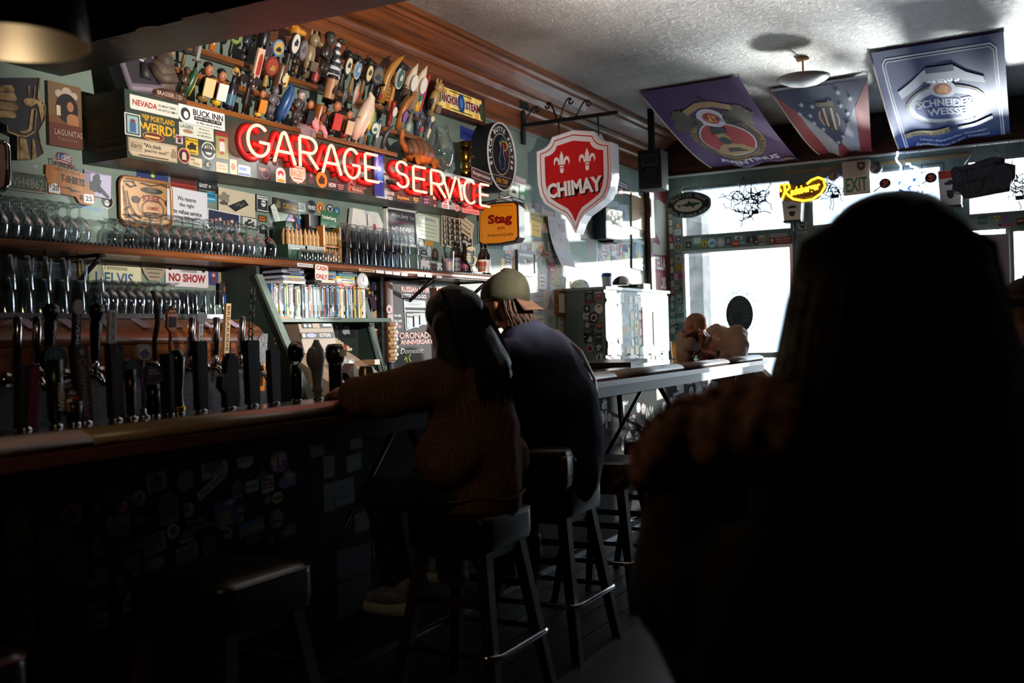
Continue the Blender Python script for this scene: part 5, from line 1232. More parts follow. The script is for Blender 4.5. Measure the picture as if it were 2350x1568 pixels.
def diam(t,M,L):
 part(t,'post',lambda q:q.lathe([(.014,.03),(.016,.5)],mat('0c0c0e',.3),12,M))
 part(t,'lozenge',lambda q:q.prism([(0,.42),(.045,.72),(0,1.0),(-.05,.72)],.05,mat('7a6258',.5),M@Matrix(((1,0,0,0),(0,0,1,-.025),(0,1,0,0),(0,0,0,1)))))
 part(t,'edge',lambda q:q.prism([(0,.45),(.04,.72),(0,.97),(-.004,.72)],.052,mat('a8a0a0',.5),M@Matrix(((1,0,0,0),(0,0,1,-.0255),(0,1,0,0),(0,0,0,1)))))
fronttap(803,834,'lozenge shaped cardboard coloured handle at the end of the row',diam)
b=V3((1.42,0,ZB));b.y=hit(816,918,2,ZB).y;b.x=hit(816,918,2,ZB).x
t=thing('card_stand','scuffed clear card stand on the bar beside the lozenge handle','stand',b)
mb=MB();mb.box((b.x,b.y,ZB+.045),(.012,.055,.085),mat('c9c9cc',.3));mb.build('card',t)
mb=MB();mb.box((b.x,b.y,ZB+.005),(.05,.06,.01),mat('8a8a8e',.2));mb.build('foot',t)
b=hit(843,925,2,ZB)
t=thing('beer_can','tall pale beer can on the bar beside the woman in brown','can',b)
mb=MB();mb.lathe([(.024,0),(.03,.006),(.031,.012),(.031,.125),(.026,.138),(.0255,.142),(.023,.142),(.022,.138),(.001,.138)],noisy('can_print','8a8478','b09a6a',(6,6,20),3,.25,metal=.6),26,Matrix.Translation(b));mb.build('body',t)
mb=MB();mb.box((b.x,b.y,ZB+.1405),(.012,.02,.002),CHROME);mb.build('tab',t)
# ================================================================== signs and papers on the bar wall
tf=thing('fist_cutout','black and gold cut-out board of a fist holding a glass on the wall','sign',(.03,3,2.2))
PF=Plane((.045,0,0),(0,1,0),(0,0,1))
def pz(pts,ox=0,oy=180,k=130/755):
 return[PF.hit(ox+x*k,oy+y*k) for x,y in pts]
BK=noisy('navy_board_paint','14141f','1e1e2c',(6,6,6),4,.5)
GO=noisy('gold_leaf','6a5636','a8906a',(25,25,25),5,.4,.1,60,metal=.4)
body=[(-60,-10),(535,-10),(510,200),(500,270),(610,370),(600,560),(515,715),(585,1000),(480,1075),(225,1085),(225,770),(95,715),(90,620),(-60,540)]
mb=MB();mb.prism(pz(body),.03,BK,frame((.012,0,0),(0,1,0),(0,0,1)));mb.build('board',tf)
def gold(nm,pts):
 q=MB();q.prism(pz(pts),.006,GO,frame((.042,0,0),(0,1,0),(0,0,1)));q.build(nm,tf)
for pts in([(-60,95),(150,90),(190,155),(165,185),(-60,165)],[(-60,185),(180,190),(225,275),(200,310),(-60,275)],[(-60,300),(205,330),(235,390),(205,435),(-60,405)],[(-60,425),(180,440),(220,490),(190,530),(-60,515)]):
 gold('finger',pts)
gold('thumb',[(300,295),(345,265),(440,265),(570,330),(585,480),(545,600),(530,480),(490,330),(410,380),(330,350)])
gold('glass_edge',[(515,-10),(535,-10),(520,215),(605,370),(600,545),(515,720),(585,1000),(570,1005),(500,715),(590,545),(590,375),(497,270)])
gold('palm_line',[(415,410),(490,405),(465,720),(345,785),(220,770),(95,715),(85,620),(100,630),(105,700),(240,750),(345,765),(450,705),(475,420),(440,420),(420,690),(325,745),(245,710),(370,685)])
for pts in([(262,785),(345,815),(400,1080),(262,1085)],[(228,775),(240,775),(255,1080),(228,1082)],[(425,805),(455,820),(487,1075),(425,1080)],[(368,105),(395,95),(385,215),(370,215)],[(455,105),(468,100),(455,265),(440,262)]):
 gold('highlight',pts)
def sign(name,lab,pl,box,sh,bg,L,rot=0,cat='sign',th=.012,off=.002,**k):
 return sheet(name,lab,pl,box,sh,bg,L,rot,th=th,cat=cat,off=off,**k)
sign('wooden_sign','rust brown wooden sign with a dark haired woman portrait on the wall',WL,(143,267,76,144),'r','6a5238',[('r',0,-.3,1,.4,'5a2a1c'),('r',0,-.08,1,.12,'6a4426'),('e',-.18,.33,.24,.12,'a89a8c'),('e',.05,.38,.3,.14,'a89a8c'),('e',.26,.33,.24,.12,'a89a8c'),('e',.05,.12,.66,.46,'17141a'),('e',.16,.2,.3,.2,'0e0c10'),('e',.14,.15,.2,.16,'a06a48'),('s','arch',.2,-.05,.36,.18,'9a6a44'),('r',-.22,.06,.12,.16,'c8b490'),T('LAGUNITAS',.06,-.28,.84,.09,'a89488',.01),T('Petaluma',0,-.38,.6,.05,'8a7468',0,.3)],th=.02)
mm=thing('licence_plate','rusty green licence plate reading VH4862 on the wall','licence plate',(.01,3,2.05))
sheet('plate',None,WL,(60,418,92,46),'rr','33403c',[('b',.05,'8a8478',.02),T('IOWA 61',-.05,.36,.4,.14,'17201f',.01),T('VH4862',0,-.06,.8,.48,'7a7a6e',.0),('e',.3,-.38,.12,.1,'7a4a28')],parent=mm,off=.01)
t=thing('horseshoe_frame','chrome rimmed tan plaque cut off by the picture edge','frame',(.01,2.9,2.15))
sheet('panel',None,WL,(-8,377,40,104),'rr','5a3a1c',[],parent=t,off=.006)
pts=[WL.hit(px,py) for px,py in[(-8,327),(4,327),(12,336),(14,352),(15,400),(12,425),(-2,440)]]
mb=MB();mb.tube([(.025,a,b) for a,b in pts],.008,CHROME,8);mb.build('rim',t)
tt=thing('shirt_sign','orange wooden T-shirt price sign with a hand shaped end','sign',(.01,3.1,2))
k=500/2350
osh=[(470,135),(490,130),(640,170),(880,230),(900,330),(935,350),(930,400),(990,430),(1000,520),(960,575),(880,570),(830,545),(790,480),(640,450),(500,445),(495,340),(465,250)]
pp=[WL.hit(x*k,350+y*k) for x,y in osh]
mb=MB();mb.prism(pp,.015,noisy('orange_sign_wood','7a4a24','96602e',(2,30,8),5,.6),frame((.002,0,0),(0,1,0),(0,0,1)));mb.build('board',tt)
def lay(px,py,w,h,L,off=.0175):
 cx,cy,W,H=WL.box(px,py,w,h);q=MB();prints(q,frame((off,cx,cy),(0,1,0),(0,0,1)),W,H,L,0);return q
lay(148,405,84,66,[T('Toronado...',-.05,.4,.8,.2,'5a1c1c',.01,0,-4),T('MEMORABILIA',.02,.16,.7,.13,'6a4422',0,0,-4),T('T-SHIRTS',.16,-.12,.66,.26,'1c1410',.03,0,-6),('p',[(-.2,-.4),(.1,-.38),(.1,-.44),(.4,-.5),(.1,-.52),(.1,-.46)],'1c1410')]).build('lettering',tt)
lay(198,457,22,20,[('r',0,0,1,1,'c8c4c4'),T('25',0,0,.7,.6,'17171c',.02),T('$',-.75,0,.3,.6,'1c1410',.02)]).build('price_tag',tt)
sign('price_card','white card marked $20 on the wall beside the shirt sign',WL,(118,432,26,24),'home','c2c0c4',[T('20',.1,0,.6,.55,'17171c',.02),T('$',-.36,.1,.14,.4,'3a3a40')],-4,cat='card',th=.001,off=.02)
sign('photograph','snapshot of a seated person in dark clothes by the shirt sign',WL,(221,424,62,56),'r','8d86a0',[('r',-.38,.1,.24,.6,'5a5266'),('s','blob',-.08,0,.44,.8,'15131c'),('e',-.02,.3,.2,.26,'1a1418'),('p',[(0,-.2),(.4,-.5),(.45,-.4),(.1,-.05)],'17151f')],-4,cat='photograph',th=.001,off=.008)
st(WL,245,462,30,34,'e','b8b6b8',[('e',0,0,.9,.9,'0f0f12'),('e',0,-.12,.4,.36,'b0b0b0'),('r',0,.25,.6,.1,'a8a8a8'),('e',-.08,-.08,.1,.1,'0f0f12'),('e',.08,-.08,.1,.1,'0f0f12')],'black round skull sticker with a white rim on the wall')
st(WL,206,481,52,20,'n','',[T('HINANO',0,.2,.98,.4,'4a78b0',.02),T('tahiti',.25,-.35,.4,.24,'8aa8c8',.01,.3)],'pale blue island lettering sticker above the stemmed glasses',-4)
st(WL,146,364,38,27,'e','6a2a30',[('r',0,-.3,.7,.08,'b0a8b0'),('r',0,-.1,.9,.08,'b0a8b0'),('r',.2,.1,.5,.08,'b0a8b0'),('r',.2,.3,.4,.08,'b0a8b0'),('r',-.22,.12,.4,.5,'26305a'),T('I GO',0,.05,.7,.4,'a8b0c8',.01)],'oval flag sticker below the portrait sign',-8)
st(WL,82,385,14,12,'tri','8a8d90',[],'torn pale scrap of paper below the fist board',200)
tk=thing('tin_tray','tan tin tray with black scrollwork and red lettering','tray',(.01,3.7,1.95))
sheet('tray',None,WL,(330,467,116,106),'rr','a87d50',[('b',.012,'5a3a24',.05),T('KRIEK',.12,.1,.36,.14,'7a1c1c',.03),T('LAMBIC',.14,-.1,.24,.08,'7a1c1c',.02),('e',.12,.28,.44,.14,'2a2a24'),('e',.12,.3,.2,.1,'5a4a38'),('e',-.2,.05,.16,.16,'3a1414'),('e',.44,.05,.14,.16,'3a1414'),('o',.13,-.12,.44,.4,.018,'1c1612'),('o',.13,-.06,.6,.5,.012,'1c1612'),('l',[(-.44,.4),(-.25,.42),(-.2,.34),(-.3,.3),(-.38,.36)],.03,'1c1612'),('l',[(-.45,.3),(-.42,0),(-.36,-.3),(-.2,-.4),(0,-.42)],.03,'1c1612'),('l',[(-.38,.2),(-.34,-.05),(-.24,-.25),(-.12,-.34)],.03,'1c1612'),('l',[(-.3,-.1),(-.42,-.2),(-.4,-.36),(-.28,-.34)],.025,'1c1612'),('l',[(-.1,.42),(.1,.38),(.3,.44),(.45,.4)],.025,'1c1612'),('r',.13,-.2,.26,.02,'5a3a24'),('r',.13,-.25,.2,.02,'5a3a24'),('r',.1,-.36,.3,.03,'5a3a24')],parent=tk,off=.016)
cxk,cyk,WK,HK=WL.box(330,467,116,106)
mb=MB();mb.tube([(.02,cxk+x,cyk+y) for x,y in rrect(WK,HK,.04,5)],.010,mat('a87a54',.3,.3),8,closed=True);mb.build('rim',tk)
sign('paper_notice','white paper notice about refusing service behind the round glasses',WL,(424,474,92,76),'r','c8ccd8',[T('We reserve',-.02,.2,.46,.14,'17171c',.02),T('the right',-.02,0,.36,.14,'17171c',.02),T('to refuse service',0,-.2,.7,.14,'17171c',.02),T('to anyone',0,-.4,.44,.14,'17171c',.02)],-2,cat='notice',th=.001,off=.02)
st(WL,350,412,72,26,'r','1c2c66',[T('Green Flash Brewing Co',.0,-.15,.9,.38,'ccd2e0',.01),('s','burst',.0,.3,.14,.3,'b8c83a')],'blue brewing sticker with white lettering above the tray',-2)
st(WL,421,422,58,30,'r','241414',[('r',0,-.25,1,.5,'8a2418'),T('THE UNTOUCHED BUTTER IS',0,.15,.9,.18,'8a2a20',.01),T('by absolute discrimination',0,-.25,.9,.18,'4a120c',.01)],'black and red two line sticker under the sign box')
st(WL,475,430,48,24,'r','15171a',[T('GHOST',-.18,.1,.4,.36,'c8ccd0',.03),('e',.12,.1,.1,.26,'b0b4b8'),T('HUNT',.34,.1,.24,.34,'55595c',.02),('r',0,-.35,.8,.06,'8a8e90')],'black ghost themed sticker under the sign box')
st(WL,482,452,30,24,'e','2f86b4',[T('I DRINK',0,.12,.85,.24,'12222c',.03),('r',0,-.22,.7,.1,'a8d0e0')],'blue oval sticker about drinking beside the notice')
sign('photograph','black and white garage photograph with a dark race track outline',WL,(541,466,84,56),'r','b8b09a',[('p',[(-.25,-.2),(.2,.2),(.32,.0),(-.05,-.38)],'17171a'),('l',[(-.05,-.15),(.05,-.02),(.1,-.12),(.18,.04)],.015,'a8a8a0'),('s','blob',-.35,.15,.3,.4,'7a7464'),('s','blob',-.36,-.1,.24,.2,'4a463c')],-2,cat='photograph',th=.001,off=.01)
sign('photograph','group photograph in a white border behind the round glasses',WL,(510,508,74,44),'r','c4c8cc',[('r',0,0,.94,.9,'1c2240')]+[('e',-.36+.12*i,-.12+.08*(i%3),.09,.22,['b58a78','a87a6a','c49a88'][i%3]) for i in range(7)]+[('r',-.36+.12*i,-.38,.1,.24,['2a2a34','5a4a58','33405a'][i%3]) for i in range(7)],-3,cat='photograph',th=.001,off=.012)
sign('portrait_print','framed black and white portrait of a smoking man with glasses',WL,(598,468,28,38),'r','17171a',[('r',0,0,.9,.92,'c4c8cc'),('r',0,-.08,.84,.64,'1a1a1e'),('e',.08,.02,.4,.4,'c8ccd0'),('r',.08,.05,.4,.06,'1a1a1e'),T('LAGUNITAS',0,.36,.8,.1,'2a2a2e',.02),('r',.0,-.3,.7,.2,'2a2a30')],-2,cat='picture')
sign('receipt','curling white receipt hanging over the brown sign',WL,(623,493,22,48),[(-.5,.35),(-.1,.5),(.15,.3),(.5,-.3),(.2,-.5),(-.1,-.3),(-.3,0)],'c0ccc4',[('r',-.15,.2,.2,.06,'8a9a90',-30),('r',0,-.1,.3,.03,'8a9a90',-30),('r',.1,-.25,.3,.03,'8a9a90',-30)],0,cat='paper',th=.001,off=.03)
sign('slate_sign','dark slate sign with a gold fish and gold capitals',WL,(653,474,56,30),'r','24211d',[('s','blob',-.33,.05,.2,.7,'6a6248'),T('ORVAL',.16,0,.6,.44,'b58a3a',.01),('r',.2,-.36,.5,.05,'6a5a3a')],-2)
st(WL,602,502,20,15,'r','2a2118',[T('DON\'T',0,.2,.75,.3,'d87a20',.03),T('PANIC',0,-.2,.8,.3,'d87a20',.03)],'black sticker with orange words telling not to panic')
sign('picture','small black and white machine drawing behind the glasses',WL,(571,512,34,26),'r','b8c0c0',[('b',.06,'17171c'),('s','blob',0,0,.7,.7,'2a2c30'),('r',.1,.1,.4,.14,'a8b0b0',20)],-3,cat='picture',th=.004)
st(WL,604,526,18,22,'arch','17171c',[('e',0,.15,.5,.4,'b0b4b8')],'tiny rounded black sticker beside the machine drawing')
st(WL,690,476,20,18,'r','b8c4c4',[('r',0,.3,.8,.12,'3a4444'),('r',0,.05,.8,.12,'3a4444'),('r',0,-.2,.8,.12,'3a4444')],'pale sticker with close printed lines beside the slate sign')
st(WL,715,475,24,34,'e','17181f',[T('Heretic',0,0,.75,.4,'d0d4dc',.02),('o',0,0,.96,.96,.03,'8a8e98')],'navy oval sticker with white script above the bitters rack')
st(WL,735,477,18,26,'e','c8861c',[('e',0,0,.6,.6,'a02a1c'),('r',0,0,.16,.3,'d8c8a0')],'orange round sticker with a red centre')
st(WL,757,479,18,20,'e','15171a',[('e',0,0,.7,.7,'c8ccd0'),('e',0,-.1,.4,.4,'15171a'),('r',0,.1,.6,.1,'15171a')],'black ringed round sticker above the bitters sign')
st(WL,773,485,14,20,'e','2f5a80',[('s','star',0,0,.6,.6,'8ab0c8')],'small blue round sticker at the edge of the bitters sign')
sign('nebula_print','purple nebula print turned on its corner',WL,(671,515,44,56),'dia','5a4470',[('e',-.1,.1,.4,.3,'8a6a98'),('e',.1,-.1,.3,.3,'a8789a'),('e',.05,.15,.15,.12,'d0a8b8')],8,cat='print',th=.001)
st(WL,690,505,20,24,'blob','3a78a8',[('e',0,.2,.5,.3,'a8d0e0'),('e',0,-.2,.4,.3,'1c3a60')],'blue monkey shaped sticker on the purple print',off=.004)
st(WL,688,526,24,28,'e','1c4a9a',[('e',0,0,.7,.7,'d8dce0'),('s','blob',0,0,.5,.5,'2a4a8a'),('e',.05,.05,.2,.2,'d8b030')],'blue ringed round sticker with a cartoon bird')
t=thing('white_jacket','white jersey with red smudges pinned to the wall above the pints','jersey',(.03,5.6,1.9))
Mj=frame((.02,*WL.hit(830,520)),(0,1,0),(0,0,1));cxj,cyj,WJ,HJ=WL.box(830,520,76,72)
mb=MB();mb.prism([(x*WJ,y*HJ) for x,y in[(-.42,.5),(.34,.46),(.48,.1),(.36,-.5),(-.5,-.5),(-.48,.0)]],.03,noisy('white_cotton','c8c8c6','deddd8',(8,8,8),5,.9,.3,20),Mj);mb.build('cloth',t)
mb=MB();prints(mb,Mj,WJ,HJ,[('r',-.02,.25,.03,.5,'3a3c44',4),('e',.2,.0,.1,.2,'a83a44'),('e',.3,-.3,.16,.12,'a84450'),('e',0,-.2,.4,.16,'a8a8a8'),('e',0,-.34,.2,.16,'5a5a5e'),('r',-.02,.42,.14,.1,'b0c4d8')],.031);mb.build('print',t)
tch=thing('chalk_notice','framed blackboard notice saying no dogs allowed','blackboard',(.02,6,1.95))
cxn,cyn,WN,HN=WL.box(916,522,68,80)
Mn=frame((.012,cxn,cyn),(0,1,0),(0,0,1))
mb=MB();mb.box((0,0,0),(WN,HN,.02),'2a262c',Mn);mb.build('board',tch)
for a,b,c,d in((0,HN/2,WN+.02,.02),(0,-HN/2,WN+.02,.02),(WN/2,0,.02,HN),(-WN/2,0,.02,HN)):
 mb=MB();mb.box((a,b,.004),(c,d,.026),'c8c8c4',Mn);mb.build('frame',tch)
mb=MB();prints(mb,Mn,WN,HN,[T('We\'re Sorry',-.05,.3,.56,.16,'d0d0d4',0,.35),('l',[(.3,.34),(.36,.26),(.42,.28),(.42,.34)],.02,'c8c8cc'),('r',-.05,.13,.7,.05,'6a2430'),T('NO DOGS',-.02,-.08,.62,.14,'d8d8dc',.02),T('ALLOWED!',.02,-.31,.72,.15,'d8d8dc',.02)],.0105);mb.build('chalk',tch)
st(WL,920,495,48,10,'r','1c1c20',[('r',0,.2,.9,.2,'b0b4b8'),('r',0,-.2,.8,.2,'b0b4b8')],'black two line sticker above the blackboard notice',-5,off=.002)
sign('paper_notice','pale cream warning paper pinned between the blackboard and the skulls',WL,(979,523,52,56),'r','c8d0bc',[T('WARNING',.02,.34,.62,.14,'3a6a98',.01),('r',0,.12,.8,.03,'8a9a94'),('r',0,-.03,.8,.03,'8a9a94'),('r',0,-.18,.8,.03,'8a9a94'),('r',0,-.33,.66,.03,'8a9a94'),('e',-.46,.45,.03,.03,'17171a'),('e',.46,.45,.03,.03,'17171a')],-3,cat='notice',th=.001,off=.01)
skl=[]
for i in range(4):
 for j in range(5):
  x,y=-.34+.225*i,.36-.18*j
  skl+=[('r',x,y,.2,.16,'1a1718'),('e',x,y+.02,.12,.10,'c8c0b4'),('r',x,y-.045,.06,.04,'c8c0b4'),('e',x-.03,y+.005,.03,.025,'1a1718'),('e',x+.03,y+.005,.03,.025,'1a1718')]
sign('skull_poster','cream poster printed with rows of little skulls',WL,(1030,533,40,72),'r','c2b8a4',skl,-3,cat='poster',th=.001,off=.012)
sign('paper_notice','tilted cream note asking what are you looking at',WL,(1064,520,36,38),'r','cfc6ae',[T('What are you',0,.28,.8,.16,'1c1a1a',.02),T('looking at',0,.0,.66,.18,'1c1a1a',.02),T('Numbskull?',0,-.28,.74,.18,'1c1a1a',.02)],-18,cat='notice',th=.001,off=.016)
sign('photograph','black and white photograph of two men in a white border',WL,(1068,552,28,32),'r','c8ccc8',[('r',0,-.02,.86,.88,'141416'),('e',-.12,.16,.2,.24,'a8a4a0'),('e',.16,.12,.2,.24,'b0aca8'),('r',-.14,-.24,.36,.36,'c0c0c0'),('r',.18,-.28,.3,.3,'b4b4b4')],-4,cat='photograph',th=.001,off=.01)
for px,py,w,h,sh,bg,L,lab in[(966,561,13,21,'e','15191e',[('r',0,.1,.6,.12,'b8c0c0'),('r',0,-.12,.7,.12,'b8c0c0')],'black oval sticker below the warning paper'),(984,559,18,11,'r','c8922a',[('r',0,.15,.7,.2,'a86a1c'),('r',0,-.2,.6,.16,'a86a1c')],'amber label below the warning paper'),(972,586,17,25,'e','171b20',[T('TRANS',0,-.05,.85,.2,'d0d4d4',.02),('r',0,.25,.4,.1,'c0c4c4'),('r',0,-.3,.5,.1,'c0c4c4')],'larger black oval sticker above the racer plate'),(984,578,9,25,'e','a8b4bc',[],'narrow pale oval sticker between the black ones'),(998,584,15,28,'arch','1a1612',[('r',0,0,.4,.5,'6a5224'),('o',0,.0,.9,.9,.05,'4a3c1c')],'black arched sticker with a gold panel'),(955,561,7,24,'r','3a6a9a',[('r',0,.2,.8,.2,'b8c8d0')],'narrow blue sticker by the last pints'),(1049,497,22,18,'e','241a20',[('e',0,0,.6,.6,'4a2a30')],'dark round sticker in the shade of the box end'),(1172,402,20,16,'r','4a5a3c',[('r',.2,.2,.5,.5,'c87a1c'),('r',.25,0,.2,.6,'17130f'),('r',-.2,-.3,.6,.2,'c8c040')],'green and orange silhouette sticker beside the oval sign'),(1189,415,34,18,'r','d0ccd0',[T('OLSO\'S TAVERN',0,-.15,.95,.42,'a02430',.02),('r',0,.3,.8,.08,'a86a70')],'white tavern sticker with red capitals beside the oval sign'),(1179,440,22,26,'rr','b8c0b0',[('e',0,0,.9,.85,'c8ccb8'),('s','blob',0,0,.5,.4,'3a4430')],'pale sticker with a flying bird below the tavern one'),(1198,443,13,32,'r','3a8a4c',[('r',0,.2,.7,.2,'7ab88a'),('r',0,-.3,.7,.3,'b8c8b8')],'narrow green sticker below the tavern one'),(1160,454,30,16,'r','15161a',[T('WEST MEMPHIS',0,-.1,.95,.44,'d8d8dc',.03),('r',-.42,-.1,.04,.5,'b02028'),('r',.02,-.1,.04,.5,'b02028'),('r',-.2,.36,.5,.12,'a8acb0')],'black sticker with white and red capitals above the orange sign'),(1188,460,28,10,'r','15161a',[('r',0,0,.84,.3,'c0c4c8')],'thin black sticker beside the one with red bars'),(1078,312,44,30,'r','2a3a8c',[T('SONOMA PRIDE',0,0,.9,.4,'17205a',.03)],'deep blue sticker behind the glass vase'),(1010,607,0,0,None,None,None,None)]:
 if lab:
  st(WL,px,py,w,h,sh,bg,L,lab,-3,off=.002)
mm=thing('licence_plate','white licence plate with black capitals behind the bottles','licence plate',(.01,6.3,1.8))
sheet('plate',None,WL,(989,614,50,28),'rr','c8ccd0',[T('RACER 5',0,-.2,.84,.34,'17191c',.02),T('San Quentin',.05,.2,.5,.16,'a83a4a',0,.3),('r',.45,.22,.08,.2,'3a6a9a')],-3,parent=mm,off=.008)
for px,py,w,h,bg,L,lab in[(263,632,120,54,'b8b89a',[T('Tennessee',0,.32,.46,.2,'3a4a40',.01),T('1-ELVIS',-.02,-.14,.72,.5,'1f4a78',.02)],'cream Tennessee licence plate with blue letters under the shelf'),(428,636,98,46,'c2bfc4',[T('Tennessee',.02,.32,.4,.2,'2a2a34',.01),T('NO SHOW',0,-.06,.86,.42,'8a1428',.04),('e',-.4,.34,.07,.14,'17171c'),('e',.38,.34,.07,.14,'17171c')],'white Tennessee licence plate with red letters under the shelf')]:
 mm=thing('licence_plate',lab,'licence plate',hit(px,py+20,0,.01))
 sheet('plate',None,WL,(px,py,w,h),'rr',bg,L,-1,parent=mm,off=.006)
sign('shaped_sign','tan lobed wooden plaque with worn script between the plates',WL,(349,623,56,44),[(-.5,.5),(.5,.5),(.5,.2),(.38,-.2),(.2,-.5),(-.2,-.5),(-.38,-.2),(-.5,.2)],'8a8272',[('r',0,.3,.6,.05,'4a4438'),('r',0,.1,.7,.05,'4a4438'),('r',0,-.1,.5,.05,'4a4438'),('r',0,-.3,.4,.05,'4a4438')],-1,cat='plaque')
sign('tin_sign','dark red tin sign cut off by the picture edge under the shelf',WL,(14,600,40,40),'r','3a1210',[T('CA',.1,.2,.5,.24,'6a2a20',.02),T('DAL',-.05,-.25,.6,.24,'6a2a20',.02)])
sign('tin_sign','red tin sign with white hand drawn capitals under the shelf',WL,(62,606,52,36),'r','5a1c24',[T('SNAKES',0,.0,.84,.4,'a89490',.02),('r',0,-.36,.7,.06,'a89490')])
tg=thing('gold_frame','small gilt framed seascape under the shelf','picture',hit(140,625,0,.01))
sheet('canvas',None,WL,(140,620,66,44),'r','6a6c74',[('r',0,-.2,1,.3,'55565c'),('r',0,.05,1,.1,'84848a')],parent=tg,off=.006)
cxg,cyg,WG,HG=WL.box(140,620,74,50)
for a,b,c,d in((0,HG/2,WG,.016),(0,-HG/2,WG,.016),(WG/2,0,.016,HG),(-WG/2,0,.016,HG)):
 mb=MB();mb.box((.014,cxg+a,cyg+b),(.024,c,d),mat('9a7020',.3,.7),bev=.004);mb.build('moulding',tg)
sign('picture_card','blue card of a person in a red cap beside the red lettered plate',WL,(489,636,22,38),'r','1c3a80',[('e',0,.25,.4,.2,'8a2a30'),('e',0,.1,.36,.2,'b58a78'),('r',0,-.2,.5,.4,'5a2a38')],-2,cat='card',th=.001)
sign('warning_poster','yellowed warning print with a mountain under the shelf',WL,(521,638,42,40),'r','8a7c58',[T('WARNING',0,.36,.95,.2,'2a241c',.02),('p',[(-.5,-.5),(.0,.2),(.3,0),(.5,-.5)],'6a5038'),('p',[(.0,.2),(.3,0),(.4,-.5),(.1,-.3)],'241c18')],-2,cat='poster',th=.001)
sign('photograph','colour photograph of a grey haired man in a blue shirt and friends',WL,(525,676,62,48),'r','2a1c20',[('e',-.25,.2,.2,.3,'6a4a40'),('e',.2,.25,.2,.3,'7a5a50'),('e',.36,.0,.2,.4,'1c1416'),('s','arch',-.05,-.2,.56,.56,'1f4a98'),('e',-.05,.2,.28,.4,'c49a88'),('e',-.05,.34,.26,.14,'a8a4a0')],-2,cat='photograph',th=.001,off=.03)
t=thing('pink_cat_toy','hot pink cat face toy hanging under the shelf','toy',hit(571,640,0,.06))
o=hit(570,633,0,.06)
mb=MB();mb.ell(o,(.025,.055,.045),mat('b01c58',.5));mb.build('face',t)
for s_ in(-1,1):
 mb=MB();mb.lathe([(.016,0),(.002,.03)],mat('b01c58',.5),8,Matrix.Translation(o+V3((0,s_*.035,.032))));mb.build('ear',t)
 mb=MB();mb.ell(o+V3((.024,s_*.022,.005)),(.004,.008,.008),mat('e8d8e0',.4));mb.build('eye',t)
sign('card','pink and white curled paper under the pink cat toy',WL,(571,661,18,24),'drop','c88aa0',[('r',0,.2,.5,.16,'8a2a50'),('e',0,-.25,.4,.3,'d8d8e0')],10,cat='card',th=.001,off=.05)
sign('dollar_note','green dollar note tucked under the shelf by the chain',WL,(560,705,24,40),'r','8a9880',[('e',0,0,.5,.4,'6a7a64'),('b',.06,'5a6a56',.05)],-28,cat='note',th=.001,off=.02)
SEP=Plane((.306,0,0),(0,1,0),(0,0,1))
for px,py,w,h,bg,L,lab in[(700,609,36,8,'d4d4d4',[T('IT WAS BETTER NEXT YEAR',0,0,.94,.5,'17171a',.02)],'white slogan strip on the shelf edge'),(842,621,36,6,'d8b48a',[('r',0,0,.8,.4,'6a4a2a')],'tan strip on the shelf edge'),(872,624,18,7,'dcdce0',[],'first plain white tag on the shelf edge past the tan strip'),(892,626,16,7,'dcdce0',[],'second plain white tag on the shelf edge past the tan strip'),(910,628,16,7,'dcdce0',[],'third plain white tag on the shelf edge past the tan strip'),(928,630,14,7,'dcdce0',[],'fourth plain white tag on the shelf edge past the tan strip'),(966,632,16,6,'d8d8dc',[],'plain white tag on the shelf edge below the racer plate'),(984,634,14,6,'d8d8dc',[],'plain white tag on the shelf edge between two others by the bottles'),(1008,636,12,5,'d8d8dc',[],'plain white tag on the shelf edge nearest the bottles')]:
 st(SEP,px,py,w,h,'r',bg,L,lab,-1)
st(SEP,737,626,30,36,'rr','e0dcd8',[T('CASH',0,.28,.82,.3,'b03420',.03),T('ONLY',0,-.26,.88,.32,'b03420',.03)],'white card saying cash only hanging from the shelf edge',-3,off=.003)
NSP=Plane((.2905,0,0),(0,1,0),(0,0,1))
st(NSP,758,730,52,6,'r','15171a',[T('WHAT WOULD JOHNNY CASH DO?',0,0,.96,.6,'d8d8dc',.03)],'black slogan strip on the edge of the disc shelf')
st(NSP,652,729,26,6,'r','9a6a34',[],'tan strip on the edge of the disc shelf')
st(NSP,684,729,14,6,'r','b8c0a8',[],'pale strip on the edge of the disc shelf')
# ================================================================== bitters display
GB=mat('1d3a2a',.45)
def wz(px,py,x):
 return hit(px,py,0,x)
tu=thing('bitters_rack','tall wooden rack of small paper wrapped bottles with a green sign','rack',hit(755,595,0,.2))
xa=.20
yl,yr=wz(737,560,xa).y,wz(774,560,xa).y
zt_=wz(755,486,xa).z;zm=wz(755,520,xa).z;z0_=ZM
for y in(yl,yr):
 mb=MB();mb.box((xa,y,(zm+z0_)/2),(.05,.016,zm-z0_),mat('b0702a',.5));mb.build('post',tu)
for z in(z0_+.006,(z0_+zm)/2-.01):
 mb=MB();mb.box((xa,(yl+yr)/2,z),(.05,yr-yl,.012),mat('a8682a',.5));mb.build('tray',tu)
mb=MB();mb.box((xa-.03,(yl+yr)/2,(z0_+zm)/2),(.01,yr-yl,zm-z0_),mat('17231c',.5));mb.build('back_board',tu)
sheet('sign_board',None,Plane((xa+.02,0,0),(0,1,0),(0,0,1)),(755,503,38,36),'r','1d5a3c',[T('Underberg',0,.05,.84,.32,'d8e0d8',.02),('r',0,-.3,.6,.02,'3a7a5a')],-2,parent=tu)
PW=mat('b08a5a',.7)
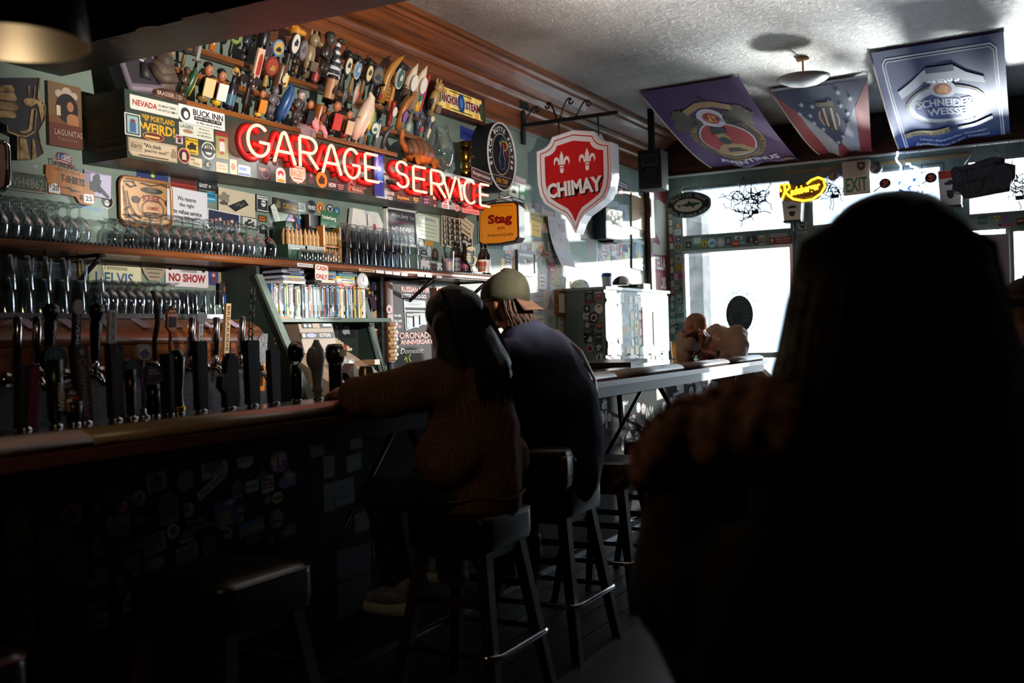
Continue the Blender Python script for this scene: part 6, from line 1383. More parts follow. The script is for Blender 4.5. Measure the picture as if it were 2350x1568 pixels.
def mini(x,y,z,lab,grp,sc=1.0):
 t=thing('bitters_bottle',lab,'bottle',(x,y,z),grp)
 mb=MB();mb.lathe([(.011*sc,0),(.012*sc,.01),(.011*sc,.04*sc),(.013*sc,.05*sc),(.007*sc,.075*sc),(.006*sc,.085*sc)],PW,9,Matrix.Translation((x,y,z)));mb.build('paper_wrap',t)
 mb=MB();mb.cyl((x,y,z+.085*sc),(x,y,z+.092*sc),.005*sc,'2a4a30',8);mb.build('cap',t)
for rr,z in((0,z0_+.012),(1,(z0_+zm)/2)):
 for i in range(5):
  for j in range(2):
   mini(xa+.005+.014*j,yl+.022+i*(yr-yl-.04)/4,z,f'tiny paper wrapped bottle on the {["lower", "upper"][rr]} tray of the wooden bitters rack','bottles in the bitters rack',.9)
for px,py,w,h,lab in((677,575,44,24,'green bitters carton at the shelf edge nearer the round glasses'),(716,577,42,22,'green bitters carton at the shelf edge nearer the wooden rack')):
 y0_,y1_=wz(px-w/2,py,.21).y,wz(px+w/2,py,.21).y
 t=thing('bitters_carton',lab,'carton',(.2,(y0_+y1_)/2,ZM),'bitters cartons')
 hh=wz(px,py-h/2-2,.24).z-ZM
 mb=MB();mb.box((.18,(y0_+y1_)/2,ZM+hh/2),(.10,y1_-y0_,hh),GB);mb.build('carton',t)
 sheet('lettering',None,Plane((.2305,0,0),(0,1,0),(0,0,1)),(px,py-4,w*.5,8),'n','',[T('Underberg',0,0,.95,.8,'c8d4c8',.01)],parent=t)
 for i in range(4):
  for j in range(2):
   mini(.205-.03*j,y0_+.03+i*(y1_-y0_-.06)/3,ZM+hh,lab.replace('green bitters carton','paper wrapped bottle standing in the carton'),'bottles in the bitters cartons',1.1)
t=thing('bitters_carton','tall dark green bitters carton behind the open one','carton',(.1,wz(655,560,.1).y,ZM))
y0_,y1_=wz(645,560,.1).y,wz(668,560,.1).y
mb=MB();mb.box((.09,(y0_+y1_)/2,ZM+.12),(.1,y1_-y0_,.24),GB);mb.build('carton',t)
mb=MB();mb.box((.141,y1_-.01,ZM+.13),(.002,.015,.14),'8ab09a');mb.build('side_label',t)
t=thing('wall_niche_box','dark open wooden box behind the bitters rack','box',(.05,wz(722,540,.05).y,1.9))
y0_,y1_=wz(706,540,.03).y,wz(736,540,.03).y;zz0,zz1=wz(720,566,.03).z,wz(720,494,.03).z
mb=MB();mb.box((.02,(y0_+y1_)/2,(zz0+zz1)/2),(.04,y1_-y0_,zz1-zz0),'15110e');mb.build('box',t)
for y in(y0_,y1_):
 mb=MB();mb.box((.025,y,(zz0+zz1)/2),(.05,.012,zz1-zz0),mat('7a4a24',.5));mb.build('post',t)
mb=MB();mb.box((.025,(y0_+y1_)/2,(zz0+zz1)/2+.02),(.05,y1_-y0_,.012),mat('7a4a24',.5));mb.build('ledge',t)
# ================================================================== bottles and fist trophy at the shelf end
BRN=mat('1c0c06',.12,0,0,.6);GRNB=mat('0e140d',.12,0,0,.6)
def bottle(px,x,h,r,m,lc,lab,lay_=(),cap='1a1a1c'):
 y=min(wy(px,x,620),6.81)
 t=thing('beer_bottle',lab,'bottle',(x,y,ZM),'bottles at the shelf end')
 M=Matrix.Translation((x,y,ZM))
 mb=MB();mb.lathe([(r*.9,0),(r,.006),(r,h*.56),(r*.85,h*.66),(r*.42,h*.76),(r*.36,h*.93),(r*.42,h*.94),(r*.42,h*.97)],m,20,M);mb.build('body',t)
 mb=MB();mb.lathe([(r*.43,h*.955),(r*.44,h),(.001,h)],mat(cap,.35,.5),14,M);mb.build('crown_cap',t)
 if lc:
  mb=MB();mb.lathe([(r*1.01,h*.1),(r*1.01,h*.5)],mat(lc,.5),20,M,caps=False)
  mb.build('label',t)
  for k,(z,hh,c) in enumerate(lay_):
   mb=MB();mb.lathe([(r*1.016,h*z),(r*1.016,h*(z+hh))],mat(c,.5),20,M,caps=False);mb.build('label_band',t)
bottle(1046,.17,.24,.036,BRN,'6a6a70','dark bottle with a grey label behind the printed pint glass',[(.2,.04,'3a3a40'),(.36,.05,'3a3a40')])
bottle(1054,.08,.25,.034,GRNB,None,'unlabelled black bottle by the wall at the shelf end')
bottle(1067,.20,.235,.037,BRN,'3a1c28','dark bottle with a maroon label beside the golden fist',[(.2,.12,'8a3a58')])
bottle(1088,.06,.25,.034,GRNB,None,'unlabelled black bottle behind the golden fist')
bottle(1107,.20,.245,.033,BRN,'d8d0bc','brown bottle with a red and cream label',[(.14,.3,'a83a2c'),(.2,.1,'d8c890')])
bottle(1116,.10,.19,.026,BRN,'9a9a9c','small brown bottle behind the red and cream label')
bottle(1131,.20,.25,.036,BRN,'d4ccd4','brown bottle with a plain white label at the very end of the shelf',[(.3,.01,'b89aa4'),(.36,.012,'b89aa4')])
y=wy(1030,.24,620)
t=thing('printed_pint','pint glass with purple and orange print before the bottles','glass',(.24,y,ZM))
mb=MB();mb.lathe([(.033,0),(.034,.004),(.038,.07),(.044,.15)],GLASS,22,Matrix.Translation((.24,y,ZM)),caps=False);mb.build('glass',t)
mb=MB();mb.lathe([(.0345,.01),(.037,.06),(.04,.1)],noisy('pint_print','6a4a7a','c8b0a8',(30,30,14),3,.4,lo=.45,hi=.55),22,Matrix.Translation((.239,y,ZM)),caps=False);mb.build('print',t)
t=thing('fist_trophy','pale gold cut-out of a fist holding a glass on a black base among bottles','trophy',hit(1083,628,0,.26))
PT=Plane((.25,0,0),(0,1,0),(0,0,1))
def tz(pts):
 return[PT.hit(960+x*.1277,520+y*.1277) for x,y in pts]
mb=MB();mb.prism(tz([(855,365),(1015,360),(1010,520),(1048,590),(1020,700),(1060,810),(950,810),(930,710),(880,650),(850,600),(870,480)]),.016,mat('17120c',.4),frame((.236,0,0),(0,1,0),(0,0,1)));mb.build('board',t)
mg=mat('c9b870',.4)
for nm,pts in(('glass_rim',ellipse(935,400,150,80,18)),('finger',ellipse(890,500,70,40,12)),('finger',ellipse(895,545,84,42,12)),('finger',ellipse(895,590,84,42,12)),('finger',ellipse(905,628,66,32,12)),('thumb',[(960,540),(1010,530),(1046,590),(1020,680),(985,710),(900,690),(960,690),(995,640),(1000,570)]),('wrist',[(950,720),(1010,705),(1040,800),(970,805)]),('glass_side',[(1000,420),(1012,420),(1008,520),(1000,520)])):
 mb=MB();mb.prism(tz(pts),.005,mg,frame((.252,0,0),(0,1,0),(0,0,1)));mb.build(nm,t)
cyb=wz(1090,628,.25)
mb=MB();mb.box((.245,cyb.y,ZM+.012),(.05,.16,.024),'17181a',bev=.005);mb.build('base',t)
# ================================================================== chalkboard menu and corks
tcb=thing('chalkboard_menu','large chalkboard advertising bottles to go behind the woman in brown','chalkboard',(.05,6.4,1.1))
PCB=Plane((.05,0,0),(0,1,0),(0,0,1))
cxb,cyb_,WB,HB=PCB.box(950,745,104,200)
Mb=frame((.05,cxb,cyb_),(0,1,0),(0,0,1))
mb=MB();mb.box((0,0,-.012),(WB,HB,.02),noisy('chalk_slate','2c2c30','3a3a3e',(5,5,5),5,.8),Mb);mb.build('slate',tcb)
RED='c8503a';CW='d4d8dc';BL='7f9ab0'
mb=MB();prints(mb,Mb,WB,HB,[T('RUSSIAN RIVER',.06,.40,.62,.06,RED,.03),T('BOTTLES TO-GO',.02,.325,.54,.045,CW,.01),('r',.03,.23,.48,.07,'55707f'),T('TORONADO',.02,.232,.32,.03,'1c1c20',.03),('l',[(-.2,.28),(.26,.27),(.3,.02),(-.18,-.06),(-.2,.28)],.012,BL),('r',.04,.155,.48,.012,'b8d0dc'),('r',-.09,.11,.14,.03,'3a3a44'),('r',.05,.115,.14,.03,'3a3a44'),('r',.19,.12,.14,.03,'3a3a44'),('r',-.1,.02,.13,.12,'4a5f70'),('r',.05,.03,.1,.13,'6f8aa0'),('r',.2,.05,.14,.11,'4a5f70'),('e',-.1,.04,.04,.04,'c8ccd0'),('e',.2,.06,.04,.04,'c8ccd0'),T('HUGE',-.36,.1,.14,.025,CW,0),T('TO-GO!',-.36,.04,.16,.025,CW,0),T('$35',.42,-.01,.2,.05,CW,.02),T('5th',-.36,-.02,.14,.04,RED,0),T('TORONADO',.0,-.125,.86,.07,RED,.01),T('ANNIVERSARY',.04,-.2,.72,.055,RED,.02),T('Domestic',-.08,-.30,.5,.06,CW,0,.3),('l',[(-.25,-.4),(-.2,-.36),(-.2,-.42)],.02,'9aba5a'),('l',[(-.12,-.34),(-.16,-.38),(-.12,-.42)],.02,'9aba5a')],.0)
mb.build('chalk',tcb)
tco=thing('cork_rail','brown wooden rail with a column of wine corks beside the chalkboard','rail',hit(897,840,0,.08))
y0_,y1_=wz(887,740,.07).y,wz(902,740,.07).y
zz0,zz1=wz(895,832,.07).z,wz(895,646,.07).z
mb=MB();mb.box((.06,(y0_+y1_)/2,(zz0+zz1)/2),(.03,y1_-y0_,zz1-zz0),mat('4a2a1c',.5));mb.build('rail',tco)
mb=MB();mb.box((.04,y0_-.03,(zz0+zz1)/2),(.05,.035,zz1-zz0+.05),IRON);mb.build('iron_post',tco)
for i in range(10):
 z=zz0+.02+i*.026
 t=thing('wine_cork',f'pale wine cork in the column beside the chalkboard, {["lowest", "second from the bottom", "third from the bottom", "fourth from the bottom", "fifth from the bottom", "sixth from the bottom", "seventh from the bottom", "eighth from the bottom", "next to topmost", "topmost"][i]}','cork',(.1,(y0_+y1_)/2,z),'wine corks')
 yy=(y0_+y1_)/2+(.02 if i%2 else-.0)
 mb=MB();mb.cyl((.075,yy-.03,z),(.075,yy+.03,z+.004),.012,'c2a06a' if i%3 else 'a87a48',10);mb.build('stopper',t)
 mb=MB();mb.cyl((.075,yy+.026,z),(.075,yy+.05,z+.006),.0125,'d8d8d8',10);mb.build('foil',t)
sheet('sticker','white oval sticker with a red heart on the brown rail',Plane((.076,0,0),(0,1,0),(0,0,1)),(893,710,13,21),'e','d8d4d4',[('s','shield',0,-.05,.4,.4,'b0202c')])
sheet('sticker','small pale pink square label under the heart sticker',Plane((.076,0,0),(0,1,0),(0,0,1)),(895,729,11,14),'r','d8c4c0',[])
for k,px in enumerate((1001,1007,1012)):
 mb=MB();o=wz(px,690,.06);mb.box((.06,o.y,1.38),(.03,.022,.62),WOOD)
 mb.build('timber_batten',None,['orange wooden slat nearest the chalkboard edge','orange wooden slat between the other two beside the chalkboard','orange wooden slat hidden partly by the dark haired woman'][k],'slat','slats beside the chalkboard')
# ================================================================== the sunlit paper covered wall
PW0=Plane((0,0,0),(0,1,0),(0,0,1))
rng=random.Random(21)
def framed(name,lab,pl,box,fm,bg,L,fw=.02,depth=.03,rot=0,cat='picture'):
 t=thing(name,lab,cat,(0,0,0))
 cx,cy,W,H=pl.box(*box)
 M=pl.M@Matrix.Translation((cx,cy,.002))@Matrix.Rotation(math.radians(rot),4,'Z')
 t.location=M.translation
 q=MB();q.box((0,0,depth*.4),(W-fw,H-fw,depth*.6),mat(bg,.5),M);prints(q,M,W-fw*2,H-fw*2,L,depth*.7+.001);q.build('picture',t)
 for a,b,c,d in((0,H/2-fw/2,W,fw),(0,-H/2+fw/2,W,fw),(W/2-fw/2,0,fw,H-2*fw),(-W/2+fw/2,0,fw,H-2*fw)):
  q=MB();q.box((a,b,depth/2),(c,d,depth),fm,M);q.build('moulding',t)
 return t
framed('framed_photograph','black framed group photograph just above the backward cap',WL,(1203,605,42,58),mat('2a2c34',.4),'c8ccd0',[('r',0,.05,.84,.6,'8a9490'),('s','blob',0,.05,.6,.4,'4a5450'),('e',-.1,.1,.2,.2,'c8ccc8')],.025)
framed('wood_frame','orange wood framed paper beside the face of the man in the cap',WL,(1162,690,48,74),WOOD,'d8d6cc',[('r',0,.3,.6,.03,'a8a498'),('r',0,.1,.7,.02,'a8a498'),('r',0,-.1,.7,.02,'a8a498')],.035)
framed('wood_frame','small wooden frame behind the cap visor',WL,(1283,696,22,60),WOOD,'d8d4c0',[],.03)
t=thing('curling_poster','long pale poster curling away from the wall beside the shield sign','poster',(.02,8.5,2))
ya,yb=wy(1256,.02,540),wy(1302,.02,540);z1,z0=hit(1280,500,0,.02).z,hit(1280,612,0,.02).z
rows=[]
for i in range(9):
 k=i/8;z=z1+(z0-z1)*k;b=.02+.10*k*k
 rows.append([(b*(1-.5*j/5)+.01,ya+(yb-ya)*j/5+.05*k*k,z) for j in range(6)])
mb=MB();mb.add([p for r in rows for p in r],[(i*6+j,i*6+j+1,(i+1)*6+j+1,(i+1)*6+j) for i in range(8) for j in range(5)],mat('c9c4c4',.6),True)
mb.build('paper',t)
for k,(u,v,c) in enumerate([(.25,.15,'b4a8a4'),(.7,.2,'a89a98'),(.3,.45,'c0b0a8'),(.72,.5,'b0a4a8'),(.3,.75,'a8b0bc'),(.7,.8,'9aa4b8')]):
 zc=z1+(z0-z1)*v;yc=ya+(yb-ya)*u+.05*v*v;b=(.02+.10*v*v)*(1-.5*u)+.0135
 q=MB();q.box((b,yc,zc),(.001,(yb-ya)*.34,(z1-z0)*.16),c);q.build('printed_picture',t)
sign('landscape_poster','large green hillside poster with a white border under the shield sign',WL,(1330,552,84,112),'r','dcdcd6',[('r',0,.02,.94,.9,'8fa092'),('p',[(-.47,-.3),(.47,-.42),(.47,-.1),(.1,.1),(-.47,.0)],'6f8a70'),('e',.05,.12,.4,.14,'d0d0c8'),('s','tri',.1,.3,.3,.2,'c0a8a0'),('e',.3,-.1,.2,.3,'9a7a78')],-3,cat='poster',th=.001)
t=thing('deer_lightbox','dark blue lightbox with a leaping deer drawing on a wall arm','sign',hit(1412,520,0,.1))
cx,cy,W,H=Plane((.16,0,0),(0,1,0),(0,0,1)).box(1412,515,40,72)
Md=frame((.16,cx,cy),(0,1,0),(0,0,1))
mb=MB();mb.box((0,0,-.075),(W,H,.13),mat('1a2038',.4),Md,bev=.01);mb.build('case',t)
mb=MB();prints(mb,Md,W,H,[('r',0,0,.92,.94,'d8d0bc'),('l',[(-.3,-.1),(-.1,.05),(.1,.1),(.2,.2),(.28,.4)],.05,'4a2c20'),('l',[(-.1,.05),(-.05,-.25)],.04,'4a2c20'),('l',[(.1,.08),(.22,-.2)],.04,'4a2c20'),('s','blob',0,.1,.36,.16,'6a4434'),('r',.2,-.36,.3,.06,'8a8478')],-.007);mb.build('face',t)
mb=MB();mb.cyl((.01,cx+.1,cy-H*.55),(.15,cx+.1,cy-H*.55),.012,CHROME,8);mb.box((.08,cx+.05,cy-H*.53),(.14,.16,.02),IRON);mb.build('wall_arm',t)
sign('burnt_board','tan wooden panel with a faint burnt drawing by the corner',WL,(1470,490,44,76),'r','c4a27c',[('l',[(-.1,.25),(.05,-.05),(0,.1)],.015,'8a6a4a'),('l',[(-.25,-.1),(-.1,-.4),(.1,-.4),(.25,-.1)],.015,'8a6a4a'),('s','blob',0,-.02,.3,.1,'a8845e')],-3,cat='panel')
sign('tin_sign','tin brewing sign with a sailing scene beside the mirror',WL,(1464,582,32,76),'r','2e3a38',[('r',0,.36,.8,.12,'9ab0a4'),('e',0,.06,.56,.5,'6f9ab0'),('s','tri',.02,.05,.3,.4,'c8a458'),('e',-.2,-.15,.2,.16,'3a6a4a'),('e',.2,-.15,.2,.16,'3a6a4a'),T('BREWING',0,-.34,.76,.09,'b8c8c0',.02),('b',.04,'17201f')],-3)
tm=thing('tall_mirror','tall narrow red beer mirror in a wooden frame in the corner','mirror',(.02,11,1.7))
PM=Plane((.05,0,0),(0,1,0),(0,0,1))
cx,cy,W,H=PM.box(1512,552,42,252)
Mm=frame((.05,cx,cy),(0,1,0),(0,0,1))
mb=MB();mb.box((0,0,-.012),(W*.9,H*.98,.014),mat('cfcbc0',.1,.3),Mm);mb.build('glass',tm)
for a,b,c,d in((0,H/2,W,.05),(0,-H/2,W,.05),(W/2,0,.05,H),(-W/2,0,.06,H)):
 mb=MB();mb.box((a,b,0),(c,d,.05),mat('5a3826',.45),Mm,bev=.008);mb.build('moulding',tm)
mb=MB();prints(mb,Mm,W*.86,H*.96,[('p',[(-.5,.5),(.5,.5),(.5,.36),(.1,.39),(-.5,.36)],'6a1414'),('p',[(-.5,.16),(-.3,.12),(.05,.0),(.1,-.04),(-.5,-.02)],'6a1414'),('p',[(-.5,-.14),(.5,-.13),(.5,-.5),(-.5,-.5)],'6a1414'),T('STELLA',0,-.215,.8,.12,'dcd4cc',.02),T('ARTOIS',0,-.40,.8,.12,'dcd4cc',.02),('p',[(-.5,-.3),(.2,-.3),(.0,-.5),(-.5,-.5)],'7f3430')],-.004);mb.build('print',tm)
for px,py,w,h,sh,bg,L,lab in[(1430,426,26,18,'r','1d2226',[('r',0,.2,.84,.22,'b8bcc0'),('r',0,-.15,.84,.22,'b8bcc0')],'black two line sticker under the loudspeaker'),(1439,443,17,12,'r','2a2018',[T('QUI',0,0,.8,.6,'d8962a',.04)],'black sticker with three orange capitals'),(1425,439,12,22,'r','a84a50',[('s','blob',0,0,.7,.7,'d8c8c8')],'crimson sticker with a white squiggle by the shield sign'),(1460,446,16,10,'r','23282b',[('s','blob',0,0,.7,.7,'c8ccd0')],'dark sticker with a pale blob above the wooden panel'),(1476,448,14,18,'dia','c8ccc8',[],'white diamond sticker above the wooden panel'),(1222,478,11,26,'drop','c8ccc0',[('e',0,.15,.7,.4,'17191a')],'bearded face sticker below the flyers by the orange sign'),(1234,475,18,22,'r','6a6460',[T('FAT',0,.2,.6,.24,'b8b4b0',.02),('e',0,-.2,.4,.3,'8a8480')],'grey sticker with the word fat beside the bearded face'),(1235,500,38,22,'r','a89848',[T('NO CRAP ON TAP',0,.15,.9,.34,'4a4420',.03),('r',0,-.25,.8,.1,'6a6230')],'mustard slogan sticker about what is on tap'),(1229,525,24,36,'r','d8b850',[T('Euer',-.02,.2,.6,.2,'b08a2a',.02),T('Leiter',.0,-.08,.7,.2,'b08a2a',.02)],'bright yellow flyer under the mustard slogan'),(1196,469,10,14,'r','17191c',[T('CK',0,0,.7,.4,'c0c4c8',.03)],'small black square sticker at the edge of the orange sign'),(1208,476,11,22,'r','7a8a78',[('s','arch',0,0,.6,.7,'c8b898'),('e',.1,.2,.3,.2,'b05030')],'tiny figure card by the orange sign'),(1246,583,30,16,'r','b8a8a0',[('r',0,0,.8,.3,'a06a60')],'faded pink strip under the yellow flyer'),(1266,610,14,12,'r','a82c30',[],'small red square card near the curling poster foot'),(1268,620,16,8,'r','c0303a',[('r',0,0,.7,.4,'e0c8c8')],'red strip card near the curling poster foot'),(1363,592,16,14,'r','4a3a44',[('r',0,.2,.8,.2,'c8c0c8'),('r',0,-.2,.7,.2,'b05060')],'plum label with pale bars above the cup'),(1378,590,10,18,'e','d8dcdc',[('o',0,0,.8,.8,.1,'2a2c30'),('e',0,0,.3,.3,'2a2c30')],'white oval with a black ring above the cup'),(1409,598,12,20,'e','2a2c30',[('o',0,0,.8,.8,.06,'c0c4c4'),('s','star',0,0,.5,.5,'c0c4c4')],'dark oval emblem above the ball cap'),(1420,604,7,18,'arch','b02c34',[('e',0,.1,.7,.3,'e0c0b8')],'small red bottle cap shaped sticker above the ball cap'),(1431,603,8,24,'r','d8b040',[('e',0,0,.5,.4,'8a5a1c')],'narrow yellow sticker above the ball cap'),(1405,570,12,12,'burst','b83a48',[('e',0,0,.5,.5,'e0d0d0')],'little red rosette sticker under the lightbox'),(1434,570,14,18,'blob','2a3244',[],'dark blue splash sticker under the lightbox'),(1395,540,0,0,None,None,None,None)]:
 if lab:
  st(WL,px,py,w,h,sh,bg,L,lab,-3,off=.0016)
PAL=[('white','d8d8d6'),('cream','d8d0b8'),('pale grey','bcc0c0'),('black','1c1e22'),('pale blue','a0b8cc'),('red','b0343a'),('yellow','d0b048'),('pink','d0a0a8'),('green','6a9a78'),('orange','d08a40'),('navy','2a3a60'),('mint','b0ccc0')]
WTS=[9,6,6,3,3,2,2,2,2,1,1,2]
MOT=[('ring',lambda a:[('o',0,0,.7,.7,.08,a)]),('bars',lambda a:[('r',0,.18,.7,.14,a),('r',0,-.15,.6,.14,a)]),('blot',lambda a:[('s','blob',0,0,.6,.6,a)]),('star',lambda a:[('s','star',0,0,.6,.6,a)]),('lines',lambda a:[('r',0,.25,.7,.07,a),('r',0,0,.7,.07,a),('r',0,-.25,.5,.07,a)]),('border',lambda a:[('b',.08,a,.06)]),('peak',lambda a:[('s','tri',0,0,.6,.6,a)]),('face',lambda a:[('e',0,.05,.5,.6,a),('r',0,-.4,.6,.1,a)])]
SHP=[('square','r'),('oval','e'),('rounded','rr'),('crest shaped','shield'),('arched','arch'),('jagged','burst')]
seen_labels={}
ORD=['','second ','third ','fourth ','fifth ','sixth ','seventh ','eighth ','ninth ','tenth ','eleventh ','twelfth ']
def random_sticker(pl,u,v,W,H,where,grp,off=.0012,rg=rng):
 cn,cc=rg.choices(PAL,WTS)[0];sn,sh=rg.choices(SHP,[6,4,3,1,1,1])[0];mn,mf=rg.choice(MOT)
 an,ac=rg.choice([p for p in PAL if p[0]!=cn])
 if cn in('black','navy','red') and ac in('1c1e22','2a3a60'):
  an,ac=PAL[0]
 lab=f'{cn} {sn} sticker with {an} {mn} {where}'
 k=seen_labels.get(lab,0);seen_labels[lab]=k+1
 if k:
  lab=ORD[min(k,11)]+lab
 M=pl.M@Matrix.Translation((u,v,off))@Matrix.Rotation(math.radians(rg.uniform(-9,9)),4,'Z')
 mb=MB();mb.prism(outline(sh,W,H),.0008,mat(cc,.5));prints(mb,None,W,H,mf(ac),.0008)
 nm='flyer' if sh=='r' else 'sticker'
 o=mb.build(nm,None,lab.replace('sticker',nm),nm,grp);o.matrix_world=M
 return o
def scatter(pl,u0,u1,v0,v1,cw,chh,where,grp,fill=1.0,keep=None,sz=(.62,1.05),rg=rng):
 nu,nv=max(1,round((u1-u0)/cw)),max(1,round((v1-v0)/chh));k=0
 for i in range(nu):
  for j in range(nv):
   if rg.random()>fill:
    continue
   u=u0+(i+.5+rg.uniform(-.15,.15))*(u1-u0)/nu;v=v0+(j+.5+rg.uniform(-.15,.15))*(v1-v0)/nv
   if keep and not keep(u,v):
    continue
   s=rg.uniform(*sz)
   random_sticker(pl,u,v,cw*s*rg.uniform(.75,1.1),chh*s*rg.uniform(.8,1.1),where,grp,.0012+.0004*((i*3+j)%3),rg);k+=1
 return k
def in_px(pl,boxes):
 bs=[]
 for px,py,w,h in boxes:
  cx,cy,W,H=pl.box(px,py,w,h);bs.append((cx-W/2,cx+W/2,cy-H/2,cy+H/2))
 return lambda u,v:not any(a<u<b and c<v<d for a,b,c,d in bs)
def zone(pl,pa,pb,where,grp,cw,chh,fill=1,keep=None,sz=(.62,1.05),rg=rng):
 u0,v1=pl.hit(*pa);u1,v0=pl.hit(*pb)
 return scatter(pl,u0,u1,min(v0,v1),max(v0,v1),cw,chh,where,grp,fill,keep,sz,rg)
kw=in_px(WL,[(1203,605,40,56),(1162,690,46,72),(1330,552,90,118),(1280,556,50,116),(1470,490,46,80),(1464,582,34,80),(1512,552,48,256),(1235,512,40,66),(1412,515,44,76),(1440,690,250,70)])
def papers(pa,pb,where,cw=.27,chh=.21):
 u0,v1=WL.hit(*pa);u1,v0=WL.hit(*pb);nu,nv=max(1,round((u1-u0)/cw)),max(1,round(abs(v1-v0)/chh))
 for i in range(nu):
  for j in range(nv):
   u=u0+(i+.5+rng.uniform(-.1,.1))*(u1-u0)/nu;v=v0+(j+.5+rng.uniform(-.1,.1))*(v1-v0)/nv
   cn,cc=rng.choice([('white','c4c4c2'),('cream','c8c0aa'),('grey','a8acac'),('pale blue','a4b4c0'),('pale pink','c4aaa8'),('pale yellow','c8bc8a')]);ac=rng.choice(['8a8e90','9a8478','6f8290','a08a6a']);mn,mf=rng.choice(MOT)
   W,H=cw*rng.uniform(.8,1.05),chh*rng.uniform(.85,1.15)
   lab=f'{cn} paper flyer with a {mn} {where}';k=seen_labels.get(lab,0);seen_labels[lab]=k+1
   mb=MB();mb.prism(outline('r',W,H),.0004,mat(cc,.6));prints(mb,None,W,H,mf(ac),.0004,.0002)
   o=mb.build('flyer',None,(ORD[min(k,11)] if k else '')+lab,'flyer','pale flyers on the sunlit wall');o.matrix_world=WL.M@Matrix.Translation((u,v,.0003+.0001*((i+j)%3)))@Matrix.Rotation(math.radians(rng.uniform(-5,5)),4,'Z')
papers((1150,540),(1258,665),'around the black framed photograph')
papers((1215,470),(1300,540),'by the yellow flyer')
papers((1258,545),(1385,670),'below the hillside poster')
papers((1375,455),(1490,660),'between the lightbox and the mirror')
papers((1110,660),(1335,800),'behind the seated heads')
zone(WL,(1150,545),(1256,660),'around the black framed photograph','papers on the sunlit wall',.17,.15,1,kw)
zone(WL,(1196,480),(1256,545),'by the yellow flyer','papers on the sunlit wall',.17,.13,.9,kw)
zone(WL,(1302,610),(1490,655),'on the wall over the cabinet','papers on the sunlit wall',.15,.13,1,kw)
zone(WL,(1372,465),(1395,600),'on the wall before the lightbox','papers on the sunlit wall',.17,.13,1,kw)
zone(WL,(1386,556),(1446,612),'on the wall under the lightbox','papers on the sunlit wall',.16,.14,1,kw)
zone(WL,(1440,450),(1492,540),'around the tan panel','papers on the sunlit wall',.2,.15,.9,kw)
zone(WL,(1258,615),(1302,690),'on the wall above the cap visor','papers on the sunlit wall',.16,.13,1,kw)
zone(WL,(1290,668),(1338,800),'beside the cabinet end','papers on the sunlit wall',.13,.10,1,kw)
zone(WL,(1110,660),(1150,790),'between the two seated heads','papers on the sunlit wall',.17,.15,.9,kw)
zone(WL,(1296,490),(1372,500),'on the wall under the shield point','papers on the sunlit wall',.17,.1,.8,None)
# ================================================================== stickered cabinet with panels
XK=.42
ck0,ck1=hit(1388,700,0,XK).y,hit(1532,700,0,XK).y
ztp=hit(1388,664,0,XK).z
cab=thing('sticker_cabinet','tall grey green cabinet completely covered in pale stickers','cabinet',(.2,(ck0+ck1)/2,0))
CABM=noisy('cabinet_paint','5a6a64','667670',(4,4,4),4,.5)
mb=MB();mb.box((XK/2+.003,(ck0+ck1)/2,ztp/2),(XK-.016,ck1-ck0,ztp),CABM);mb.build('body',cab)
mb=MB();mb.box((XK/2+.014,(ck0+ck1)/2,ztp+.012),(XK+.02,ck1-ck0+.03,.024),mat('8a9490',.4));mb.build('top_board',cab)
CF=Plane((XK,0,0),(0,1,0),(0,0,1));CE=Plane((0,ck0,0),(1,0,0),(0,0,1))
yd_=hit(1466,740,0,XK).y
for a,b in((ck0+.02,yd_-.006),(yd_+.006,ck1-.02)):
 zz=hit(1440,812,0,XK).z
 mb=MB();mb.box((XK+.004,(a+b)/2,(ztp-.03+zz)/2),(.018,b-a,ztp-.03-zz),CABM);mb.build('door',cab)
CF2=Plane((XK+.0135,0,0),(0,1,0),(0,0,1))
for px,py,w,h,sh,bg,L,lab in[(1402,738,27,92,'rr','6e6668',[('r',0,.38,.9,.18,'5a4a46'),T('BLACK',0,.2,.5,.07,'d8d4d4',.03)]+[('r',0,.1-.06*i,.5+.1*(i%3),.02,'cfcbcb') for i in range(9)],'tall grey brown panel with white printing on the cabinet door'),(1430,743,27,92,'rr','7f9098',[('p',[(-.45,-.2),(.45,.0),(.45,-.2),(-.4,-.36)],'b08a4a'),('p',[(-.45,.1),(0,.3),(.45,.05),(.45,.0),(-.45,-.1)],'9fb0b4'),('r',0,-.42,.9,.1,'5a6a70')],'tall blue grey skyline panel on the cabinet door'),(1484,750,22,88,'r','b93a2c',[('r',0,.38,.8,.07,'5a1c1c'),('r',-.2,.26,.3,.05,'d8c8c4'),('r',.22,.26,.3,.05,'5a2a2a'),('s','blob',0,-.22,.6,.4,'2a1416'),('e',0,-.22,.3,.1,'c8402c')],'tall red panel with a motorcycle on the cabinet door'),(1509,756,20,80,'r','b8ac94',[('s','blob',-.1,.15,.6,.4,'8a7a60'),('s','blob',.1,-.2,.6,.4,'9a8a70'),('r',0,.42,.7,.06,'d0c8b4')],'tall tan panel with drawn figures on the cabinet door')]:
 sign('panel_print',lab,CF2,(px,py,w,h),sh,bg,L,0,cat='panel',th=.006,off=.001)
kc=in_px(CF2,[(1402,738,30,96),(1430,743,30,96),(1484,750,26,92),(1509,756,24,84)])
zone(CF2,(1389,672),(1530,826),'on the cabinet front','stickers on the cabinet front',.115,.085,1,kc)
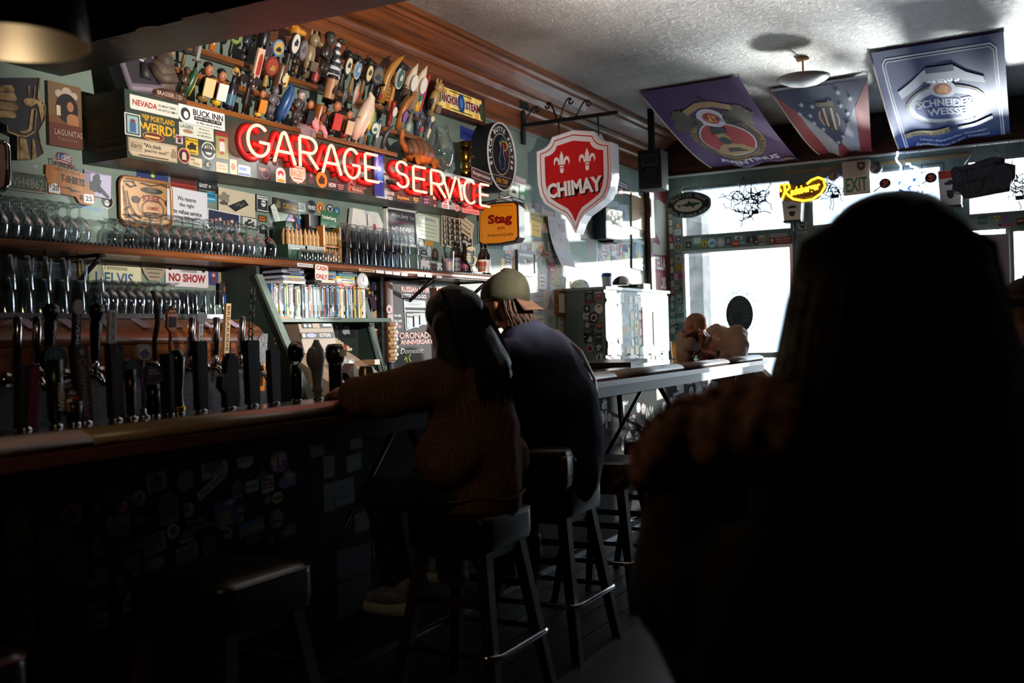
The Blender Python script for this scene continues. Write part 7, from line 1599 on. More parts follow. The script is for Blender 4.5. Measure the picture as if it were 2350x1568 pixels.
for px,py,w,h,sh,bg,L,lab in[(1352,679,20,22,'r','22262a',[('r',0,.4,.7,.1,'b0b4b8'),('s','blob',0,-.05,.7,.6,'6a6e74'),('r',0,-.4,.6,.06,'9a9ea4')],'black sticker with a grey drawing on the cabinet end, topmost'),(1373,679,14,18,'r','a82428',[('r',0,.4,1,.2,'d8d4d4'),T('KAISER',0,0,.7,.2,'d8c8c8',.02)],'red sticker with a white top on the cabinet end'),(1354,693,26,7,'r','5a1c20',[('r',0,0,.8,.4,'8a2a30')],'dark red strip on the cabinet end'),(1347,708,16,18,'e','141618',[('r',0,0,.5,.14,'c8ccd0'),('r',0,0,.14,.6,'c8ccd0')],'black disc with a white cross on the cabinet end'),(1374,709,19,22,'e','d8d4c8',[('p',[(-.3,.1),(.3,.2),(0,.4)],'17191c'),('p',[(-.2,.2),(.1,.3),(-.1,.4)],'d08a28')],'white disc with a duck like drawing on the cabinet end'),(1347,726,18,13,'r','c8ccd0',[T('OLI',0,0,.8,.5,'1c1e22',.03)],'white sticker with three black letters on the cabinet end'),(1363,729,25,28,'e','a81c2c',[('e',0,0,.88,.88,'17191c'),('e',0,0,.6,.6,'d8d8d8'),('s','blob',0,0,.45,.45,'17191c')],'red rimmed round badge sticker in the middle of the cabinet end'),(1353,746,26,19,'r','2a2c2c',[('s','burst',-.2,0,.5,.8,'a8a494'),('r',.2,.1,.4,.14,'8a8a80')],'dark sticker with a tan burst on the cabinet end'),(1376,749,12,16,'r','2a3038',[('e',0,.1,.8,.6,'d0602c')],'dark sticker with an orange ball on the cabinet end'),(1352,773,24,30,'r','1a1d20',[T('Sadboy',-.1,.38,.6,.12,'b8bcc0',.01),('s','blob',.1,-.2,.5,.5,'b8bcc0')],'black sticker with a pale skeleton on the cabinet end'),(1343,773,12,14,'burst','2f6ab0',[('s','star',0,0,.5,.5,'b8d0e8')],'small blue burst sticker on the cabinet end'),(1374,775,16,22,'r','17181c',[T('NEVER',0,.05,.7,.14,'d0d0d4',.03),('r',0,.2,.3,.06,'a82430')],'black sticker with the word never on the cabinet end'),(1374,797,18,20,'r','22262a',[('s','blob',0,.1,.8,.4,'b8bcc0'),('e',0,-.25,.4,.3,'b8bcc0')],'dark sticker with white wings on the cabinet end'),(1354,800,13,17,'e','c8ccd0',[('e',0,0,.86,.86,'a81c24'),('s','star',0,0,.6,.6,'17181c')],'red disc with a black star on the cabinet end'),(1366,810,15,15,'e','1c2430',[('o',0,0,.9,.9,.06,'b8c0c8'),('r',0,0,.14,.5,'b8c0c8')],'navy ringed disc low on the cabinet end'),(1375,820,15,16,'r','c4c8c4',[('e',0,0,.4,.7,'3a3e40')],'pale sticker with a dark figure at the foot of the cabinet end')]:
 st(CE,px,py,w,h,sh,bg,L,lab,0)
o=hit(1393,660,0,.25);zt2=ztp+.0245
t=thing('travel_cup','white paper cup with a blue lid on the cabinet','cup',(.25,o.y,zt2))
M=Matrix.Translation((.25,hit(1393,660,0,.25).y,zt2))
mb=MB();mb.lathe([(.035,0),(.04,.005),(.047,.115),(.047,.12)],mat('d8d8dc',.5),22,M);mb.build('cup',t)
mb=MB();mb.lathe([(.05,.115),(.05,.13),(.046,.135),(.044,.15),(.001,.15)],mat('1c4a9c',.4),22,M);mb.build('lid',t)
t=thing('ball_cap','white fronted ball cap with a red letter E and a black visor','cap',(.25,hit(1428,660,0,.25).y,zt2))
yc=hit(1428,660,0,.25).y
mb=MB();rings=[]
for i in range(7):
 a=i/6*PI/2;rings.append([(.24+.10*math.cos(a)*math.cos(q)*.9,yc+.02+.12*math.cos(a)*math.sin(q),zt2+.055+.085*math.sin(a)) for q in[2*PI*j/24 for j in range(24)]])
mb.loft(rings,mat('17181c',.7),True);mb.build('crown',t)
mb=MB();rings=[]
for i in range(6):
 a=i/6*PI/2*.85;rings.append([(.24+.102*math.cos(a)*math.cos(q)*.9+.001,yc+.0+.118*math.cos(a)*math.sin(q),zt2+.056+.083*math.sin(a)) for q in[-1.3+2.2*j/12 for j in range(13)]])
vs=[p for r in rings for p in r];mb.add(vs,[(i*13+j,i*13+j+1,(i+1)*13+j+1,(i+1)*13+j) for i in range(5) for j in range(12)],mat('cfc6b4',.8),True);mb.build('front_panel',t)
mb=MB();mb.prism(ellipse(0,0,.22,.15,20),.02,mat('0f0f11',.6),Matrix.Translation((.32,yc-.01,zt2+.02)));mb.build('visor',t)
vs,fs,x0,x1,y0,y1=text_mesh('E',.03)
mb=MB();mb.add([(.335,yc-.035+(x-x0)*.05/(x1-x0),zt2+.075+(y-y0)*.05/(y1-y0)) for x,y in vs],fs,mat('b8301c'));mb.build('letter',t)
t=thing('clear_tub','clear plastic tub behind the ball cap','tub',(.25,hit(1468,660,0,.25).y,zt2))
mb=MB();mb.box((.25,hit(1468,660,0,.25).y,zt2+.035),(.16,.18,.07),mat('a8b0b4',.2));mb.build('tub',t)
# ================================================================== front wall: signs, stickers, neon
FWP=Plane((0,YF,0),(1,0,0),(0,0,1))
def fsheet(px,py,w,h,sh,bg,L,lab,rot=0,**k):
 return st(FWP,px,py,w,h,sh,bg,L,lab,rot,**k)
for px,py,w,h,sh,bg,L,lab in[(1556,517,13,18,'drop','b8602c',[('s','drop',0,-.1,.6,.6,'d8b890'),('s','tri',0,-.15,.3,.3,'b0402c')],'orange flame shaped sticker on the corner post'),(1555,533,17,14,'r','b8bcc0',[('l',[(-.3,-.1),(0,.1)],.08,'2a2c30'),('l',[(.1,0),(.3,.15)],.08,'2a2c30')],'grey sticker with two black dashes under the flame'),(1557,549,16,17,'e','1a1c20',[('o',0,0,.9,.9,.07,'a8acb0'),('e',0,0,.4,.4,'a8acb0')],'black gear like round sticker on the corner post'),(1556,568,16,18,'e','c8c8c4',[('e',0,0,.86,.86,'4a3020'),('r',0,0,.3,.6,'c88a3c')],'round sticker with a beer glass on the corner post'),(1557,594,14,18,'r','9aa0a4',[('s','blob',0,0,.6,.7,'5a6064')],'pale grey picture sticker on the corner post'),(1559,614,15,15,'r','c0a42c',[('o',0,0,.7,.8,.14,'17171a')],'yellow square sticker with a black arch'),(1551,636,8,14,'r','d0a0c8',[],'pink slip on the corner post'),(1562,634,13,10,'r','a82468',[],'magenta label on the corner post'),(1540,646,12,18,'e','c8c8c8',[('e',0,.1,.3,.3,'5a5a5a')],'white oval sticker by the mirror frame'),(1549,660,16,8,'r','b0b4b4',[('r',0,0,.8,.3,'4a4e50')],'pale strip low on the corner post'),(1562,664,9,10,'e','3a4a30',[],'olive disc on the corner post'),(1558,686,12,19,'r','a8acac',[('r',0,-.1,.7,.4,'5a6060')],'grey ticket sticker on the corner post'),(1560,709,17,19,'r','b0b8b8',[('o',0,0,.8,.8,.1,'1c2022'),('r',0,0,.06,.8,'b0b8b8'),('r',0,0,.8,.06,'b0b8b8')],'grey square sticker with a black quartered ring'),(1560,735,15,10,'r','b8c0c0',[('o',0,0,.5,.7,.1,'1c2022')],'pale sticker with a black letter like loop'),(1551,750,14,15,'e','17191c',[('r',0,0,.6,.2,'b0b4b4')],'black disc beside the bald man'),(1555,775,12,12,'r','a8b0b0',[('e',-.15,0,.3,.4,'17191c'),('e',.15,0,.3,.4,'17191c')],'white sticker with two black eyes beside the bald man'),(1580,562,12,14,'r','1c2226',[('s','tri',0,.05,.6,.6,'a8acb0')],'black peak sticker at the start of the window rail'),(1600,552,18,16,'r','a0aca4',[('e',0,0,.8,.8,'b8c0b8')],'pale green faded sticker on the window rail'),(1602,564,16,6,'n','',[('r',-.3,0,.2,.8,'4a9a4a'),('r',0,0,.2,.8,'4a9a4a'),('r',.3,0,.2,.8,'4a9a4a')],'green lettering scrap on the window rail'),(1617,560,14,17,'shield','c8a82c',[('b',.08,'2a3a20',.05),('s','tri',0,.05,.4,.6,'2a3a20')],'yellow ranger badge sticker on the window rail'),(1634,558,19,21,'e','a8c0d0',[('s','blob',0,0,.7,.4,'4a8ab0')],'pale blue disc with a swimmer on the window rail'),(1654,557,17,19,'e','b8bcb8',[('o',0,0,.8,.8,.05,'8a8e8a')],'white disc on the window rail'),(1671,553,13,18,'r','2a2c34',[('s','blob',0,0,.7,.7,'8a8e98')],'dark picture sticker on the window rail'),(1695,546,19,9,'r','b0b4b8',[('s','tri',0,0,.5,.7,'4a3a38')],'small white sticker with a hill on the window rail'),(1688,559,16,16,'e','b8342c',[('r',0,0,.7,.3,'d8903c')],'red disc sticker on the window rail'),(1704,557,15,8,'e','6a8ab0',[('r',0,0,.6,.3,'b0c0d0')],'blue oval sticker on the window rail'),(1724,550,22,16,'r','3a3442',[('e',0,.1,.2,.4,'b0a8c0'),('r',0,-.2,.1,.4,'b0a8c0')],'purple sticker with a pale figure on the window rail'),(1736,555,12,12,'e','1a1a1c',[('r',0,0,.6,.3,'b0b4b8')],'black disc on the window rail'),(1748,551,14,22,'r','a8b0b0',[('r',0,.1,.9,.3,'b8602c'),('r',0,-.2,.9,.2,'8a3a30')],'striped sticker on the window rail'),(1787,540,38,8,'r','a8acac',[('r',0,0,.9,.3,'7a7e80')],'pale strip above the red banner sticker'),(1792,551,50,15,'r','8a2424',[T('HANDCRAFTED',.1,.15,.66,.3,'d8b0a8',.02),('r',.1,-.25,.6,.14,'c89a90'),('e',-.4,0,.14,.6,'d0a070')],'red banner sticker with pale capitals on the window rail'),(1842,516,22,22,'blob','a8acac',[('e',0,.0,.6,.7,'1c1e20'),('r',0,0,.5,.2,'8a8e90')],'grey cartoon head sticker on the post by the doorway'),(1838,534,30,8,'n','',[T('OCCUPY WORK',0,0,.98,.7,'b0b4b4',.02)],'white lettering sticker on the post by the doorway'),(2255,506,22,18,'r','3a5a4c',[('r',0,0,.7,.3,'5a7a68')],'dark green sticker over the pale door leaf'),(2287,503,16,16,[(-.5,.5),(.5,.4),(.1,-.5)],'b8b040',[('r',.05,.15,.3,.3,'3a4a20')],'yellow triangle sticker over the pale door leaf'),(2306,500,12,10,'blob','8a3a8a',[],'purple splash sticker over the pale door leaf'),(2308,516,40,12,'r','2a2628',[('b',.1,'b0a8a8',.05),('r',.1,0,.7,.4,'a04a58')],'framed red lettered strip over the pale door leaf'),(2342,508,18,16,'r','3a241c',[('r',0,.1,.8,.3,'b0905a')],'brown sticker at the end of the rail over the far window')]:
 fsheet(px,py,w,h,sh,bg,L,lab)
kp_=Plane((0,YF,0),(1,0,0),(0,0,1))
zone(FWP,(1536,470),(1546,800),'down the edge of the corner post','stickers down the corner post edge',.07,.09,.9)
t=thing('window_decal','round window decal of a fist holding a glass with mirrored lettering','decal',hit(1697,780,1,YF))
PD=Plane((0,YF+.045,0),(1,0,0),(0,0,1))
cx,cy,W,H=PD.box(1697,719,97,118);W=H*.82
M=frame((cx,YF+.045,cy),(1,0,0),(0,0,1))
mb=MB();prints(mb,M,W,H,[('o',0,0,1,1,.006,'6a5a6a'),('e',0,-.02,.66,.74,'24262a')],.0005);mb.build('disc',t)
mb=MB();mr=M@Matrix.Diagonal((-1,1,1,1))
prints(mb,mr,W,H,[('a','TORONADO',0,0,.41,.42,-58,52,.085,'2a3a44'),('a','SAN FRANCISCO',0,0,.42,.42,238,122,.07,'3a4a54',True)],.001);mb.build('lettering',t)
mb=MB();prints(mb,M,W,H,[('p',[(-.2,.26),(.2,.26),(.17,.0),(-.17,.0)],'33363a'),('o',0,.26,.4,.1,.01,'5a5e62'),('e',.17,.12,.22,.08,'3c4044'),('e',.18,.03,.24,.08,'3c4044'),('e',.18,-.06,.24,.08,'3c4044'),('e',.15,-.14,.2,.07,'3c4044'),('l',[(-.2,.0),(-.22,-.12),(-.1,-.24),(.1,-.24)],.02,'4c5054'),('p',[(-.1,-.26),(.08,-.26),(.1,-.37),(-.06,-.38)],'44484c')],.002);mb.build('fist',t)
def hung(name,lab,loc,cat='sign'):
 return thing(name,lab,cat,loc)
YH=YF-.35
PH=Plane((0,YH,0),(1,0,0),(0,0,1))
cx,cy,W,H=PH.box(1579,470,106,60)
M=frame((cx,YH,cy),(1,0,.0),(0,0,1))
t=hung('oval_ale_sign','dark green oval ale sign with a shark hanging in the window',(cx,YH,cy))
mb=MB();mb.prism(ellipse(0,0,W,H,40),.09,mat('c9ccc8',.4),M,z0=-.09,smooth=True);mb.build('case',t)
mb=MB();prints(mb,M,W,H,[('e',0,0,.99,.99,'1c2a26'),('o',0,0,.94,.93,.02,'9ab0a8'),('e',0,-.02,.6,.5,'e0d8c8'),('p',[(-.28,.05),(-.16,-.01),(-.02,.06),(.02,.16),(.07,.07),(.26,.04),(.28,.02),(.16,-.05),(.1,-.15),(.06,-.05),(-.02,-.09),(-.06,-.05),(-.16,-.03),(-.2,-.12),(-.22,-.02)],'1f4a34'),('a','Dogfish Head',0,-.03,.41,.40,-56,60,.13,'d8dcd4'),('a','Craft Brewed Ales',0,.03,.42,.42,250,118,.12,'d8dcd4',True)],.0);mb.build('face',t)
for dx in(-.12,.12):
 mb=MB();mb.tube([(cx+dx,YH+.04,cy+H*.48),(cx+dx*.55,YF-.03,3.105)],.004,STEEL,5);mb.build('chain',t)
def tangle(px,py,w,h,c,lab,n=26,r=.006,seed=3,emit=0,y=YF-.1):
 g=random.Random(seed);pl=Plane((0,y,0),(1,0,0),(0,0,1));cx,cy,W,H=pl.box(px,py,w,h)
 t=thing('neon_sign',lab,'neon sign',(cx,y,cy));m=mat(c,.4,0,emit)
 for k in(-.3,0,.3):
  mb=MB();mb.cyl((cx-W/2,y+.02,cy+k*H),(cx+W/2,y+.02,cy+k*H),.004,IRON,5);mb.build('grid_bar',t)
  mb=MB();mb.cyl((cx+k*W*1.1,y+.02,cy-H/2),(cx+k*W*1.1,y+.02,cy+H/2),.004,IRON,5);mb.build('grid_bar',t)
 for i in range(n):
  a=V3((cx+g.uniform(-.42,.42)*W,y,cy+g.uniform(-.36,.36)*H));pts=[a]
  ang=g.uniform(0,6)
  for q in range(7):
   ang+=g.uniform(-1.1,1.1);d=V3((math.cos(ang),0,math.sin(ang)))*.035
   pts.append(pts[-1]+d)
  mb=MB();mb.tube(pts,r,m,5);mb.build('tube',t)
 mb=MB();mb.box((cx+W*.2,y-.01,cy-H*.4),(.08,.04,.04),IRON);mb.build('transformer',t)
 for dx in(-.3,.3):
  mb=MB();mb.cyl((cx+dx*W,y,cy+H/2),(cx+dx*W*.9,y,3.1),.003,STEEL,5);mb.build('chain',t)
tangle(1718,466,78,58,'17181a','unlit black neon tangle hanging in the first window',34,.007,5)
tangle(1905,440,60,30,'17181a','small unlit neon wires behind the exit sign',12,.006,8)
tangle(2095,428,64,100,'cfe4ff','glowing white and blue neon tangle over the doorway',26,.010,11,6)
tangle(2330,430,50,66,'17181a','unlit wiry neon at the far window',16,.006,13)
cx,cy,W,H=Plane((0,YF-.06,0),(1,0,0),(0,0,1)).box(2086,440,48,60)
t=thing('blue_backing_sign','bright blue panel behind the glowing neon over the doorway','sign',(cx,YF-.06,cy));mb=MB();mb.box((cx,YF-.055,cy),(W,.01,H),mat('1f5ab8',.4));mb.build('sheet',t)
YR=YF-.4;PRd=Plane((0,YR,0),(1,0,0),(0,0,1));cx,cy,W,H=PRd.box(1843,438,112,56)
t=thing('amber_neon_sign','glowing amber script neon sign hanging in the window','neon sign',(cx,YR,cy))
M=frame((cx,YR,cy),(1,0,.09),(-.09,0,1))
AMB=mat('ffc21e',.4,0,7)
mb=MB();mb.prism([(x*W,y*H) for x,y in[(-.5,.1),(-.46,.42),(-.36,.48),(-.26,.36),(-.1,.3),(.1,.36),(.24,.5),(.42,.42),(.5,.1),(.44,-.2),(.3,-.42),(.1,-.5),(-.12,-.46),(-.28,-.3),(-.42,-.28),(-.5,-.1)]],.03,'2a1408',M,z0=-.04);mb.build('backing',t)
for pts in([(-.44,-.2),(-.36,.1),(-.36,.38),(-.44,.42),(-.48,.3),(-.44,.12)],[(-.36,.38),(-.27,.38),(-.26,.2),(-.36,.08),(-.3,-.1),(-.22,-.26),(-.02,-.42),(.18,-.42),(.36,-.25),(.46,.02),(.44,.3),(.34,.42),(.2,.36),(.1,.24)]):
 mb=MB();mb.tube([M@V3((x*W,y*H,.02)) for x,y in pts],.011,AMB,7);mb.build('tube',t)
mb=MB();prints(mb,M,W,H,[('t','adeberger',.05,.02,.62,.42,'ffc21e',.03,.25,3),T('PILSNER',.06,-.3,.3,.08,'a88a70',.02)],.012,emit=0);mb.build('lettering',t)
for o_ in list(t.children):
 if o_.name.startswith('lettering'):
  o_.data.materials[0]=AMB
for dx in(-.3,.25):
 mb=MB();mb.cyl((cx+dx*W,YR,cy+H*.45),(cx+dx*W,YR+.3,3.1),.003,STEEL,5);mb.build('chain',t)
YX=YF-.12;PX=Plane((0,YX,0),(1,0,0),(0,0,1));cx,cy,W,H=PX.box(1965,408,62,78)
t=thing('exit_sign','white box with green EXIT letters over the doorway','sign',(cx,YX,cy));M=frame((cx,YX,cy),(1,0,.02),(-.02,0,1))
mb=MB();mb.box((0,0,-.05),(W,H,.1),mat('c4c0bc',.5),M);mb.build('case',t)
mb=MB();prints(mb,M,W,H,[('r',0,-.2,.94,.5,'d8d8d2'),T('EXIT',0,-.2,.8,.42,'2f8a5c',.02),('s','shield',.2,.32,.3,.26,'4a4030'),('e',.2,.34,.14,.1,'a89a70')],.001);mb.build('face',t)
for px,py in((1912,402),(2011,386)):
 o=hit(px,py,1,YF-.18);t=thing('flood_lamp',f'round clear emergency lamp on {"one" if px < 1950 else "the far"} side of the exit sign','lamp',o)
 mb=MB();mb.ell(o,(.065,.05,.065),mat('8a8080',.15,.5));mb.build('bulb',t)
 mb=MB();mb.cyl(o+V3((0,.04,0)),o+V3((0,.16,.05)),.02,'6a6460',8);mb.build('neck',t)
for px,py in((2031,421),(2136,408)):
 o=hit(px,py,1,YF-.14);t=thing('team_paddle',f'black round paddle with an orange monogram {"nearer the exit sign" if px < 2100 else "beside the striped lamp box"}','sign',o,'monogram paddles')
 M=frame(o,(1,0,0),(0,0,1))
 mb=MB();mb.prism(ellipse(0,0,.115,.105,22),.02,'17171c',M,z0=-.02);mb.build('disc',t)
 mb=MB();prints(mb,M,.115,.105,[T('S',-.04,0,.36,.6,'d8542c',.05),T('F',.1,-.04,.34,.56,'d8542c',.05)],0);mb.build('monogram',t)
 mb=MB();mb.cyl(o,o+V3((-.12,.06,-.07)),.008,'1c1c1c',6);mb.build('stick',t)
for px,py,w,h,lab in((1820,483,46,46,'white lamp box with a dark crest below the amber neon'),(2182,432,56,80,'white lamp box with a red top behind the dark sign')):
 o=hit(px,py,1,YF-.16);_,_,W,H=Plane((0,YF-.16,0),(1,0,0),(0,0,1)).box(px,py,w,h);t=thing('lamp_box',lab,'lamp',o);M=frame(o,(1,0,0),(0,0,1))
 q=MB();q.loft([[(-W*.5,H/2,.05),(W*.5,H/2,.05),(W*.5,H/2,-.09),(-W*.5,H/2,-.09)],[(-W*.42,-H/2,.05),(W*.42,-H/2,.05),(W*.42,-H/2,-.09),(-W*.42,-H/2,-.09)]],mat('d8d4d0',.5),False,M=M);q.build('shade',t)
 q=MB();prints(q,M,W,H,[('s','shield',0,-.2,.3,.26,'2a2426'),('s','blob',0,.15,.5,.16,'3a3436')]+([('r',0,.38,.9,.22,'c8402c')] if px>2000 else[]),.051);q.build('print',t)
 q=MB();q.box((0,-H/2-.012,-.02),(W*.9,.02,.16),'1c1c1e',M);q.build('foot',t)
 q=MB();q.cyl(o+V3((0,.05,-H/2)),o+V3((0,.05,-H/2-.3)),.012,IRON,6);q.build('stem',t)
YD=YF-.45;PDd=Plane((0,YD,0),(1,0,0),(0,0,1));cx,cy,W,H=PDd.box(2254,408,156,88);M=frame((cx,YD,cy),(1,0,.06),(-.06,0,1))
t=thing('dark_beer_sign','dark grey shaped beer sign hanging from chains at the far window','sign',(cx,YD,cy))
mb=MB();mb.prism([(x*W,y*H) for x,y in[(-.46,.3),(-.4,.4),(-.28,.36),(.16,.5),(.3,.46),(.36,.3),(.5,.2),(.48,-.1),(.4,-.3),(.38,-.46),(-.28,-.5),(-.36,-.3),(-.46,-.2),(-.44,0)]],.05,noisy('sign_dark_resin','1c1c22','30303a',(8,8,8),4,.5),M,z0=-.05);mb.build('board',t)
mb=MB();prints(mb,M,W,H,[T('BIG DADDY',-.1,.12,.6,.22,'4a4a54',.03,0,4),T('IPA',-.02,-.24,.5,.34,'3a4434',.04,0,3),('r',-.08,.34,.5,.03,'4a4a54',7),('o',-.38,.2,.1,.2,.03,'4a4458'),('o',-.38,-.25,.1,.2,.03,'4a4458')],.0);mb.build('lettering',t)
mb=MB();mb.prism([(x*W,y*H) for x,y in[(.16,-.3),(.2,.1),(.26,.26),(.34,.3),(.4,.16),(.46,.0),(.4,-.3),(.3,-.4)]],.03,mat('3c3c44',.5),M,z0=0);mb.ell((.28*W,.36*H,.02),(.05,.03,.03),'2a2a30',M);mb.build('hat_man',t)
for dx in(-.25,.3):
 mb=MB();mb.tube([M@V3((dx*W,H*.42,0)),(cx+dx*.4*W,YF-.05,3.1)],.005,STEEL,5);mb.build('chain',t)
o=hit(1491,388,1,9.6);cx,cy,W,H=Plane((0,9.6,0),(1,0,0),(0,0,1)).box(1491,388,52,90)
t=thing('loudspeaker','black loudspeaker hanging in the corner under the cornice','speaker',o);M=frame((cx,9.6,cy),(1,.08,0),(0,0,1))
mb=MB();mb.box((0,0,-.13),(W,H,.26),'0c0c0e',M,bev=.008);mb.build('cabinet',t)
mb=MB();mb.box((0,H*.22,.003),(W*.66,H*.28,.01),'3a3a44',M);mb.box((0,H*.22,.006),(W*.54,H*.2,.01),'08080a',M);mb.build('horn',t)
mb=MB();mb.lathe([(W*.36,0),(W*.38,.006),(W*.3,.004),(W*.1,-.0)],'121214',28,M@Matrix.Translation((0,-H*.17,.003)));mb.build('woofer',t)
mb=MB();mb.box((0,H*.5+(ZC-cy-H/2)/2,-.1),(.06,ZC-cy-H/2,.04),IRON,M);mb.build('mount',t)
o=hit(1842,133,2,ZC);t=thing('ceiling_lamp','shallow white dish lamp hanging from the ceiling','lamp',o);z=ZC-.17
mb=MB();mb.lathe([(.045,ZC-.03),(.055,ZC-.012),(.05,ZC)],mat('c8a888',.5),18,Matrix.Translation((o.x,o.y,0)));mb.build('rose',t)
mb=MB();mb.cyl((o.x,o.y,ZC-.02),(o.x,o.y,z-.05),.009,mat('c8a060',.4),8);mb.build('rod',t)
mb=MB();mb.lathe([(.002,z-.065),(.06,z-.062),(.13,z-.045),(.19,z-.015),(.215,z+.004),(.215,z+.01),(.18,z-.006),(.1,z-.035),(.002,z-.05)],mat('b8b8bc',.3),32,Matrix.Translation((o.x,o.y,0)),caps=False);mb.build('dish',t)
mb=MB();mb.ell((o.x+.02,o.y,z-.01),(.022,.022,.03),mat('ffd9a0',.4,0,9));mb.build('bulb',t)
o=at(34,14,1.9);t=thing('pendant_lamp','dark brass pendant lamp glinting at the upper corner','lamp',o)
mb=MB();mb.lathe([(.13,-.07),(.12,.03),(.07,.09),(.02,.11)],mat('0c0805',.35,.5),24,Matrix.Translation(o),caps=False);mb.build('shade',t)
mb=MB();mb.ell(o+V3((0,0,.04)),(.024,.024,.03),mat('ffb84a',.4,0,3));mb.build('bulb',t)
mb=MB();mb.cyl(o+V3((0,0,.1)),(o.x,o.y,ZC),.006,IRON,6);mb.build('cord',t)
light('pendant_glow','POINT',o+V3((0,0,-.085)),6,(1,.72,.38),shadow_soft_size=.03)
# ================================================================== cloth flags slung from the ceiling to the window head
def flag(name,lab,P,sag,cloth,prt,cells,tie=True,wob=.02):
 a,b,c,d=[V3(p) for p in P]
 t=thing(name,lab,'flag',(a+b+c+d)/4)
 nrm=(b-a).cross(d-a).normalized()
 if nrm.dot(EYE-a)<0:
  nrm=-nrm
 def S(u,v,w=0):
  p=a*(1-u)*(1-v)+b*u*(1-v)+c*u*v+d*(1-u)*v
  return p+V3((0,0,-sag*4*v*(1-v)*(.7+.3*math.sin(PI*u))))+nrm*(wob*math.sin(9*u+4*v)*v+.6*wob*math.sin(17*u-6*v)*v+w)
 n,m=26,22
 q=MB();vs=[S(i/n,j/m) for j in range(m+1) for i in range(n+1)]
 q.add(vs,[(j*(n+1)+i,j*(n+1)+i+1,(j+1)*(n+1)+i+1,(j+1)*(n+1)+i) for j in range(m) for i in range(n)],cloth,True);q.build('cloth',t)
 for k,(nm,layers) in enumerate(prt):
  q=MB()
  prints(q,None,1,1,layers,(.0015+.0025*k),.0006,.8,bend=lambda x,y,z:tuple(S(x+.5,.5-y,z)))
  q.build(nm,t)
 q=MB();q.tube([S(0,j/10,.004) for j in range(11)],.006,mat('c8bca8',.8),6);q.build('hem',t)
 if tie:
  for p in(a,b):
   q=MB();q.cyl(p,(p.x,p.y,ZC),.004,'a8a090',5);q.build('tie',t)
  for p in(c,d):
   q=MB();q.cyl(p,(p.x,YF-.02,3.2),.004,'a8a090',5);q.build('tie',t)
 return t
def cloth(c):
 m,n,l,b=nodes('flag_cloth_'+c);b.inputs['Base Color'].default_value=lin(c);b.inputs['Roughness'].default_value=.75
 tr=n.new('ShaderNodeBsdfTranslucent');tr.inputs[0].default_value=lin(c);mx=n.new('ShaderNodeMixShader');mx.inputs[0].default_value=.3
 l.new(b.outputs[0],mx.inputs[1]);l.new(tr.outputs[0],mx.inputs[2]);l.new(mx.outputs[0],n['Material Output'].inputs[0]);return m
def fp(tl,tr,br,bl,yb=YF-.12):
 return(hit(*tl,2,ZC-.02),hit(*tr,2,ZC-.02),hit(*br,1,yb),hit(*bl,1,yb))
TAN='a8885a';DK='1c1820'
def circ(n,cx,cy,rx,ry):
 return[('e',cx,cy,rx,ry,n)]
flag('purple_flag','purple brewery flag with a red oval portrait slung under the ceiling',fp((1468,212),(1695,176),(1832,368),(1632,386)),.07,cloth('5a2c72'),[('wreath',[('e',0,-.06,.72,.60,TAN),('e',0,-.06,.60,.48,DK),('e',0,-.06,.56,.44,'cfc8d0'),('e',0,-.06,.53,.41,'a82028'),('s','blob',-.30,.2,.3,.22,'4a3c34',20),('s','blob',.28,.2,.3,.22,'4a3c34',-20),('s','tri',.02,.36,.16,.1,DK),('l',[(-.2,.28),(-.05,.33),(.1,.33),(.25,.28)],.05,TAN)]),('badge',[('e',0,.2,.28,.19,'cfc8d8'),('e',0,.2,.17,.115,'b0301c'),('s','blob',0,.2,.11,.08,'d89030')]),('portrait',[('p',[(-.22,-.22),(-.12,-.12),(-.02,-.09),(.12,-.1),(.22,-.2),(.12,-.25),(-.1,-.26)],TAN),('e',-.02,-.02,.13,.16,TAN),('e',-.03,-.06,.12,.1,DK),('p',[(-.12,.02),(.06,.04),(.08,.1),(-.08,.11)],DK),('r',.0,-.17,.16,.02,DK),('r',.02,-.2,.2,.02,DK)]),('lettering',[('a','OBERGARIGER FLASCHENGARUNG',0,-.06,.325,.27,-120,120,.05,DK),('a','WEIZENSTARKBIER',0,-.06,.325,.275,235,125,.05,DK,True),T('AVENTINUS',.02,-.38,.66,.075,'cfc4d8',.03),T('Weizenstarkbier',.1,-.455,.6,.045,'b8a8c4',0,.35),('e',.42,-.45,.12,.03,TAN)])],22)
WHT='b8bccc';RD='8a1f2c';NV='1c2c58'
stars=[(-.26,.3),(-.33,.2),(-.15,.26),(-.22,.16),(-.22,.06),(-.14,-.04),(.06,.3),(.18,.38),(.3,.3),(.18,.24),(.24,.14),(.22,.02),(.0,-.24),(-.1,-.18),(.1,-.14)]
flag('striped_flag','red white and blue pennant flag with stars under the ceiling',fp((1767,206),(1991,171),(2000,348),(1880,356)),.05,cloth('b4b8c8'),[('stripes',[('p',[(-.5,.46),(-.5,-.5),(-.30,-.5),(-.34,.2)],RD),('p',[(.5,.46),(.34,.2),(.30,-.5),(.5,-.5)],RD),('p',[(-.02,-.26),(-.1,-.5),(.12,-.5),(.04,-.26)],RD),('p',[(-.5,.47),(.5,.47),(0,-.32)],NV)]),('stars',[('s','star',x,y,.07,.07,'c8ccd8') for x,y in stars]),('crest',[('e',.0,.1,.26,.28,'c0b8b8'),('e',.0,.1,.23,.24,'a03040'),('r',-.04,.12,.09,.3,'2a2420',-4),('r',.05,.1,.1,.34,'3a342c',-4),('r',.0,.28,.2,.05,'6a6050'),('r',-.04,.12,.03,.24,'c8c0b4',-4),('r',.05,.1,.03,.28,'c8c0b4',-4)])],10)
BW='cfd4e4';GT='b09a6a'
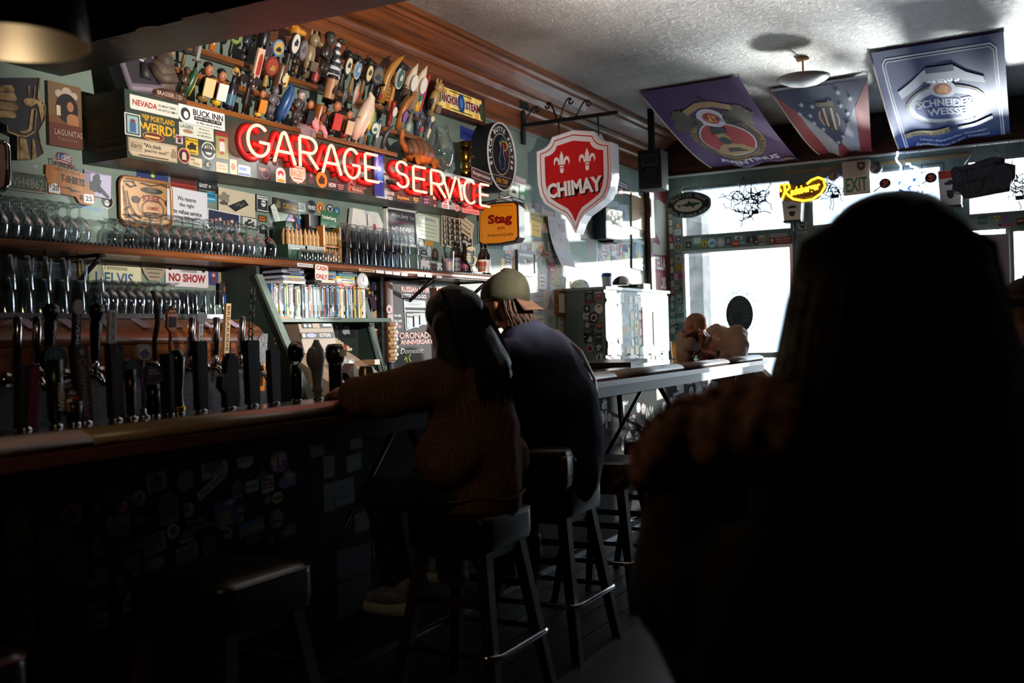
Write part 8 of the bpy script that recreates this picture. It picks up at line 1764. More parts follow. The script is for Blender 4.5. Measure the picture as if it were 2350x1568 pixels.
flag('blue_flag','large blue brewery flag with a white oval label under the ceiling',fp((1997,122),(2303,73),(2318,308),(2062,343)),.04,cloth('1c3a8c'),[('border',[('l',[(-.43,-.5),(-.43,.40),(-.40,.44),(.40,.44),(.44,.40),(.45,-.5)],.012,BW),('l',[(-.41,-.5),(-.41,.39),(-.39,.42),(.39,.42),(.42,.39),(.43,-.5)],.008,BW)]),('label',[('e',0,-.02,.66,.40,GT),('e',0,-.02,.64,.385,'1c2a60'),('e',0,-.02,.62,.37,BW),('e',0,-.03,.52,.27,'1c3a8c'),('p',[(-.34,.1),(-.16,.2),(-.12,.26),(.12,.26),(.16,.2),(.34,.14),(.33,.2),(.2,.26),(.12,.32),(-.12,.32),(-.22,.25),(-.36,.17)],BW),('r',0,.31,.22,.05,'24306a')]),('seal',[('e',0,.14,.22,.16,BW),('e',0,.14,.15,.105,'b0401c'),('s','blob',0,.14,.1,.08,'d89a3a')]),('lettering',[T('SCHNEIDER',.0,.015,.46,.075,'d8dcec',.03),T('WEISSE',.0,-.075,.32,.075,'d8dcec',.03),T('HEFE-WEIZENBIER',.02,-.205,.44,.03,'2a3a78',.01),('r',-.2,-.31,.4,.06,GT,8),('r',.22,-.27,.3,.04,'a8a8b8',8),T('Gutes aus Bayern',-.1,-.31,.5,.04,'3a2c1c',0,.2,8),T('Unser bayerisches Weissbier',.02,-.39,.6,.04,'c8d0e8',0,.4,4),T('Familienbrauerei aus Tradition',.0,-.45,.66,.04,'c8d0e8',0,.4,4)])],14)
# ================================================================== people
from mathutils import noise as mnoise
def blob(name,prims,vox,m,parent,it=6,wr=0.0,wf=9,mf=None):
 q=MB()
 for p in prims:
  if p[0]=='t':
   q.tube(p[1],p[2],m,14)
   for c,r in zip(p[1],p[2]):
    q.ell(c,(r,r,r),m,nu=12,nv=8)
  else:
   c,r=V3(p[1]),p[2]
   M=(p[3].to_4x4() if len(p)>3 else Matrix.Identity(4))
   q.ell((0,0,0),r,m,Matrix.Translation(c)@M,16,10)
 o=q.build('form')
 rm=o.modifiers.new('r','REMESH');rm.mode='VOXEL';rm.voxel_size=vox;rm.use_smooth_shade=True
 sm=o.modifiers.new('s','SMOOTH');sm.iterations=it;sm.factor=.5
 dg=bpy.context.evaluated_depsgraph_get()
 me=bpy.data.meshes.new_from_object(o.evaluated_get(dg))
 bpy.data.objects.remove(o)
 me.name=name
 me.materials.clear()
 for mm_ in([m]+(mf[1] if mf else[])):
  me.materials.append(mm_)
 if wr:
  ns=[v.normal.copy() for v in me.vertices]
  for v,nn in zip(me.vertices,ns):
   c=v.co
   v.co=c+nn*wr*(mnoise.noise(V3((c.x*wf,c.y*wf,c.z*wf*.6)))+.5*mnoise.noise(V3((c.x*wf*2.3,c.y*wf*2.3,c.z*wf*1.3))))
 for p in me.polygons:
  p.use_smooth=True
  p.material_index=mf[0](p.center) if mf else 0
 return put(name,me,parent)
def hm(c,f,up=(0,0,1),s=1.0):
 f=V3(f).normalized();u=V3(up);r=f.cross(u).normalized();u=r.cross(f)
 return Matrix(((r.x*s,f.x*s,u.x*s,c[0]),(r.y*s,f.y*s,u.y*s,c[1]),(r.z*s,f.z*s,u.z*s,c[2]),(0,0,0,1)))
def head_prims(H):
 R=H.to_3x3().normalized();s=H.to_scale()[0]
 E=lambda x,y,z,a,b,c:('e',H@V3((x,y,z)),(a*s,b*s,c*s),R)
 return[E(0,-.012,.028,.075,.097,.089),E(0,.032,-.03,.058,.06,.08),E(0,.055,-.09,.034,.034,.028),E(0,.0,-.05,.055,.07,.06),('t',[H@V3((0,.088,.005)),H@V3((0,.114,-.034))],[.008*s,.013*s]),E(-.012,.1,-.036,.01,.011,.009),E(.012,.1,-.036,.01,.011,.009),E(0,.08,.016,.046,.016,.011),E(0,.09,-.06,.022,.012,.007),E(0,.087,-.072,.020,.012,.008),E(-.076,-.005,-.012,.011,.021,.032),E(.076,-.005,-.012,.011,.021,.032)]
def eyes(t,H):
 for sx in(-1,1):
  q=MB();q.ell(H@V3((sx*.031,.078,.0)),(.011,.011,.011),mat('d8d0c8',.3));e=q.build('eye',t)
  q=MB();q.ell(H@V3((sx*.031,.087,-.001)),(.005,.005,.005),'1a120c');q.build('iris',e)
def spectacles(t,H,c,k=.026):
 g=thing('spectacles',None,None,H.translation);g.parent=t;g.matrix_parent_inverse=t.matrix_basis.inverted()
 m=mat(c,.3)
 for sx in(-1,1):
  q=MB();q.tube([H@V3((sx*.033+k*math.cos(a),.106,.0+.02*math.sin(a))) for a in[2*PI*i/18 for i in range(18)]],.0024,m,6,closed=True);q.build('rim',g)
  q=MB();q.add([H@V3((sx*.033+k*math.cos(a),.106,.02*math.sin(a))) for a in[2*PI*i/18 for i in range(18)]],[tuple(range(18))],GLASS);q.build('lens',g)
  q=MB();q.tube([H@V3((sx*.058,.106,.008)),H@V3((sx*.08,.06,.008)),H@V3((sx*.083,-.01,.006)),H@V3((sx*.08,-.025,-.012))],.0026,m,6);q.build('temple',g)
 q=MB();q.tube([H@V3((-.008,.108,.003)),H@V3((0,.112,.006)),H@V3((.008,.108,.003))],.0024,m,6);q.build('bridge',g)
 return g
def hand(w,d,n,s=1.0,curl=.6,side=1):
 d=V3(d).normalized();n=V3(n);n=(n-d*n.dot(d)).normalized();b=d.cross(n)*side;w=V3(w);P=[]
 P.append(('t',[w,w+d*.045*s],[.022*s,.028*s]))
 for i,(o,L) in enumerate(((.028,.068),(.010,.078),(-.009,.073),(-.027,.058))):
  k=w+b*o*s+d*.075*s;P.append(('t',[w+b*o*.75*s+d*.03*s,k],[.016*s,.0105*s]))
  a=curl*(.8+.12*i);p1=k+(d*math.cos(a)+n*math.sin(a))*L*.45*s;p2=p1+(d*math.cos(a*2)+n*math.sin(a*2))*L*.32*s;p3=p2+(d*math.cos(a*2.8)+n*math.sin(a*2.8))*L*.26*s
  P.append(('t',[k,p1,p2,p3],[.0105*s,.0098*s,.009*s,.0078*s]))
 t0=w+d*.02*s+b*.026*s;t1=t0+(d*.5+b*.75+n*.3).normalized()*.042*s;t2=t1+(d*.9+b*.1+n*.35).normalized()*.032*s
 P.append(('t',[w+d*.01*s+b*.012*s,t0,t1,t2],[.017*s,.0155*s,.0115*s,.009*s]))
 return P
def strands(name,t,m,roots,n,r=.004,seed=1):
 g=random.Random(seed);q=MB()
 for i in range(n):
  pts=roots(g)
  k=len(pts);q.tube(pts,[r*(1-.75*j/(k-1)) for j in range(k)],m,4,caps=False)
 o=q.build(name,t);o['kind']='stuff';return o
HAIRD=noisy('dark_brown_hair','0b0706','1c110d',(40,40,6),5,.42,.3,160,spec=.35)
SKIN1=noisy('skin_fair','a8705a','b88068',(8,8,8),4,.5)
SKIN2=noisy('skin_tan','a06a4a','b4795a',(8,8,8),4,.45)
DENIM=noisy('dark_trousers','0c0d12','15171e',(20,20,20),4,.85)
# ---- woman in the brown waffle top -------------------------------------------
def woman():
 t=thing('person','woman with long dark hair in a brown waffle knit top seated at the bar','person',(2.165,3.18,.70))
 H=hm((2.10,3.20,1.385),(-1,.12,-.05))
 sk=head_prims(H)+[('t',[(2.125,3.195,1.33),(2.15,3.19,1.22)],[.05,.055]),('t',[(2.15,3.19,1.2),(2.17,3.19,.95),(2.17,3.19,.80)],[.10,.11,.12]),('t',[(2.14,3.03,1.17),(1.93,2.86,1.12)],[.045,.04]),('t',[(1.93,2.86,1.12),(1.78,2.98,1.125)],[.038,.027]),('t',[(2.14,3.35,1.17),(1.95,3.45,1.06),(1.80,3.30,1.125)],[.045,.038,.027]),('t',[(2.14,3.10,.78),(1.86,3.06,.74),(1.90,3.08,.42)],[.08,.062,.04]),('t',[(2.14,3.28,.78),(1.88,3.30,.74),(1.98,3.31,.46)],[.08,.062,.04])]
 sk+=hand((1.775,2.985,1.122),(-1,.4,0),(0,0,-1),1,.35,-1)+hand((1.795,3.295,1.122),(-1,-.4,0),(0,0,-1),1,.35,1)
 blob('body',sk,.009,SKIN1,t,4)
 eyes(t,H)
 KN=waffle('brown_waffle_knit','4a3024','84604c',105)
 tp=[('t',[(2.14,3.19,1.225),(2.165,3.19,1.12),(2.18,3.19,.98),(2.18,3.19,.84),(2.185,3.19,.765)],[.10,.155,.172,.178,.176]),('e',(2.15,3.08,1.14),(.09,.10,.10)),('e',(2.15,3.31,1.14),(.09,.10,.10)),('e',(2.24,3.31,.87),(.10,.09,.10)),('e',(2.17,3.03,.90),(.13,.10,.12)),('t',[(2.13,3.06,1.16),(2.02,2.94,1.13),(1.93,2.86,1.115),(1.85,2.92,1.125)],[.085,.085,.075,.055]),('t',[(2.14,3.33,1.16),(1.95,3.45,1.07),(1.85,3.36,1.12)],[.08,.07,.052])]
 blob('waffle_top',tp,.011,KN,t,5,.012,8)
 q=MB();q.tube([(2.185+.178*math.cos(a),3.19+.176*math.sin(a),.752+.008*math.sin(5*a)) for a in[2*PI*i/40 for i in range(40)]],.006,KN,6,closed=True);q.build('hem',t)
 blob('trousers',[('t',[(2.16,3.19,.77),(2.16,3.10,.77),(1.86,3.06,.745),(1.90,3.08,.46)],[.13,.10,.078,.06]),('t',[(2.15,3.28,.77),(1.88,3.30,.745),(1.97,3.31,.56)],[.10,.078,.06])],.012,DENIM,t)
 for y,x,z in((3.08,1.90,.34),(3.315,1.985,.41)):
  sh=thing('shoe',None,None,(x,y,z));sh.parent=t;sh.matrix_parent_inverse=t.matrix_basis.inverted()
  blob('upper',[('t',[(x+.035,y,z+.05),(x-.02,y,z+.04),(x-.12,y+.02,z+.015)],[.042,.04,.03]),('e',(x+.03,y,z+.085),(.04,.038,.03))],.008,noisy('grey_trainer','6a7084','9a9ca8',(30,30,30),3,.6),sh,3)
  blob('sole',[('t',[(x+.05,y,z-.005),(x-.13,y+.02,z-.015)],[.036,.034])],.008,mat('b8b8bc',.6),sh,2)
  blob('sock',[('t',[(x+.01,y,z+.09),(x,y,z+.17)],[.038,.042])],.008,mat('2f6a98',.9),sh,3)
 hp=[('e',(2.115,3.20,1.41),(.115,.10,.098)),('e',(2.15,3.20,1.30),(.085,.11,.14)),('t',[(2.17,3.20,1.3),(2.225,3.205,1.18),(2.24,3.21,1.115)],[.10,.112,.085]),('t',[(2.13,3.285,1.36),(2.19,3.30,1.2),(2.21,3.31,1.13)],[.05,.062,.045]),('t',[(2.13,3.115,1.36),(2.17,3.10,1.2),(2.20,3.10,1.13)],[.05,.06,.045])]
 blob('hair',hp,.010,HAIRD,t,5,.006,14)
 def rt(g):
  a=g.uniform(-1.6,1.6);top=V3((2.11+.06*math.cos(a),3.20+.085*math.sin(a),1.485));sp=.13*math.sin(a)
  e=g.uniform(1.06,1.14);j=lambda:g.uniform(-.008,.008)
  return[top,V3((2.16+.06*math.cos(a)+j(),3.2+sp*.85,1.42)),V3((2.21+.05*math.cos(a)+j(),3.2+sp+j(),1.31)),V3((2.265+.06*math.cos(a)+j(),3.205+sp+j(),1.2)),V3((2.275+.05*math.cos(a)+j(),3.205+sp*1.02+j(),e))]
 strands('hair_locks',t,HAIRD,rt,220,.0045,4)
woman()
# ---- man in the backward cap ---------------------------------------------------
def capman():
 t=thing('person','man in a navy T-shirt and olive backward cap seated at the bar','person',(2.14,3.88,.70))
 H=hm((1.955,3.86,1.462),(-1,-.02,-.06))
 sk=head_prims(H)+[('t',[(1.985,3.86,1.40),(2.06,3.87,1.29)],[.055,.06]),('t',[(2.07,3.87,1.24),(2.16,3.88,1.05),(2.17,3.88,.8)],[.12,.13,.13]),('t',[(2.03,3.70,1.23),(1.88,3.68,1.10)],[.05,.045]),('t',[(1.88,3.68,1.10),(1.87,3.80,1.29)],[.043,.028]),('t',[(2.03,4.05,1.23),(1.88,4.1,1.11),(1.78,3.98,1.125)],[.05,.043,.028]),('t',[(2.14,3.79,.78),(1.84,3.76,.74),(1.95,3.76,.40)],[.09,.066,.045]),('t',[(2.14,3.97,.78),(1.84,4.0,.74),(1.95,4.0,.42)],[.09,.066,.045])]
 sk+=hand((1.87,3.80,1.295),(-.15,.35,1),(-1,0,.1),1.05,.9,1)+hand((1.775,3.975,1.125),(-1,-.3,0),(0,0,-1),1.05,.3,1)
 blob('body',sk,.009,SKIN1,t,4);eyes(t,H);spectacles(t,H,'3a241c')
 NV_=noisy('navy_cotton','2c3046','3a3f58',(10,10,10),4,.9)
 sh=[('t',[(2.055,3.87,1.27),(2.11,3.875,1.17),(2.165,3.88,1.03),(2.185,3.88,.88),(2.185,3.88,.755)],[.12,.18,.195,.195,.19]),('e',(2.075,3.87,1.275),(.1,.12,.09)),('e',(2.06,3.715,1.21),(.10,.10,.10)),('e',(2.06,4.04,1.21),(.10,.10,.10)),('t',[(2.05,3.70,1.21),(1.93,3.67,1.12)],[.09,.08]),('t',[(2.05,4.06,1.21),(1.93,4.1,1.13)],[.09,.08])]
 blob('shirt',sh,.011,NV_,t,6,.011,7)
 blob('trousers',[('t',[(2.15,3.88,.775),(2.14,3.79,.775),(1.84,3.76,.745),(1.94,3.76,.46)],[.14,.11,.082,.065]),('t',[(2.14,3.97,.775),(1.84,4.0,.745),(1.94,4.0,.48)],[.11,.082,.065])],.012,DENIM,t)
 BT=noisy('brown_boot','3a2418','6a4630',(14,14,14),4,.5)
 for y in(3.77,4.0):
  blob('boot',[('t',[(1.98,y,.42),(1.98,y,.32)],[.05,.045]),('t',[(1.99,y,.31),(1.86,y+.01,.285)],[.042,.036])],.01,BT,t,3)
 OL=noisy('olive_cap','2c2c1e','3e3d2a',(12,12,12),4,.85)
 q=MB();rings=[]
 for i in range(8):
  a=i/7*PI/2;rings.append([H@V3((.092*math.cos(a)*math.cos(b),-.012+.112*math.cos(a)*math.sin(b),.03+.105*math.sin(a)**.85-.012*math.sin(b))) for b in[2*PI*j/28 for j in range(28)]])
 rings.insert(0,[H@V3((.09*math.cos(b),-.012+.110*math.sin(b),.008-.018*math.sin(b)*-1)) for b in[2*PI*j/28 for j in range(28)]])
 q.loft(rings,OL,True);q.build('cap_crown',t)
 q=MB();q.ell(H@V3((0,-.01,.136)),(.009,.009,.006),OL);q.build('cap_button',t)
 q=MB();rows=[]
 for i in range(5):
  k=i/4;rows.append([H@V3((.075*math.sin(b),-.095-.085*k*math.cos(b*.9),.005-.055*k)) for b in[-1.25+2.5*j/12 for j in range(13)]])
 q.add([p for r in rows for p in r],[(i*13+j,i*13+j+1,(i+1)*13+j+1,(i+1)*13+j) for i in range(4) for j in range(12)],noisy('tan_visor','6a4a38','7a5844',(9,9,9),4,.8),True);o=q.build('cap_visor',t);sd=o.modifiers.new('t','SOLIDIFY');sd.thickness=.004
 HB=noisy('brown_hair','2a1710','5a3a26',(50,50,8),5,.5,.3,160)
 def rt(g):
  a=g.uniform(.2,2.95);x=.082*math.cos(a);y=-.02-.085*math.sin(a);j=lambda:g.uniform(-.012,.012)
  return[H@V3((x,y,.02)),H@V3((x*1.05+j(),y-.006+j(),-.04)),H@V3((x*.95+j(),y-.02+j(),-.09)),H@V3((x*.7+j()*2,y-.035+j()*2,-.13-g.uniform(0,.05)))]
 strands('hair_locks',t,HB,rt,160,.0055,9)
 strands('sideburn',t,HB,lambda g:[H@V3((-.079,.02-g.uniform(0,.02),.01)),H@V3((-.082,.02-g.uniform(0,.03),-.03)),H@V3((-.078,.005-g.uniform(0,.04),-.075-g.uniform(0,.02)))],40,.004,10)
 ST=noisy('brown_leather','2a140d','44241a',(14,14,14),4,.4)
 bg_=thing('shoulder_bag','brown leather bag on a strap across the back of the man in the cap','bag',(2.24,3.62,.74))
 pts=[(1.99,4.02,1.325),(2.12,4.045,1.335),(2.235,4.03,1.245),(2.315,3.99,1.12),(2.355,3.92,.99),(2.35,3.80,.88),(2.31,3.71,.80)]
 q=MB();q.tube(pts,.016,ST,8,flat=.3);q.build('strap',bg_)
 q=MB();q.box((2.275,3.625,.79),(.16,.15,.16),ST,Matrix.Translation((2.275,3.625,.79))@Matrix.Rotation(.25,4,'Z')@Matrix.Translation((-2.275,-3.625,-.79)),bev=.03);q.build('pouch',bg_)
 q=MB();q.box((2.345,3.60,.80),(.03,.13,.09),ST,Matrix.Translation((2.275,3.625,.79))@Matrix.Rotation(.25,4,'Z')@Matrix.Translation((-2.275,-3.625,-.79)),bev=.012);q.build('pocket',bg_)
 q=MB();q.tube([(2.33,3.72,.80),(2.34,3.715,.815),(2.335,3.70,.83)],.006,CHROME,6);q.build('buckle',bg_)
capman()
# ---- bald man at the far end of the bar -------------------------------------------
def farman():
 s=1.06;hp=hit(1596,752,1,8.42)
 t=thing('person','bald bearded man in a beige jacket looking at his phone at the bar end','person',(1.7,8.9,.62))
 H=hm(hp,(-.93,-.33,-.28),(0,.1,1),s)
 W=lambda px,py,y:hit(px,py,1,y)
 nb=H@V3((0,-.05,-.15));chest=W(1640,800,8.72)
 sh_l,sh_r=W(1688,772,8.62),W(1578,778,8.75)
 el_l,wr_l=W(1692,822,8.42),W(1638,815,8.34)
 el_r,wr_r=W(1572,818,8.42),W(1592,770,8.38)
 hip=V3((1.72,8.85,.74))
 ph=W(1604,802,8.30)
 sk=head_prims(H)+[('t',[H@V3((0,-.02,-.08)),nb+V3((.02,.04,-.04))],[.056*s,.062*s]),('t',[nb+V3((.03,.06,-.06)),chest,hip],[.11,.15,.16]),('t',[sh_l,el_l,wr_l],[.06,.048,.03]),('t',[sh_r,el_r,wr_r],[.06,.048,.03]),('t',[hip,hip+V3((-.15,-.28,-.02)),hip+V3((-.05,-.3,-.40)),hip+V3((-.08,-.32,-.66))],[.12,.08,.055,.04]),('t',[hip,hip+V3((.14,-.28,-.02)),hip+V3((.18,-.30,-.40)),hip+V3((.16,-.34,-.66))],[.12,.08,.055,.04])]
 sk+=hand(wr_l,ph-wr_l+V3((0,0,-.01)),(-.2,-.3,1),s,.55,-1)+hand(wr_r,(W(1622,762,8.40)-wr_r),(-.1,-.5,-1),s*1.05,1.35,1)
 BE_=noisy('beard_stubble','2a1a14','3c281e',(60,60,60),4,.8)
 Hi=H.inverted()
 def mf(c):
  q=Hi@V3(c)
  return 1 if(-.11<q.z<-.035 and.0<q.y<.11 and abs(q.x)>.018+.5*max(0,q.y-.09) and abs(q.x)<.075) or(-.125<q.z<-.068 and.02<q.y<.1 and abs(q.x)<.07) else 2 if(q.z>.01 and q.y<.03 and abs(q.x)<.1 and q.z>-.02+.9*q.y) else 0
 blob('body',sk,.0075,SKIN2,t,3,mf=(mf,[BE_,noisy('shaved_scalp','8a5c44','9a6a50',(60,60,60),3,.42)]))
 eyes(t,H);spectacles(t,H,'17100c')
 JK=noisy('beige_jacket','8f7660','a08670',(12,12,12),4,.8)
 jk=[('t',[nb+V3((.05,.09,-.10)),chest+V3((.02,.03,.02)),chest+V3((.03,.07,-.12)),hip+V3((0,0,.03))],[.13,.19,.20,.19]),('e',sh_l,(.10,.10,.10)),('e',sh_r,(.10,.10,.10)),('t',[sh_l,(sh_l+el_l)/2+V3((.02,0,0)),el_l,(el_l+wr_l)/2,wr_l+(el_l-wr_l)*.22],[.10,.092,.08,.062,.046]),('t',[sh_r,el_r,(el_r+wr_r)/2,wr_r+(el_r-wr_r)*.25],[.10,.078,.062,.048])]
 blob('jacket',jk,.010,JK,t,4,.016,11)
 for sx in(-1,1):
  q=MB();b0=H@V3((sx*.05,-.10,-.105));b1=H@V3((sx*.085,.04,-.15));b2=b1+V3((.02 if sx>0 else-.02,-.05,-.10));b3=b0+V3((0,.03,-.06))
  q.add([b0,b1,b2,b3],[(0,1,2,3)],JK);o=q.build('collar',t);sd=o.modifiers.new('t','SOLIDIFY');sd.thickness=.008
 blob('undershirt',[('e',chest+V3((-.06,-.13,.03)),(.07,.07,.10)),('e',nb+V3((.0,-.02,-.11)),(.07,.06,.07))],.009,mat('7a4a50',.8),t,3)
 blob('trousers',[('t',[hip,hip+V3((-.15,-.28,-.02)),hip+V3((-.05,-.3,-.40)),hip+V3((-.08,-.32,-.60))],[.15,.10,.075,.06]),('t',[hip,hip+V3((.14,-.28,-.02)),hip+V3((.18,-.30,-.40)),hip+V3((.16,-.34,-.60))],[.15,.10,.075,.06])],.012,noisy('tan_trousers','8a7058','9a8066',(10,10,10),4,.85),t)
 wt=thing('wrist_watch',None,None,wr_l);wt.parent=t;wt.matrix_parent_inverse=t.matrix_basis.inverted()
 c=wr_l+(el_l-wr_l)*.16;d=(el_l-wr_l).normalized();e1=d.orthogonal().normalized();e2=d.cross(e1)
 q=MB();q.tube([c+e1*.036*math.cos(a)+e2*.036*math.sin(a) for a in[2*PI*i/20 for i in range(20)]],.011,'0c0c0e',6,closed=True);q.build('band',wt)
 q=MB();n_=(V3((0,-.8,.5))-d*V3((0,-.8,.5)).dot(d)).normalized();q.box((0,0,.036),(.034,.04,.012),'101014',Matrix.Translation(c)@n_.to_track_quat('Z','Y').to_matrix().to_4x4(),bev=.004);q.build('watch_face',wt)
 pt=thing('smartphone','dark smartphone held by the bald man','phone',ph);M=frame(W(1598,797,8.27),(1,.12,-.10),(.25,.45,1))
 q=MB();q.box((0,0,0),(.072,.085,.009),'0f0f12',M,bev=.003);q.build('case',pt)
 q=MB();q.box((0,0,.005),(.066,.078,.001),mat('141c3a',.1),M);q.build('screen',pt)
 q=MB();q.box((.045,.05,.0),(.02,.06,.008),'0f0f12',M);q.build('flip_half',pt)
 b=hit(1551,824,2,ZB);b.z=ZB+.001
 g=thing('beer_pint','pint of golden beer with a white head on the bar','beer',b);Mg=Matrix.Translation(b+V3((0,0,.004)))
 q=MB();q.lathe([(.03,.004),(.0305,.01),(.0405,.125)],mat('d08a10',.1,0,.25),24,Mg);q.build('beer',g)
 q=MB();q.lathe([(.0405,.125),(.042,.138),(.03,.142),(.001,.142)],mat('e8dcc4',.8),24,Mg);q.build('foam',g)
 q=MB();q.lathe([(.001,0),(.033,0),(.034,.01),(.045,.15)],GLASS,24,Mg,caps=False);q.build('glass',g)
 co=MB();co.lathe([(.05,0),(.05,.003),(.001,.003)],mat('b8b4b0',.8),24,Matrix.Translation(b));co.build('beer_coaster',None,'round pale coaster under the pint of beer','coaster')
farman()
# ---- long haired woman close by, seen from behind -----------------------------------
def nearwoman():
 D=1.42;A=lambda px,py,d=D:at(px,py,d)
 t=thing('person','woman with very long dark hair seen close from behind','person',(3.9,1.55,0))
 hc=A(2060,640,D+.02);H=hm(hc,(-.15,1,-.02))
 shl,shr=A(1625,1075,D+.03),A(2420,1060,D+.06)
 ch=(shl+shr)/2+V3((0,.02,-.12));hip=V3((ch.x,ch.y+.03,.62))
 el,er=A(1590,1360,D+.0),A(2500,1330,D+.08)
 wl,wr_=A(1760,1470,D+.26),A(2380,1450,D+.3)
 sk=head_prims(H)+[('t',[H@V3((0,-.02,-.08)),H@V3((0,-.03,-.2))],[.055,.06]),('t',[ch+V3((0,0,.08)),ch+V3((0,0,-.15)),hip],[.12,.13,.15]),('t',[shl,el,wl],[.05,.042,.028]),('t',[shr,er,wr_],[.05,.042,.028]),('t',[hip,hip+V3((-.1,.4,0)),hip+V3((-.1,.42,-.45))],[.12,.08,.05]),('t',[hip,hip+V3((.1,.4,0)),hip+V3((.1,.42,-.45))],[.12,.08,.05])]
 sk+=hand(wl,(.2,1,0),(0,0,-1),1,.5,-1)+hand(wr_,(-.2,1,0),(0,0,-1),1,.5,1)
 blob('body',sk,.011,SKIN1,t,4);eyes(t,H)
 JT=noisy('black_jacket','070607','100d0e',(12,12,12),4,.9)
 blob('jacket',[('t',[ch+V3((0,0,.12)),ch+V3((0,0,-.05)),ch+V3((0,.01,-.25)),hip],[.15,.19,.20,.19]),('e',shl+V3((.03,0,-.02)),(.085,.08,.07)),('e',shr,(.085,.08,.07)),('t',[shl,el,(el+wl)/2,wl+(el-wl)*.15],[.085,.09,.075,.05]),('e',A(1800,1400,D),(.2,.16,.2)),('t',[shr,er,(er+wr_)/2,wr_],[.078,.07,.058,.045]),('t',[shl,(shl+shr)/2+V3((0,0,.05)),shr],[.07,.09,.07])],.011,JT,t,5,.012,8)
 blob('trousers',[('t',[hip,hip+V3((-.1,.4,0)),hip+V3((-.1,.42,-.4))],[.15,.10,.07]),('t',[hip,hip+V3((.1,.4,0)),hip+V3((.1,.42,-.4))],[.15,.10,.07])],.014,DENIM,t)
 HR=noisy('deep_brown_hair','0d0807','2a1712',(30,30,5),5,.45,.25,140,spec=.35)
 L=lambda px,py,d=D-.03:A(px,py,d)
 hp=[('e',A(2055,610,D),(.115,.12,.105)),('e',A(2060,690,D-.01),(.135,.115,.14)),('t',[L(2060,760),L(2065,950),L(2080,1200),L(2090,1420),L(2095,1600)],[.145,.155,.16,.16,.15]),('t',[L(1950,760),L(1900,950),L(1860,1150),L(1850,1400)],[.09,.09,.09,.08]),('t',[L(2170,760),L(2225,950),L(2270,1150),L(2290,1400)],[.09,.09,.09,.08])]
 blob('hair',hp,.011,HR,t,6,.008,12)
 def rt(g):
  k=g.uniform(-1,1);x=lambda py,s:2062+k*s+g.uniform(-9,9);dd=D-.05-.11*math.sqrt(max(0,1-k*k))
  return[A(2060+k*60,446+22*k*k,D-.03),A(x(0,215),560,dd+.02),A(x(0,250),700,dd),A(x(0,285),880,dd-.01),A(x(0,340),1120,dd-.02),A(x(0,370),g.uniform(1350,1600),dd-.02)]
 strands('hair_locks',t,HR,rt,300,.0055,6)
 FU=noisy('brown_fur_collar','5a3428','96685a',(40,40,40),4,.95)
 blob('fur_collar',[('t',[A(1520,1060,D+.03),A(1600,1010,D),A(1720,970,D-.06),A(1830,980,D-.12)],[.055,.06,.065,.06])],.010,FU,t,3,.012,20)
 g0=random.Random(3)
 def fr(g):
  k=g.random();c=A(1490+330*k,1050-100*k+30*k*k,D+.03-.13*k);a=g.uniform(0,6.3);n=V3((math.cos(a)*.6,-.3,math.sin(a))).normalized()
  return[c+n*.04,c+n*.066,c+n*.078+V3((g.uniform(-.012,.012),0,-.006))]
 strands('fur_tufts',t,FU,fr,420,.0025,8)
nearwoman()
# ---- customer in a printed cap at the picture edge -----------------------------------
def edgeman():
 D=3.9;c=at(2352,712,D);H=hm(c,(-.25,1,0));t=thing('person','customer in a black printed cap cut off by the picture edge','person',(c.x,c.y,0))
 B=c+V3((0,.02,-.38));hip=c+V3((0,.06,-.68))
 sk=head_prims(H)+[('t',[H@V3((0,-.02,-.08)),H@V3((0,-.02,-.18))],[.055,.06]),('t',[B+V3((0,0,.1)),B,hip],[.13,.15,.15]),('t',[B+V3((-.17,0,.1)),B+V3((-.2,.05,-.15)),B+V3((-.12,.25,-.18))],[.055,.045,.03]),('t',[B+V3((.17,0,.1)),B+V3((.2,.05,-.15)),B+V3((.12,.25,-.18))],[.055,.045,.03]),('t',[hip,hip+V3((-.1,.4,0)),hip+V3((-.1,.42,-.5))],[.12,.08,.05]),('t',[hip,hip+V3((.1,.4,0)),hip+V3((.1,.42,-.5))],[.12,.08,.05])]
 sk+=hand(B+V3((-.12,.25,-.18)),(.2,1,0),(0,0,-1),1,.5,-1)+hand(B+V3((.12,.25,-.18)),(-.2,1,0),(0,0,-1),1,.5,1)
 blob('body',sk,.012,SKIN1,t,3);eyes(t,H)
 blob('shirt',[('t',[B+V3((0,0,.13)),B,hip],[.15,.18,.17]),('e',B+V3((-.17,0,.1)),(.08,.08,.08)),('e',B+V3((.17,0,.1)),(.08,.08,.08))],.014,DENIM,t,4,.01)
 q=MB();rings=[[H@V3((.092*math.cos(a)*math.cos(b),-.012+.112*math.cos(a)*math.sin(b),.01+.115*math.sin(a))) for b in[2*PI*j/26 for j in range(26)]] for a in[i/7*PI/2 for i in range(8)]]
 q.loft(rings,mat('141216',.85),True);q.build('cap_crown',t)
 q=MB();q.ell(H@V3((0,-.012,.127)),(.01,.01,.007),'141216');q.build('cap_button',t)
 M=frame(at(2334,686,D-.128),rgt,upv);q=MB();prints(q,M,.13,.08,[T('THE',-.06,.33,.3,.18,'d85048',.03),T('NORTH',-.1,.08,.66,.2,'d8d8d8',.03),T('FACE',-.06,-.16,.5,.18,'6a7a62',.03),T('スピーチ',.02,-.42,.66,.18,'d8d8d8',.02),('p',[(.18,.42),(.42,.3),(.5,.0),(.44,.0),(.36,.22),(.2,.3)],'d85048')],.0);q.build('cap_print',t)
edgeman()
